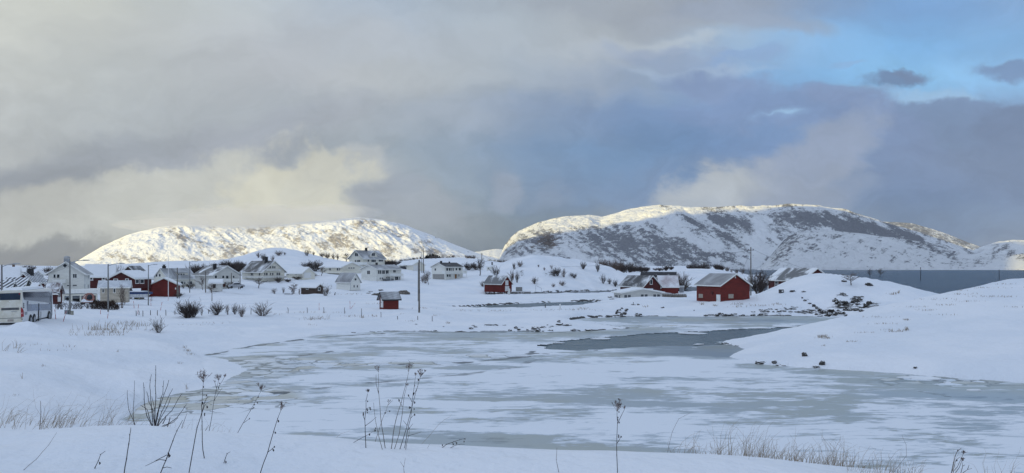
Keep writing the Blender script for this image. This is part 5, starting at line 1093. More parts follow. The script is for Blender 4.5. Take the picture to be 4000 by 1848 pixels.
rear_poly([(286,1020),(298,1019),(298,1008),(286,1009)], 0.08, BRICK, 'fog_light')
side_poly([(306,648),(655,644),(672,665),(682,720),(680,880),(672,888),(655,790),(330,752)], 0.03, BGL, 'side_window')
side_poly([(366,770),(380,766),(378,812),(668,806),(672,885),(372,903),(362,860)], 0.035, plain('coach_glass_blue', (0.06,0.10,0.17), 0.08, var=0.3, scale=0.5), 'side_window')
side_poly([(513,1045),(522,1045),(522,800),(513,800)], 0.05, BRICK, 'seam'); side_poly([(545,1045),(548,1045),(548,905),(545,905)], 0.04, GALV, 'seam'); side_poly([(338,950),(362,948),(362,912),(338,914)], 0.04, GALV, 'hatch')
side_poly([(645,1042),(650,1042),(650,905),(645,905)], 0.04, GALV, 'seam'); side_poly([(682,1000),(690,1000),(690,640),(684,650)], 0.05, plain('coach_grey',(0.22,0.24,0.26)), 'door_post')
for x in (316, 316, 316): pass
for y in (800, 826, 848): side_poly([(312,y+14),(324,y+13),(324,y),(312,y+1)], 0.04, BRICK, 'vent')
for x0_, x1_, yt in ((398,418,950),(440,470,942),(638,666,932)):
    tc_, zc_ = fb.hit('R', (x0_+x1_)/2, 1012, 0.02); q = fb.P(tc_, 0, 3.42); r_ = 0.52
    mb = MB(); mb.tube([q-fb.dL*0.03, q+fb.dL*0.30], r_*1.18, 20); mb.build('wheel_arch', BRICK, bus, origin=fb.o)
    mb = MB(); mb.tube([q-fb.dL*0.06, q+fb.dL*0.25], r_, 20); w_ = mb.build('wheel', plain('tyre',(0.025,0.025,0.025),0.8), bus, origin=fb.o); mb = MB(); mb.tube([q-fb.dL*0.09, q-fb.dL*0.05], r_*0.6, 16); mb.build('rim', GALV, w_, origin=fb.o)
mb = MB(); mb.hexa([bp(r,l,z) for z in (2.95,z0b+0.02) for r,l in ((0.3,0.2),(11.6,0.2),(11.6,2.35),(0.3,2.35))]); mb.build('underbody', BRICK, bus, origin=fb.o)
mb = MB(); mb.hexa([bp(r,l,z) for z, e in ((zt+0.005,0),(zt+0.26,0.35)) for r,l in ((1.2+e,0.35+e*.5),(9.5-e,0.35+e*.5),(9.5-e,2.2-e*.5),(1.2+e,2.2-e*.5))]); mb.build('roof_unit', SNOWCAP, bus, origin=fb.o)
mb = MB(); a = bp(12.0,-0.05,6.1); b_ = bp(12.5,-0.42,5.9); c_ = bp(12.5,-0.45,5.2); mb.tube([a,b_,c_],[0.04,0.05,0.05],6); ar = mb.build('mirror', BRICK, bus, origin=fb.o)
mb = MB(); mb.hexa([c_+fb.dR*i*0.09+fb.dL*j*0.14+Vector((0,0,k_)) for k_ in (-0.25,0.3) for i,j in ((-1,-1),(1,-1),(1,1),(-1,1))]); mb.build('mirror_glass', TRIM, ar, origin=fb.o)
# heap of ploughed snow in front of the coach
hb = at(112, 71.5, 2.9); xs, ys_ = np.meshgrid(np.linspace(-3.6, 3.6, 70), np.linspace(-2.6, 2.6, 50)); hh = 0.95*np.exp(-((xs+0.1)/1.9)**2-((ys_)/1.35)**2)+(fbm(xs*1.6, ys_*1.6, 4, 401)-0.5)*0.38*np.exp(-(xs/2.6)**2-(ys_/1.8)**2)
def relz(xs, ys_): 
    Yw = hb.y+ys_; return height((hb.x+xs)/Yw*F+HX, Yw)-hb.z
heap = grid_obj('snow_heap', xs, ys_, hh+relz(xs, ys_)-0.06, SNOW, {'rock': xs*0, 'grass': xs*0}); heap.location = hb; tag(heap, 'rounded heap of ploughed snow in front of the coach wheels', 'snow heap')
# ---- walker with sledge
def skin(name, pts, edges, m_, par=None, loc=(0,0,0), sub=1):
    me = bpy.data.meshes.new(name); me.from_pydata([p[:3] for p in pts], edges, []); me.update(); me.materials.append(m_)
    o = bpy.data.objects.new(name, me); COL.objects.link(o); o.location = loc
    if par: o.parent = par
    md = o.modifiers.new('skin', 'SKIN'); sv = me.skin_vertices[0].data
    for i, p in enumerate(pts): sv[i].radius = (p[3], p[3]) if not hasattr(p[3], '__len__') else p[3]
    sv[0].use_root = True; o.modifiers.new('sub', 'SUBSURF').levels = sub; o.modifiers['sub'].render_levels = sub; return o
def clothes():
    m, n, b = mat('walker_clothes'); t = n.new('ShaderNodeTexCoord').outputs['Object']; x, y, z = n.sep(t)
    c1 = n.mix(n.m('GREATER_THAN', z, 0.88), (0.02, 0.022, 0.03), (0.035, 0.035, 0.05)); n.put(b.inputs['Base Color'], n.mix(n.m('GREATER_THAN', z, 1.45), c1, (0.42, 0.27, 0.20))); b.inputs['Roughness'].default_value = 0.8; return m
b = ground(1141, 1152.5, 100)
w_ = thing('person', b, 'person in dark winter clothes walking and towing a sledge near the brown cabin', 'person')
pt = [(0,0,.95,(.16,.12)),(0,0,1.15,(.15,.11)),(.03,0,1.38,(.19,.12)),(.05,0,1.50,.065),(.07,0,1.60,.095),(.08,0,1.70,.09),
      (.0,-.10,.88,.10),(.16,-.10,.50,.075),(.20,-.10,.08,.055),(.32,-.10,.04,.05),(0,.10,.88,.10),(-.05,.10,.48,.075),(-.26,.10,.12,.055),(-.16,.10,.03,.05),
      (.03,-.21,1.36,.065),(-.06,-.27,1.10,.052),(-.22,-.24,.92,.042),(-.28,-.22,.88,.035),(.03,.21,1.36,.065),(.10,.27,1.10,.052),(.24,.24,.95,.042),(.30,.22,.93,.035)]
ed = [(0,1),(1,2),(2,3),(3,4),(4,5),(0,6),(6,7),(7,8),(8,9),(0,10),(10,11),(11,12),(12,13),(2,14),(14,15),(15,16),(16,17),(2,18),(18,19),(19,20),(20,21)]
skin('body', pt, ed, clothes(), w_)
mb = MB(); mb.tube([(.04,0,1.62),(.06,0,1.70),(.08,0,1.80),(.08,0,1.83)], [.125,.13,.09,.02], 12); mb.build('hat', plain('hat_dark',(0.03,0.025,0.03),0.9), w_)
s_ = thing('sledge', ground(1123, 1151.5, 100), 'dark low sledge on the snow behind the walking person', 'sledge')
mb = MB(); mb.box(-0.85,0.75,-.28,.28,0.22,0.34); mb.build('seat', BRICK, s_)
for y in (-.24,.24): mb = MB(); mb.tube([(-.9,y,.05),(.7,y,.05),(.95,y,.15),(1.05,y,.35)], .03, 6); mb.build('runner', GALV, s_)
# ---- tiny yellow crates on the snow
for x, y, lb in ((115,742,'yellow and black crate on the snow left of the red garage'),(22,735,'small brown box on the snow left of the yellow crate')):
    b = ground(PX(2,x), PY(2,y), 60); t = thing('crate', b, lb, 'crate'); mb = MB(); mb.box(-.45,.45,-.3,.3,0,.8 if x > 50 else .45); mb.build('box', plain('crate_'+str(x),(0.32,0.27,0.08) if x > 50 else (0.2,0.14,0.1)), t); mb = MB(); mb.box(-.1,.1,-.33,-.29,.1,.6 if x > 50 else .3); mb.build('band', BRICK, t)
# ------------------------------------------------------------------ bare shrubs, trees, rocks
def twigmat(name, col): return plain(name, col, 0.9, var=0.25, scale=4)
TW = [twigmat('twig_dark', (0.070, 0.052, 0.046)), twigmat('twig_brown', (0.12, 0.082, 0.066)), twigmat('twig_grey', (0.165, 0.14, 0.125)), twigmat('spruce', (0.012, 0.020, 0.014))]
def grow(mb, p, d, ln, r, lev, rg_, spread, n_seg=3, kids=4, up=0.25, minr=0.0035):
    pts = [p]; q = p.copy(); dd = d.copy()
    for i in range(n_seg):
        dd = (dd+Vector((rg_.gauss(0,.13), rg_.gauss(0,.13), up*0.25+rg_.gauss(0,.08)))).normalized(); q = q+dd*(ln/n_seg); pts.append(q.copy())
    mb.tube(pts, [r*(1-0.65*i/n_seg) for i in range(n_seg+1)], 3, False)
    if lev <= 0: return
    for k in range(kids):
        f = rg_.uniform(0.25, 1.0); i = min(n_seg-1, int(f*n_seg)); b = pts[i].lerp(pts[i+1], f*n_seg-i)
        nd = (dd+Vector((rg_.gauss(0,spread), rg_.gauss(0,spread), rg_.gauss(0.1,spread*0.6)))).normalized()
        grow(mb, b, nd, ln*rg_.uniform(.38,.6), max(r*0.55, minr), lev-1, rg_, spread, 2, kids, up, minr)
def bush_mesh(seed, stems=16, wide=0.55, lev=2, r=0.013, kids=4, minr=0.005, mt=0, base=0.08):
    rg_ = random.Random(seed); mb = MB()
    for i in range(stems):
        a = rg_.uniform(0, 2*math.pi); t = rg_.random()**0.6*wide
        d = Vector((math.cos(a)*t, math.sin(a)*t, 1)).normalized(); ln = rg_.uniform(.55,.92)*(1-0.25*t)
        grow(mb, Vector((math.cos(a)*base*rg_.random(), math.sin(a)*base*rg_.random(), -.05)), d, ln, r, lev, rg_, 0.38, 3, kids, 0.3, minr)
    o = mb.build('bush', TW[mt]); return o
def tree_mesh(seed, mt=1, clear=0.25, wide=0.7):
    rg_ = random.Random(seed); T_ = MB(); pts = [Vector((0,0,-.05))]
    for i in range(5): pts.append(pts[-1]+Vector((rg_.gauss(0,.015), rg_.gauss(0,.015), .15)))
    T_.tube(pts, [.022,.02,.018,.014,.010,.006], 6); C_ = MB()
    for i in range(26):
        z = clear+(0.8-clear)*rg_.random(); k = int(z/.15); b = pts[min(k,4)].lerp(pts[min(k+1,5)], min(1, z/.15-k)) if k < 5 else pts[5]
        a = rg_.uniform(0, 2*math.pi); d = Vector((math.cos(a)*wide, math.sin(a)*wide, rg_.uniform(.4,1.2))).normalized()
        grow(C_, b, d, rg_.uniform(.22,.40)*(1.15-z*.5), .008, 2, rg_, .45, 3, 4, .2, .0038)
    root = bpy.data.objects.new('tree', None); COL.objects.link(root); T_.build('trunk', TW[mt], root); C_.build('crown', TW[mt], root); return root
BUSH = [bush_mesh(11, 34, .75, 2, .014, 4, .0058, 0), bush_mesh(12, 30, .85, 2, .013, 4, .0055, 1), bush_mesh(13, 26, .6, 2, .011, 4, .0055, 0), bush_mesh(14, 26, .95, 2, .013, 4, .0052, 2),
        bush_mesh(15, 34, .9, 2, .012, 5, .0065, 0), bush_mesh(16, 12, .45, 2, .011, 4, .0045, 1)]
TREE = [tree_mesh(21, 1), tree_mesh(22, 2, .3, .9), tree_mesh(23, 0, .2, .6)]
_dm = {}
def dims(o):
    if o.name not in _dm:
        ms = [o] if o.type == 'MESH' else [c_ for c_ in o.children]
        vs = np.array([v.co[:] for q in ms for v in q.data.vertices]); rr = np.hypot(vs[:,0], vs[:,1]); _dm[o.name] = (2*float(np.percentile(rr, 93)), float(np.percentile(vs[:,2], 99)))
    return _dm[o.name]
def place(proto, px, pbase, hpx, wpx, label, cat, group, name=None, Y=None, y0=25):
    b = ground(px, pbase, y0) if Y is None else base_at(px, Y)
    hm = zpx(hpx, b.y); wm = zpx(wpx, b.y); n0 = 0.95 if True else 1
    bw, bh = dims(proto); c = copy_thing(proto, b, rng.uniform(0, 6.28), (wm/bw, wm/bw, hm/bh), label, group)
    c['category'] = cat
    if name: c.name = name
    return c
# the row of bushes on the snowfield, each one told apart
R_ = 'bare bushes in a row across the snowfield'
for p, k, x0, x1, y0, y1, lb in ((0,2,615,960,760,992,'largest dark bare bush, leftmost of the row on the snowfield'),(5,2,950,1010,850,960,'thin sprig at the right edge of the largest bare bush'),(0,2,1072,1275,780,955,'second bare bush of the row, right of the largest'),(5,2,1285,1370,810,948,'narrow leaning bush between second and reddish bush'),
                              (2,2,1370,1470,800,945,'upright bush directly left of the reddish bush'),(1,2,1455,1562,815,978,'reddish-brown bare bush, nearest of the row'),(3,2,1650,1925,780,968,'round pale bare bush at the right end of the row')):
    place(BUSH[p], PX(k,(x0+x1)/2), PY(k,y1), (y1-y0)/3.4, (x1-x0)/3.4, lb, 'bush', R_, 'bare_bush', y0=60)
place(BUSH[3], PX(2,405), PY(2,1190), 62, 52, 'open pale shrub leaning right on the bank edge below the fence posts', 'bush', R_, 'bare_bush', y0=45)
place(BUSH[0], PX(2,790), PY(2,985), 58, 60, 'dense middle of the largest bare bush seen as a second dark clump', 'bush', R_, 'bare_bush', y0=60)
place(BUSH[0], PX(2,870), PY(2,985), 50, 45, 'right-hand clump growing into the largest bare bush', 'bush', R_, 'bare_bush', y0=60)
V = 'bare shrubs and trees among the village houses'
for p, k, x0, x1, y0, y1, lb, tr in ((1,1,540,700,450,640,'spreading bare tree right behind the coach roof',1),(5,1,1550,1675,540,862,'tall multi-stemmed bare shrub right of the dense hedge',0),(1,2,1650,1820,455,598,'umbrella-shaped bare tree below the cream gabled house',1),(0,2,1060,1165,540,660,'bare tree whose post stands in the snowfield, before tiny shed',1),
                                  (1,2,930,1050,440,620,'dense bare tree before the left wall of the pale balcony house',1),(0,2,600,740,655,710,'low dark bush at the right foot of the red garage',0),(0,2,760,900,520,600,'dark low shrubs below the white dormer house',0),(5,2,700,780,540,600,'low shrub right behind the red garage',0),(0,2,1300,1370,530,605,'dark shrub under the balcony of the pale house',0),
                                  (0,3,245,350,515,590,'dark round shrub below the cream house deck',0),(4,3,370,480,540,585,'low dark shrub left of the white garage wall',0),(4,3,490,610,505,552,'low bush before the low white garage',0),(4,3,650,815,478,518,'dark low hedge-like shrub right of the low white garage',0),(3,3,445,560,608,740,'grey bare tree beside the walking person',1),
                                  (5,3,200,300,665,740,'small bare shrub left of the walking person',0),(5,3,330,385,650,735,'thin bare shrub just left of the walker',0),(3,3,850,990,608,765,'big pale bare bush at the right end of the brown cabin',0),(5,3,560,600,668,750,'thin bare shrub at the left end of the brown cabin',0),(5,3,1180-680,520,640,740,'thin stem shrub between walker and brown cabin',0),
                                  (1,3,800,940,375,500,'dark bare tree at the left wall of the snow-roofed bungalow',1),(0,3,600,760,315,400,'dark bare shrub behind the low white garage, left one',0),(4,3,680,880,300,440,'large dark thicket behind the bungalow on the slope',0),(0,3,780,880,310,420,'dark shrub left of the snow-roofed bungalow roof',0),
                                  (1,4,540,640,440,620,'bare crooked tree right of the nearest tall pole',1),(5,4,480,560,495,590,'reddish low bush at the nearest tall pole',0),(3,4,500,600,430,600,'pale bare shrub between tall pole and white balcony house',0),(2,4,1200,1340,270,500,'tall dense bare tree right of the white balcony house',1),(4,4,1050,1200,325,425,'dark thicket behind the right end of white balcony house',0),
                                  (4,4,1150,1290,330,420,'dark thicket left of the tall dense bare tree',0),(2,4,1420,1545,365,510,'dark dense shrub right of the tiny white cabin',0),(3,4,1265,1340,565,640,'thin pale shrub left of the red boathouse',0),(5,4,1290,1345,180+390,650,'thin pale stems touching the boathouse left wall',0),(5,4,1700-50,1735,420,600,'dark bare shrub right behind the boathouse gable',0)):
    pr = TREE[p % 3] if tr else BUSH[p]
    place(pr, PX(k,(x0+x1)/2), PY(k,y1), (y1-y0)/3.4, (x1-x0)/3.4*(1.15 if tr else 1.05), lb, 'tree' if tr else 'bush', V, 'bare_tree' if tr else 'bare_bush')
K = 'bare shrubs on the snowy hill behind the village'
for x0, x1, y0, y1, lb in ((5,60,180,260,'left shrub by the knoll edge above the cream house roof'),(60,130,200,300,'dark shrub above the cream house roof, left of its gable'),(195,245,225,305,'shrub just above the peak of the cream gabled house'),(245,360,162,232,'wide shrub below the hill top'),(365,400,185,225,'small pale shrub right of the wide one on the hill top'),(640,712,145,238,'round dark shrub on the skyline of the hill'),(745,785,175,230,'small shrub right of the round dark skyline shrub'),
                           (838,920,182,252,'left of the three skyline shrubs left of the tall house'),(900,1000,185,260,'middle of the skyline shrubs left of the tall house'),(1000,1060,185,268,'third skyline shrub left of the tall house'),(1065,1105,188,280,'narrow skyline shrub near the tall house')):
    place(BUSH[rng.choice((0,1,2))], PX(3,(x0+x1)/2), PY(3,y1), (y1-y0)/3.4, (x1-x0)/3.4*1.1, lb, 'bush', K, 'bare_bush', Y=None, y0=300)
place(TREE[2], PX(3,1190), PY(3,320), 120/3.4, 130/3.4, 'dark bare tree touching the left corner of the tall white house', 'tree', K, 'bare_tree', y0=250)
# bushes on the mound in the middle
Mg = 'bare shrubs on the middle mound'
for x0, x1, y0, y1, lb in ((60,150,300,380,'shrub near the top left of the middle mound'),(905,985,308,412,'tall dark shrub high on the middle mound'),(1110,1170,325,445,'upright shrub right of the tall dark one on the mound'),(1368,1408,372,432,'small shrub near the right crest of the mound'),(1445,1505,350,415,'rounded shrub on the right crest of the mound'),(340,365,350,385,'tiny shrub on the upper left of the mound'),
                           (500,555,352,410,'small shrub left above the dark clump on the mound'),(412,446,385,430,'tiny shrub beside the rocks on the mound'),(495,620,405,505,'left half of the dark clump on the mound'),(560,650,385,500,'middle of the dark clump on the mound'),(640,740,405,518,'right half of the dark clump on the mound'),(765,815,455,510,'small shrub right of the dark clump'),(795,865,465,535,'shrub just below right of the dark clump'),
                           (250,345,515,608,'round shrub on the lower left of the mound'),(520,575,598,650,'small shrub at the mound foot'),(620,715,562,632,'reddish shrub at the mound foot above the water'),(1175,1250,478,605,'tall shrub on the lower right of the mound'),(1340,1405,550,645,'dark shrub among rocks at the mound right foot'),(1260,1330,530,610,'shrub on the rocks left of the dark house'),
                           (5,45,325,400,'dark shrub at the left shoulder of the mound'),(35,100,430,590,'tall dark shrub on the steep left side of the mound'),(0,30,450,560,'dark shrub behind the boathouse gable on the mound')):
    place(BUSH[rng.choice((0,1,2,5))], PX(5,(x0+x1)/2), PY(5,y1), (y1-y0)/3.4, (x1-x0)/3.4*1.1, lb, 'bush', Mg, 'bare_bush', y0=230)
# thickets along the skylines, many alike: they share one label per place
def thicket(spans, n, label, group, y0, protos=(0,2,4), hlo=0.7):
    for k, x0, x1, yt0, yt1, yb0, yb1, Y in spans:
        for i in range(n):
            f = (i+rng.random())/n; x = x0+(x1-x0)*f; top = yt0+(yt1-yt0)*f; bot = yb0+(yb1-yb0)*f; h_ = (bot-top)/3.4*rng.uniform(hlo,1.12)
            
            Yq = Y*rng.uniform(.98,1.02); bq = base_at(PX(k,x), Yq); zt_ = CH-(PY(k,bot)-h_-HY)/F*Yq; hp = max(zt_-bq.z, 1.6)/Yq*F
            place(BUSH[rng.choice(protos)], PX(k,x), PY(k,bot), hp, max(h_, hp*.7)*rng.uniform(.9,1.4), label, 'bush', group, 'bare_bush', Y=Yq, y0=y0)
thicket([(2,840,1010,300,310,395,400,265),(2,1010,1560,280,225,330,330,300)], 12, 'one of the dark thicket trees behind houses left of the hill', 'dark thicket behind the pale balcony house', 200)
thicket([(2,1260,1540,230,240,330,320,330)], 10, 'one of the dark thicket trees behind houses left of the hill', 'dark thicket behind the pale balcony house', 200)
thicket([(4,0,260,275,300,365,360,350),(4,200,600,290,290,330,325,420)], 12, 'one of the dark bushes behind long white house and garage', 'dark bushes behind the white garage', 250)
thicket([(4,600,700,300,300,360,360,400)], 4, 'one of the pale shrubs behind the white balcony house', 'pale shrubs behind the white balcony house', 250, (3,1))
thicket([(4,760,940,225,230,285,280,420),(4,1060,1220,235,230,290,300,400)], 6, 'one of the bare skyline shrubs above the white balcony house', 'skyline shrubs above the white balcony house', 280, (1,5,3))
thicket([(4,1400,1655,285,290,345,375,440)], 14, 'one of the dark bushes on the saddle left of the middle mound', 'dark bushes left of the middle mound', 300)
thicket([(6,-220,40,275,300,300,345,520),(6,40,260,280,330,360,440,430),(6,240,330,340,370,440,450,430)], 8, 'one of the dark trees behind right shoulder of middle mound', 'dark trees behind the middle mound', 330, (2,1,5,0), 0.45)
thicket([(6,330,455,365,370,450,455,420),(6,540,780,385,360,455,440,430)], 8, 'one of the dark trees behind the black roofed house', 'dark trees behind the black roofed house', 330)
thicket([(6,960,1240,345,325,412,415,500),(6,1350,1450,350,355,420,420,470)], 9, 'one of the dark trees on the crest of the far low mound', 'dark trees on the far low mound', 330)
thicket([(6,1540,1720,390,400,455,465,445),(6,1480,1520,380,380,430,430,460)], 4, 'one of the small bare shrubs on the right of the far low mound', 'small shrubs on the far low mound', 330, (5,3))
thicket([(7,365,420,430,420,530,530,192)], 2, 'one of the dark bushes left of the sunken red house', 'dark bushes beside the sunken red house', 150)
thicket([(6,820,930,460,480,545,580,300)], 4, 'one of the pale bare shrubs right of the black roofed house', 'pale shrubs right of the black roofed house', 200, (3,5))
thicket([(1,330,470,295,300,370,370,330),(1,605,740,300,315,400,400,300)], 3, 'one of the far bare trees on the skyline left of the white gable house', 'far bare trees left of the white gable house', 200, (1,2))
thicket([(1,1530,1600,300,320,400,400,260)], 3, 'one of the bare bushes between the two red houses', 'bare bushes between the red houses', 200, (1,3))
place(TREE[1], PX(7,1615), PY(7,625), 165/3.4, 250/3.4, 'wide bare bush standing alone on the rocky knoll', 'tree', 'lone bare trees on the right shore', 'bare_tree', y0=120)
place(TREE[2], 3395, 1078, 34, 22, 'left of the two small bare trees on the knoll before the sea', 'tree', 'lone bare trees on the right shore', 'bare_tree', y0=120)
place(TREE[1], 3437, 1084, 36, 34, 'right of the two small bare trees on the knoll before the sea', 'tree', 'lone bare trees on the right shore', 'bare_tree', y0=120)
# spruces
def spruce(seed):
    rg_ = random.Random(seed); T_ = MB(); T_.tube([(0,0,-.05),(0,0,.5),(0,0,1)], [.03,.02,.004], 6); C_ = MB()
    for i in range(260):
        z = rg_.uniform(.08,.99); a = rg_.uniform(0,6.28); l = (1-z)*.30*rg_.uniform(.6,1.15)+.015; d = Vector((math.cos(a),math.sin(a),0)); s_ = Vector((-d.y,d.x,0))*(.02+.05*(1-z)); b = Vector((0,0,z))
        C_.add([b+Vector((0,0,.03)), b+d*l*.6+s_+Vector((0,0,-.02)), b+d*l+Vector((0,0,-.06-.04*rg_.random())), b+d*l*.6-s_+Vector((0,0,-.02))], [(0,1,2,3)])
    root = bpy.data.objects.new('spruce_tree', None); COL.objects.link(root); T_.build('trunk', TW[0], root); C_.build('crown', TW[3], root); return root
SP = [spruce(1), spruce(2)]
for i, (x, y0, y1) in enumerate(((560,222,280),(580,212,280),(600,205,280),(622,198,280),(645,208,282),(665,196,280),(690,200,278),(712,215,276),(735,240,274),(615,225,284),(655,225,284),(690,228,282))):
    place(SP[i%2], PX(4,x), PY(4,y1), (y1-y0)/3.4, 13, 'one of the dark spruces in clump above white balcony house', 'tree', 'clump of dark spruces on the skyline', 'spruce_tree', Y=410+3*(i%4))
# hedge by the road: two parts, a dense clipped end and a loose one
mb = MB(); rg_ = random.Random(5)
b = base_at(PX(1,1400), 124); t = thing('hedge', b, 'dense clipped brown hedge before the beige garage', 'hedge')
for i in range(1300):
    f = rg_.random(); x = (PX(1,1240)+(PX(1,1560)-PX(1,1240))*f-PX(1,1400))/F*124; top = 1.30+0.1*math.sin(f*9)-0.8*max(0,f-.86)/.14; z = rg_.uniform(0, 1)**.8*top; y = rg_.uniform(-.6,.6)
    d = Vector((rg_.gauss(0,.3),rg_.gauss(0,.3),.5)).normalized()*rg_.uniform(.25,.5); mb.tube([Vector((x,y,z-.1)), Vector((x,y,z-.1))+d], [.03,.015], 3, False)
mb.build('branches', twigmat('hedge_brown', (0.055,0.032,0.022)), t)
b = base_at(PX(1,980), 124); t = thing('hedge', b, 'open leggy hedge with snow between its stems right of the coach', 'hedge'); mb = MB()
for i in range(34):
    x = (PX(1,rg_.uniform(715,1240))-PX(1,980))/F*124; p = Vector((x, rg_.uniform(-.3,.3), -.1))
    for k in range(3): grow(mb, p, Vector((rg_.gauss(0,.35), rg_.gauss(0,.2), 1)).normalized(), 1.0, .028, 2 if k else 1, rg_, .45, 3, 3, .1, .014)
mb.build('branches', twigmat('hedge_grey', (0.07,0.05,0.042)), t)
for o in BUSH: bpy.data.objects.remove(o)
for o in TREE+SP:
    for ch in list(o.children): bpy.data.objects.remove(ch)
    bpy.data.objects.remove(o)
# ---- rocks with snow on their upper faces
def rockmat():
    m, n, b = mat('shore_rock'); ge = n.new('ShaderNodeNewGeometry'); t = n.new('ShaderNodeTexCoord').outputs['Object']
    nx, ny, nz = n.sep(ge.outputs['Normal']); f = n.noise(t, 1.6, 5, 0.65); g2 = n.noise(t, 6.0, 4, 0.6)
    k = n.sm(n.m('ADD', nz, n.m('MULTIPLY', n.m('SUBTRACT', f, 0.5), 0.9)), 0.62, 0.78)
    n.put(b.inputs['Base Color'], n.mix(k, n.mix(g2, (0.022,0.02,0.019), (0.10,0.09,0.08)), SNOWC)); b.inputs['Roughness'].default_value = 0.75; bump(n, b, g2, 0.6, 0.08); return m
RKM = rockmat()
def rock(px, py, wpx, hpx, label, group='dark rocks along the shore', seed=0, y0=60, ymax=760, m_=None, Y=None):
    b = ground(px, py, y0, ymax) if Y is None else base_at(px, Y); w_, h_ = zpx(wpx, b.y), zpx(hpx, b.y)
    th, ph = np.meshgrid(np.linspace(0, math.pi, 11), np.linspace(0, 2*math.pi, 19)[:-1], indexing='ij')
    x, y, z = np.sin(th)*np.cos(ph), np.sin(th)*np.sin(ph), np.cos(th)
    rr = 0.40+1.15*fbm(x*1.7+5+seed*3.1, y*1.7+z*2.1+7+seed, 3, 500+seed)
    sgn = lambda v: np.sign(v)*np.abs(v)**0.95
    X_, Y__, Z_ = sgn(x)*rr*w_*0.5, sgn(y)*rr*w_*0.38, sgn(z)*rr*h_*0.62
    vs = np.stack([X_, Y__, Z_+h_*0.22], -1).reshape(-1, 3); q = 18; fs = [(i*q+j, (i+1)*q+j, (i+1)*q+(j+1)%q, i*q+(j+1)%q) for i in range(10) for j in range(q)]
    mb = MB(); mb.add([tuple(v) for v in vs], fs); o = mb.build('rock', m_ or RKM, loc=b); return tag(o, label, 'rock', group)
sd = 0
RG = {
 'dark rocks on the shore below the large red barn': [(6,1215,1038,60,26),(6,1260,1030,60,22),(6,1300,1028,50,20),(6,1360,1030,70,28),(6,1410,1022,70,34),(6,1460,1035,70,34),(6,1520,1028,90,26),(6,1590,1012,80,16),(6,1700,1036,40,24)],
 'dark rocks on the shore right of the barn pole': [(7,185,1035,36,26),(7,312,1038,64,34),(7,300,985,30,14),(7,330,985,26,14),(7,410,960,50,20),(7,440,985,70,30),(7,500,985,70,24),(7,540,945,60,16),(7,480,962,60,20),(7,420,1020,60,24),(7,470,1025,70,22),(7,580,985,34,20),(7,620,950,40,14),(7,650,985,70,22),(7,700,970,50,18),(7,730,980,50,26),(7,640,1030,60,18),(7,690,1035,70,22),(7,810,985,50,20)],
 'dark rocks at the foot of the knoll': [(7,1040,985,50,20),(7,1080,1000,50,30),(7,1150,1020,40,26),(7,1120,910,50,40),(7,1160,940,60,40),(7,1200,965,60,40),(7,1230,985,60,36),(7,1280,1000,80,40),(7,1340,975,90,40),(7,1330,1025,90,36),(7,1400,1020,70,44),(7,1460,1000,60,34),(7,1500,1000,70,30),(7,1440,965,40,24),(7,1290,1030,70,24),(7,1550,960,80,50),(7,1620,965,100,54),(7,1690,965,80,46),(7,1590,935,60,36),
      (7,1400,840,80,44),(7,1450,870,90,50),(7,1470,895,80,40),(7,1540,870,70,46),(7,1640,860,60,44),(7,1690,850,70,50),(7,1700,885,50,30),(7,1740,825,50,30),(7,1800,920,50,60),(7,1830,900,40,70),(7,1860,880,60,50),(7,1000,835,40,24),(7,965,800,24,20),(7,1065,875,44,22),(7,1750,970,80,30),(7,1850,630,90,44),(7,1520,580,60,30),(7,840,710,70,24),(7,985,715,60,18),(7,1540,770,60,18)],
 'dark rocks at the left end of the barn spit': [(5,1385,1010,30,44),(5,1400,975,24,30),(5,1380,1035,20,16),(5,1410,1035,30,20),(5,1430,960,44,24),(5,1460,940,30,20),(5,1450,1035,50,40),(5,1490,1015,60,40),(5,1515,975,40,40),(5,1530,955,40,20),(5,1685,1042,90,48),(5,1300,790,60,20),(5,1330,815,60,16),(6,250,888,60,16),(6,320,890,40,20),(6,640,930,50,20),(6,1060,965,16,12)],
 'dark rocks on the low snow spit in the bay': [(5,620,1120,50,34),(5,640,1155,100,36),(5,720,1165,70,30),(5,770,1160,50,14),(5,470,1155,26,10),(5,435,1185,40,10)],
 'dark rocks on the near shore of the spit': [(4,425,1145,30,10),(4,1370,1160,90,24),(4,1490,1158,60,14),(4,1600,1160,40,12),(4,1180,1165,40,14),(4,1220,1185,44,18),(4,790,1178,24,10)],
 'grey boulders behind the small red shed': [(4,270,745,150,60),(3,1590,760,110,36),(3,1490,738,70,18),(3,1660,700,60,24),(3,1520,715,60,14)],
}
for gname, L in RG.items():
    for k, x, y, w_, h_ in L:
        sd += 1; rock(PX(k,x), PY(k,y), w_/3.4, h_/3.4, 'one of the '+gname, gname, sd, m_=(plain('boulder_grey', (0.17,0.15,0.13), 0.9, var=0.4, bumpy=0.05) if 'boulder' in gname and w_ > 100 else None))
for px, py, w_, h_, lb in ((2016,1283,14,9,'small'),(2026,1290,14,8,'small'),(2090,1286,30,12,'small'),(2100,1292,24,10,'small'),(2120,1280,20,7,'small'),(2240,1290,22,7,'small'),(2300,1291,30,7,'small'),(1992,1292,16,6,'small'),(2060,1290,10,6,'small'),(1840,1285,16,8,'small'),(1855,1278,10,5,'small'),(1680,1296,20,6,'small'),(1700,1293,14,5,'small'),(2150,1293,20,7,'s'),(1930,1272,30,8,'s')):
    sd += 1; rock(px, py, w_, h_, 'one of the small dark stones at waterline of snow spit', 'small stones at the waterline of the spit', sd)
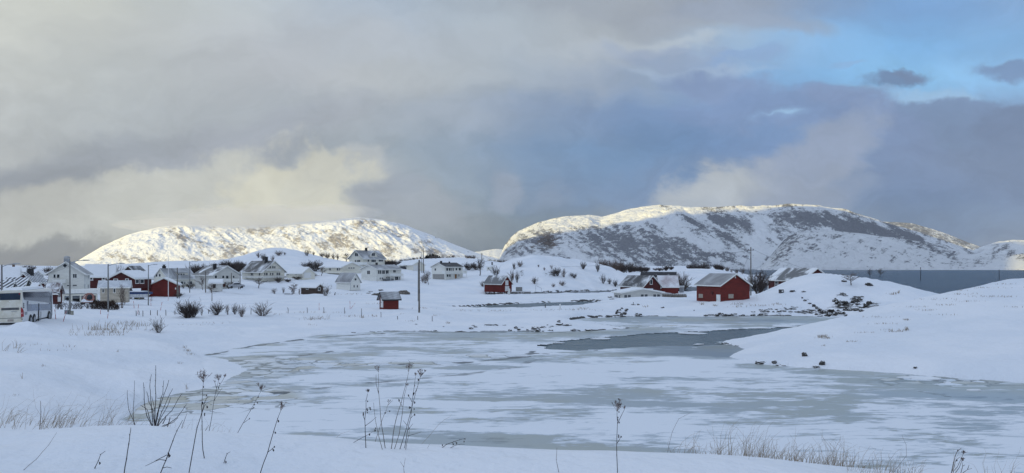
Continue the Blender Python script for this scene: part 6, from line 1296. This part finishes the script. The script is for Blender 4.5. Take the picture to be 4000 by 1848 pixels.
for px, py, w_, h_, lb in ((3142,1391,22,18,'dark pointed rock on the white hill shore left of the lone one'),(3212,1424,22,20,'lone dark rock at the foot of the white hill'),(2972,1418,40,9,'flat dark rock at the near tip of the white hill'),(2960,1422,22,8,'small flat rock left at the white hill tip'),(3025,1418,20,10,'rounded dark rock right of the flat ones at the hill tip'),(3050,1429,40,7,'long flat dark rock lying on the ice edge'),(3190,1433,28,5,'thin flat rock beside the lone dark rock'),(3576,1438,14,8,'tiny dark stone on the snow above the bay on the right'),
                       (2830,1343,26,8,'flat stone at the snow tongue tip'),(2850,1348,36,8,'flat dark slab right of the tongue tip'),(2880,1353,26,6,'small dark slab on the snow tongue'),(2730,1347,44,3,'thin dark slab lying in the slush'),(2712,1360,22,3,'short dark slab in the slush'),(2370,1461,60,4,'thin dark branch-like slab on the open ice')):
    sd += 1
    if lb.startswith(('thin dark','short dark')):
        Yw = CH*F/(py-HY); rock(px, py, w_, h_, lb, 'single rocks on the right side of the bay', sd, Y=None) if False else None
        o = rock(px, 1445, w_, h_, lb, 'single rocks on the right side of the bay', sd); o.location = at(px, Yw, 0.03)
        s_ = Yw/ max(1e-6, ground(px,1445,60).y); o.scale = (s_, s_, s_)
    else: rock(px, py, w_, h_, lb, 'single rocks on the right side of the bay', sd, y0=55)
# ------------------------------------------------------------------ dried plants standing on the near bank
STEM = [plain('stem_dark', (0.028, 0.022, 0.024), 0.8, var=0.3, scale=12), plain('stem_brown', (0.10, 0.07, 0.05), 0.85, var=0.35, scale=12), plain('stem_straw', (0.31, 0.235, 0.155), 0.9, var=0.25, scale=12)]
HEADM = plain('seed_head', (0.17, 0.12, 0.105), 0.95, var=0.4, scale=20)
def FX(c, x, y):
    """photo pixel of a point read in one of the foreground crops"""
    s = {'a':(0,1280,700/1467), 'b':(400,1380,800/2034), 'c':(1300,1380,700/1780), 'd':(2100,1500,600/2052), 'e':(2600,1500,800/2576), 'f':(3300,1300,700/1520), 'g':(3650,1700,250/2010)}[c]
    return s[0]+x*s[2], s[1]+y*s[2]
def near_depth(px, py):
    """where the near bank is seen at this point (or its edge, for things rooted just behind the edge)"""
    Ys = np.linspace(5.0, 10.4, 60); z = height(np.full(Ys.shape, float(px)), Ys); p = HY-(z-CH)/Ys*F
    i = int(np.argmin(np.abs(p-py))); return float(Ys[i])
def stalk(c, pts, r=5, mt=0, label='', name='dry_plant', cat='dried plant', group=None, branches=(), heads=(), pods=(), Y=None, foot=True, dy=0.0):
    P = [FX(c, x, y) for x, y in pts]; bx_, by_ = P[0]
    D = Y or near_depth(bx_, min(by_, 1990))
    o_ = at(bx_, D, py=by_); rr = r/1000.0
    def w_(x, y, k=0.0): return at(*FX(c, x, y)[:1], D+k, py=FX(c, x, y)[1])-o_
    t = thing(name, o_, label, cat, group); n_ = len(P); V3 = []
    for i, (x, y) in enumerate(pts): V3.append(w_(x, y, dy*i/max(1, n_-1)))
    if foot:
        d0 = (V3[0]-V3[1]); d0 = d0.normalized() if d0.length > 1e-6 else Vector((0,0,-1)); V3 = [V3[0]+Vector((d0.x*0.1, 0, -0.18))]+V3
    S = [V3[0]]
    for a, b in zip(V3[:-1], V3[1:]): S += [a.lerp(b, .5)+Vector((rng.gauss(0,.0015), rng.gauss(0,.002), 0)), b]
    mb = MB(); mb.tube(S, [rr*(1-0.6*i/(len(S)-1)) for i in range(len(S))], 6); 
    for i in range(2, len(S)-1, 2):      # nodes along the stem
        p = S[i]; mb.tube([p-Vector((0,0,rr*1.2)), p, p+Vector((0,0,rr*1.2))], [rr*.6, rr*1.5*(1-.5*i/len(S)), rr*.6], 6)
    mb.build('stem', STEM[mt], t)
    for br in branches:
        B_ = [w_(x, y, rng.uniform(-.02,.02)*(k > 0)) for k, (x, y) in enumerate(br)]; mb = MB(); mb.tube(B_, [rr*.7*(1-.5*i/max(1,len(B_)-1)) for i in range(len(B_))], 5); mb.build('branch', STEM[mt], t)
    for h in heads:
        hx, hy, n2, sz = h[:4]; up = h[4] if len(h) > 4 else (0, 1); p = w_(hx, hy); mb = MB(); L = sz/F*D*FX(c, 1, 0)[0]*0+sz/1000.0
        for k in range(n2):
            d = Vector((up[0]+rng.gauss(0,.38), rng.gauss(0,.35), up[1]+rng.gauss(0,.15))).normalized(); q = p+d*L*rng.uniform(.5,1.0)
            mb.tube([p, p.lerp(q,.55)+Vector((rng.gauss(0,.003),0,.002)), q], [.0012,.0012,.0009], 3, False)
            for j in range(6): f = Vector((rng.gauss(0,.6), rng.gauss(0,.6), rng.gauss(.5,.5))).normalized()*L*.22; a_ = p.lerp(q, rng.uniform(.55,1)); mb.tube([a_, a_+f], [.0022,.0008], 3, False)
        mb.build('seed_head', HEADM if mt < 2 else STEM[2], t)
    for x, y in pods:
        p = w_(x, y); mb = MB(); s_ = rng.uniform(.010,.016); mb.tube([p+Vector((0,0,s_)), p+Vector((s_*.4,0,s_*.4)), p+Vector((s_*.5,0,-s_*.4)), p+Vector((0,0,-s_))], [s_*.15,s_*.6,s_*.55,s_*.1], 6); mb.build('withered_leaf', STEM[0], t)
    return t
G1 = 'dark dried stalks along the foreground bank'
# the dark leafless shrub, left
def shrub(c, base, stems, label, r, mt, Y=None):
    bx_, by_ = FX(c, *base); D = Y or near_depth(bx_, by_); o_ = at(bx_, D, py=by_); t = thing('leafless_shrub', o_, label, 'shrub')
    for st in stems:
        dz_ = rng.uniform(-.12,.12); V3 = []
        for i, (x, y) in enumerate(st): px_, py_ = FX(c, x, y); V3.append(at(px_, D+dz_*i/len(st), py=py_)-o_)
        if abs(st[0][0]-base[0]) < 60 and abs(st[0][1]-base[1]) < 60: V3 = [Vector((rng.uniform(-.02,.02),0,-.15))]+V3
        S = [V3[0]]
        for a, b in zip(V3[:-1], V3[1:]): S += [a.lerp(b,.5)+Vector((rng.gauss(0,.003),rng.gauss(0,.003),0)), b]
        mb = MB(); mb.tube(S, [r/1000*(1-.55*i/(len(S)-1)) for i in range(len(S))], 6)
        for i in range(1, len(S)-1):
            if rng.random() < .7: p = S[i]; sd_ = rng.choice((-1,1)); mb.tube([p, p+Vector((sd_*.012, rng.uniform(-.008,.008), .012))], [r/1500, r/2600], 4)
        mb.build('branch', STEM[mt], t)
    return t
shrub('b', (515,755), [[(515,755),(522,620),(530,480),(525,330),(530,220),(530,120)],[(505,750),(490,560),(478,440),(470,330),(487,210)],[(500,750),(440,620),(420,520),(415,400),(408,290)],[(510,750),(465,640),(445,560),(420,540),(378,515)],[(520,750),(545,600),(575,480),(600,400),(610,270)],[(525,750),(560,560),(590,470),(630,360),(660,265)],[(530,750),(590,580),(640,470),(700,350)],
      [(535,750),(600,660),(690,570),(750,460),(790,405)],[(540,755),(650,710),(740,640),(800,560),(835,510)],[(520,740),(500,560),(460,480),(440,380)],[(540,755),(580,640),(640,540),(678,440)],[(515,750),(520,560),(490,430)],[(540,758),(610,715),(700,690),(750,640)],[(600,700),(630,640),(628,620)],[(640,760),(660,690),(672,630)]],
      'dark leafless shrub with many upright shoots left of centre on the bank', 7.5, 0, Y=12.6)
stalk('b', [(335,740),(300,650),(262,560),(250,450),(247,365)], 6, 0, 'left of the two dark shoots just left of the leafless shrub', group=G1, Y=12.7); stalk('b', [(318,740),(305,600),(312,480),(316,370),(320,270)], 6, 0, 'right and taller of the two dark shoots left of the leafless shrub', group=G1, Y=12.8)
stalk('b', [(215,1200),(240,1050),(262,900),(272,810),(283,738)], 6.5, 0, 'straight dark stalk cut by the bottom edge, farthest left', group=G1)
stalk('b', [(570,1210),(640,1040),(700,870),(740,770),(797,665)], 6, 0, 'slanting stalk with a withered lump and low side branch', group=G1, branches=[[(640,1010),(560,1050),(500,1085),(425,1120)],[(635,1065),(570,1055),(520,1075)],[(600,1140),(640,1130),(690,1140)]], pods=[(660,1010),(668,1018),(650,1000),(655,1025)])
stalk('b', [(775,783),(800,700),(820,650),(842,595)], 5, 0, 'short dark shoot at the bank edge right of the shrub', group=G1, Y=12.2); stalk('b', [(622,770),(660,700),(675,640)], 4.5, 0, 'short stem at the bank edge under the shrub', group=G1, Y=12.2)
stalk('b', [(858,1200),(900,960),(940,740),(985,600),(1010,500),(1045,430)], 5.5, 0, 'long dark stalk from bottom edge leaning right with a side twig', group=G1, branches=[[(985,600),(1015,520),(1035,500)]], pods=[(1035,535),(1030,420)])
stalk('b', [(1012,1040),(992,880),(990,680),(985,520),(995,400),(1003,290)], 5, 0, 'stalk with a pale feathery head and curled leaves, left of its twin', group=G1, heads=[(1003,290,16,150)], pods=[(992,490),(1012,600),(1010,615),(998,335),(990,500)])
stalk('b', [(1052,808),(1085,640),(1110,460),(1135,350),(1155,270)], 5, 0, 'taller plant with two feathery heads and thin side stems', group=G1, Y=12.0, branches=[[(1110,470),(1150,400),(1190,345)],[(1135,350),(1120,300),(1118,290)],[(1155,330),(1195,270),(1215,225)]], heads=[(1155,270,14,130,(-.1,1)),(1215,240,8,70,(.2,1)),(1118,295,4,50)], pods=[(1150,345),(1160,300)])
stalk('b', [(1000,803),(1030,755),(1060,710)], 4.5, 0, 'short forked shoot between the two feathery plants', group=G1, Y=12.0); stalk('b', [(978,803),(980,760),(984,710)], 4, 1, 'tiny stem at bank edge beneath the feathery plants', group=G1, Y=12.0)
stalk('b', [(1325,825),(1400,690),(1470,570),(1540,440),(1578,370)], 5, 0, 'leaning plant with a full seed head and drooping leaves', group=G1, Y=11.8, branches=[[(1405,690),(1440,665),(1460,650)]], heads=[(1575,375,16,110,(.1,1)),(1552,330,5,70)], pods=[(1500,540),(1490,550),(1505,510),(1535,490),(1545,435),(1458,650),(1540,495)])
stalk('b', [(1565,1200),(1640,990),(1700,780),(1740,650),(1770,575)], 5.5, 0, 'leaning plant cut by the bottom edge with sparse head and two black pods', group=G1, branches=[[(1645,980),(1680,955),(1705,930)]], heads=[(1770,575,8,120,(.15,1))], pods=[(1695,965),(1690,955),(1705,930),(1742,675),(1712,790)])
stalk('b', [(1203,1100),(1222,1040),(1238,1000),(1272,978)], 5, 0, 'very short crooked twig poking through the snow, right', group=G1, branches=[[(1238,1000),(1235,990)]], pods=[(1222,1080)])
stalk('a', [(778,1145),(805,1090),(822,1040),(862,1010)], 5, 0, 'very short crooked twig poking through the snow, left', group=G1, pods=[(812,1110)])
stalk('a', [(195,1165),(300,1075),(400,960),(465,858)], 3, 1, 'thin pale stem leaning far right near the left edge', group=G1)
stalk('a', [(330,765),(335,690),(332,600)], 7, 1, 'reddish short stub rising from the grass on the left', group=G1, Y=13)
# middle group
G2 = 'dried stalks in the middle cluster of the bank'
stalk('c', [(328,935),(322,780),(318,660),(330,560),(330,470),(345,400)], 5.5, 0, 'left stalk of the middle cluster with brown spike and curled leaves', group=G2, branches=[[(325,720),(380,680),(432,635)],[(318,660),(300,620),(298,600)],[(335,550),(360,540)]], heads=[(348,390,12,50,(0,1))], pods=[(350,370),(342,478),(300,595),(340,590),(338,565),(365,545),(372,560),(300,612)])
stalk('c', [(200,890),(280,845),(350,810),(415,770)], 4, 0, 'low branch leaning right at the foot of the left middle stalk', group=G2, pods=[(415,768),(360,808),(422,745)])
stalk('c', [(492,955),(460,840),(430,700),(415,600),(405,490)], 4, 1, 'thin stalk second from left in the middle cluster', group=G2)
stalk('c', [(522,950),(500,800),(480,680),(470,550),(455,380),(452,200)], 5, 1, 'tall straight stalk with fine tip in the middle cluster', group=G2, heads=[(455,190,6,110,(0,1))], branches=[[(455,400),(430,300),(430,210)]])
stalk('c', [(416,900),(450,790),(490,660),(530,570),(555,490)], 4.5, 1, 'curved stalk crossing behind the tall one, forked tip', group=G2, heads=[(555,490,6,55,(.2,1))], branches=[[(520,590),(560,575)],[(545,520),(595,465)]], pods=[(515,595),(562,577)], Y=11.7)
stalk('c', [(582,945),(600,800),(625,670),(680,490),(720,330),(752,190)], 5, 1, 'long arching stalk with bare forked tip', group=G2, heads=[(752,185,7,150,(0,1))], branches=[[(690,530),(665,480),(652,465)]], pods=[(653,468)])
stalk('c', [(615,945),(660,800),(690,600),(710,420),(735,330)], 4.5, 1, 'thin stalk right beside the long arching one', group=G2, heads=[(735,330,6,50)])
stalk('c', [(668,948),(730,750),(780,560),(830,370),(870,235)], 5, 0, 'dark stalk with a dark double seed head at the right', group=G2, branches=[[(870,235),(915,180)],[(790,490),(765,440),(748,420)],[(740,720),(700,668)]], heads=[(872,235,12,100,(.05,1)),(915,185,8,30,(.3,1)),(870,175,8,30)], pods=[(748,420),(845,265),(808,490),(805,555),(765,540)])
stalk('c', [(712,948),(740,780),(775,640),(790,480),(810,330),(820,230)], 4.5, 0, 'dark stalk crossing in front with many side twigs', group=G2, branches=[[(770,650),(805,610)],[(745,820),(820,800),(880,780)],[(800,420),(845,330)],[(750,760),(795,700)]], heads=[(820,225,7,60)], pods=[(808,612),(810,320),(798,400),(755,745),(758,540)])
stalk('c', [(725,950),(750,830),(760,760)], 4, 1, 'short stem at the right foot of the middle cluster', group=G2)
stalk('c', [(1085,940),(1130,905),(1200,880),(1260,860),(1315,848)], 5, 0, 'low branch lying almost flat on the bank edge', group=G2, branches=[[(1155,948),(1210,918),(1270,903),(1310,905)],[(1220,880),(1230,905)],[(1190,885),(1195,920)]], pods=[(1225,895),(1085,915),(1192,905),(1300,878)], heads=[(1300,855,8,30,(1,.2))])
stalk('c', [(708,1175),(705,1130),(722,1040)], 3, 1, 'tiny forked twig in the snow before the middle cluster', group=G2, branches=[[(705,1130),(670,1075)]]); stalk('c', [(938,948),(962,900)], 3, 1, 'tiny slanting twig at the bank edge right of the cluster', group=G2)
stalk('c', [(870,915),(960,820),(1050,710),(1110,660),(1170,628)], 2.6, 2, 'pale thin grass stem arching right of the middle cluster', group=G2, Y=11.8); stalk('c', [(5,865),(80,800),(170,770)], 2.6, 2, 'pale bent grass stem left of the middle cluster', group=G2, Y=11.8)
# the single tall one and its neighbours
stalk('d', [(1068,1195),(1058,950),(1060,700),(1068,520),(1062,370)], 5.5, 0, 'single tall plant standing alone with three-pronged seed head', group='lone plants right of the middle', branches=[[(1068,530),(1120,420),(1160,340)],[(1064,790),(1095,740),(1110,705)]], heads=[(1062,370,14,150,(-.05,1)),(1160,340,7,48,(.2,1)),(1040,260,5,40),(1100,240,5,50)], pods=[(1068,450),(1065,480),(1082,375),(1078,710),(1085,515),(1110,705),(1078,690)])
stalk('d', [(285,1190),(262,1080),(250,1010),(258,850)], 4, 1, 'bare bent stem cut by the bottom edge, left of the lone plant', group='lone plants right of the middle')
stalk('e', [(15,905),(45,760),(85,600),(165,440),(240,400),(300,370)], 3, 1, 'thin bent stem with drooping tip, left end of the straw', group='lone plants right of the middle', Y=11.5)
stalk('g', [(530,1200),(600,860),(650,660),(725,490),(845,410)], 6, 1, 'bristly branching plant cut by the bottom right corner', group='lone plants right of the middle', branches=[[(560,1130),(620,1000),(660,820),(740,730),(820,680)],[(580,1150),(720,1000),(800,830),(900,600)],[(660,1180),(780,1020),(850,830),(900,760)],[(830,1190),(890,970),(870,900),(900,850)],[(890,1190),(970,1130),(1040,1080),(1180,1045)],[(900,970),(960,930)],[(1040,1080),(1090,930)]], heads=[(905,600,12,60,(.2,1)),(870,820,12,60,(.3,1))], pods=[(690,790),(730,485)])
stalk('f', [(415,1185),(470,1110),(522,1045),(520,950),(485,870)], 3, 1, 'thin bowed stem left of the bristly corner plant', group='lone plants right of the middle')
# ---- straw grass: blades past counting
def blades(mb, px, py, D, n, hlo, hhi, lean, bend=.5, r=.0022, sx=10):
    for i in range(n):
        x = px+rng.gauss(0, sx); d = D+rng.gauss(0,.12); b = at(x, d, py=py); b.z = min(b.z, H(x, d)-0.02) if False else b.z
        h_ = rng.uniform(hlo,hhi); a = rng.gauss(lean,.42); k = rng.gauss(0,.3)
        p1 = b+Vector((math.sin(a)*h_*.5, k*h_*.2, math.cos(a)*h_*.5)); a2 = a+rng.gauss(.15,bend); p2 = p1+Vector((math.sin(a2)*h_*.35, k*h_*.2, math.cos(a2)*h_*.33))
        P_ = [b-Vector((0,0,.06)), b.lerp(p1,.5), p1, p2]
        if rng.random() < .4: a3 = a2+rng.gauss(.5,.8); P_.append(p2+Vector((math.sin(a3)*h_*.25, 0, math.cos(a3)*h_*.2)))
        mb.tube([q for q in P_], [r*(1-.75*j/(len(P_)-1)) for j in range(len(P_))], 3, False)
mb = MB()
def edge_depth(px): return 11.3
for px in np.arange(2630, 3420, 7):
    py = float(np.interp(px, [2630,2800,3000,3100,3200,3300,3420],[1785,1802,1802,1808,1822,1836,1850])); dens_ = 1.0 if 2680 < px < 3300 else .5
    clump = 0.35+0.9*vnoise(np.array([px/28.0]), np.array([0.3]), 9)[0]; tall = vnoise(np.array([px/45.0]), np.array([4.3]), 19)[0]
    blades(mb, px, py, 11.0, int(6*dens_*clump**1.6), .12, .24+.50*tall*clump, .15, .65, .0030, 11)
for px, n_, h_ in ((2730,5,.4),(2800,7,.75),(2845,9,.85),(2925,14,.62),(2975,12,.6),(3110,10,.62),(3210,10,.42),(3260,6,.4),(3345,8,.5),(3430,8,.45),(3480,6,.4)): blades(mb, px, float(np.interp(px,[2600,3000,3200,3500],[1790,1805,1825,1868])), 11.0, n_, h_*.45, h_*1.1, .1, .35, .0030, 12)
for px in np.arange(3300, 3600, 10): blades(mb, px, 1848+rng.uniform(0,20), 9.8, 3, .12, .35, .3, .6, .0022, 10)
for px, py in ((3020,1812),(3080,1836),(3160,1842),(2920,1820),(3250,1848)): blades(mb, px, py, 10.0, 4, .1, .3, .6, .5, .0024, 10)
for px in (3720,3840,3880,3920,3950,3560): blades(mb, px, 1870, 10.2, 4, .2, .5, .1, .4, .002, 16)
tag(mb.build('dry_grass', STEM[2]), kind='stuff')
mb = MB()
for px in np.arange(0, 560, 7):
    py = float(np.interp(px, [0,100,300,420,560],[1640,1650,1652,1672,1690])); cl = 0.3+vnoise(np.array([px/35.0]), np.array([2.3]), 29)[0]
    blades(mb, px, py+rng.uniform(-14,16), 12.6, int(3.0*cl**1.6), .10, .42, .85, .75, .0026, 14)
for px, n_ in ((60,6),(150,10),(190,8),(230,6),(330,6),(390,7),(440,7),(480,8),(20,6)): blades(mb, px, 1655+rng.uniform(-8,10), 12.5, n_, .3, .8, .65, .5, .0024, 22)
for px in np.arange(560, 900, 16): blades(mb, px, float(np.interp(px,[560,900],[1688,1708])), 11.9, 2, .1, .4, .5, .6, .002, 10)
for px, py, D_ in ((480,1840,8.6),(470,1830,8.7),(230,1695,11)): blades(mb, px, py, D_, 7, .1, .28, .3, .6, .0022, 10)
tag(mb.build('dry_grass', STEM[2]), kind='stuff')
# tufts farther off on the snowfield and the shores
mb = MB()
def tuft(px, py, n, hpx, sx, y0=14, r=None):
    if px > 2700: n = int(n*1.8); hpx *= 1.4
    for i in range(n):
        x = px+rng.gauss(0, sx*.5); b = ground(x, py+rng.uniform(-2,2), y0); k = b.y; h_ = zpx(hpx, k)*rng.uniform(.4,1.1); a = rng.gauss(.15,.45)
        mb.tube([b-Vector((0,0,.05)), b+Vector((math.sin(a)*h_*.6, 0, math.cos(a)*h_*.6)), b+Vector((math.sin(a)*h_+rng.gauss(0,.1)*h_, 0, math.cos(a)*h_*.9))], [max(.004, k*.00022), max(.003, k*.00016), .002], 3, False)
for a in ((430,1288,40,34,110),(520,1275,30,30,90),(380,1300,20,20,110),(735,1372,14,14,14),(720,1360,8,14,10),(110,1348,10,10,60),(400,1290,40,22,90),(450,1300,30,26,60),(420,1310,30,20,100),(500,1265,25,16,80),(340,1310,16,18,60),(610,1290,18,8,60),(560,1270,20,10,90),(60,1360,6,40,20),(20,1370,5,50,14),(70,1378,5,48,8),(230,1370,10,10,120),(460,1375,4,12,10),(280,1355,8,14,30),(590,1275,10,10,40),(750,1270,14,7,80),(820,1263,10,8,60),(1240,1247,24,22,50),(1220,1250,14,16,60),(1370,1236,18,9,24),(1412,1242,12,16,8),(1460,1236,14,10,16),(1220,1270,8,7,24),(1560,1228,6,5,20),
          (1700,1233,12,6,20),(1750,1263,12,10,10),(1600,1255,8,8,30),(1190,1222,12,10,60),(1300,1222,14,8,70),(1080,1230,8,8,40),(2160,1212,40,7,200),(2280,1206,20,9,30),(2250,1210,20,7,80),(1950,1216,20,7,60),(1860,1215,14,6,70),(1810,1212,14,6,40),(1650,1205,12,9,40),(1480,1188,20,7,50),(1370,1150,20,7,60),(730,1520,5,26,8),(700,1420,10,10,12),(740,1385,8,10,14),(90,1480,3,26,6),(60,1545,5,8,14),(170,1430,8,10,20),
          (3650,1170,12,6,80),(3760,1150,12,6,60),(3850,1160,14,7,70),(3900,1125,10,5,80),(3560,1200,10,6,60),(3210,1320,8,12,26),(3220,1352,6,5,16),(3480,1290,8,7,40),(3540,1290,10,14,16),(3420,1240,10,6,70),(3960,1200,8,5,50),(3700,1230,8,5,80),(2960,1195,16,7,60),(2890,1190,10,8,40),(2740,1190,8,10,10),(2790,1195,8,8,10),(3040,1190,12,7,30),(2520,1200,10,10,12),(2900,1200,8,8,60),(3490,1150,12,8,20),(3510,1145,6,10,6),(3215,1316,22,9,22),(3230,1322,16,6,18),(3330,1335,16,5,24),(3500,1296,20,7,34),(3540,1250,14,5,16),(3620,1212,14,5,60),(3690,1192,14,5,60),(3780,1178,14,5,60),(3920,1160,14,5,60),(3450,1265,12,5,50),(3375,1300,12,5,40),(3800,1125,12,4,70),(3930,1110,12,4,60),(3720,1135,12,4,50)): tuft(*a)
tag(mb.build('dry_grass', STEM[2]), kind='stuff')
# ---- snow-laden loose floes tilted up in the slush
FLM = plain('ice_floe', (0.62, 0.67, 0.70), 0.5, var=0.15, bumpy=0.03)
for px, py, w_ in ((1000,1545,150),(1010,1478,46),(1060,1500,50),(900,1520,50),(1180,1492,20),(1340,1425,20),(3620,1485,140),(3800,1530,60),(3700,1500,30),(3540,1480,100),(3740,1475,50),(2180,1342,60),(2350,1326,90),(2700,1305,120),(2950,1283,120),(3060,1278,110),(2300,1254,14),(2610,1247,20),(1840,1320,14),(2480,1258,30),(950,1445,60),(1120,1400,90),(1490,1424,70),(1900,1405,60),(2040,1395,60)):
    Yw = CH*F/(py-HY); ww_ = zpx(w_, Yw); n_ = rng.randint(6,9); dd_ = max(.5, ww_*rng.uniform(.35,.6)); poly = []
    for i in range(n_): a = 2*math.pi*i/n_+rng.uniform(-.2,.2); k = rng.uniform(.75,1.1); poly.append((math.cos(a)*ww_/2*k, math.sin(a)*dd_/2*k))
    mb = MB(); th_ = .10; tilt = rng.uniform(-.03,.03); mb.prism([Vector((x, y, x*tilt)) for x, y in poly], (0,0,th_)); o = mb.build('ice_floe', SNOWCAP if w_ > 25 else FLM, loc=at(px, Yw, 0.05))
    tag(o, 'one of the loose snow-topped ice floes lying in the bay', 'ice floe', 'loose ice floes in the bay')

# ------------------------------------------------------------------ ordinal labels where only the place tells copies apart
ONE = 'zeroth first second third fourth fifth sixth seventh eighth ninth tenth eleventh twelfth thirteenth fourteenth fifteenth sixteenth seventeenth eighteenth nineteenth'.split()
TEN = {20:('twentieth','twenty'),30:('thirtieth','thirty'),40:('fortieth','forty'),50:('fiftieth','fifty')}
def ordinal(n): return ONE[n] if n < 20 else (TEN[n//10*10][0] if n%10 == 0 else TEN[n//10*10][1]+'-'+ONE[n%10])
bpy.context.view_layer.update(); seen = {}
for o in bpy.data.objects:
    if o.parent is None and o.get('label','').startswith('one of the '): seen.setdefault(o['label'], []).append(o)
for lb, L in seen.items():
    L.sort(key=lambda o: o.location.x/max(1, o.location.y))
    for i, o in enumerate(L):
        if len(L) > 1: o['label'] = ordinal(i+1)+lb[3:].replace(' of the ', ' from left of ', 1)
        else: o['label'] = lb[11:]
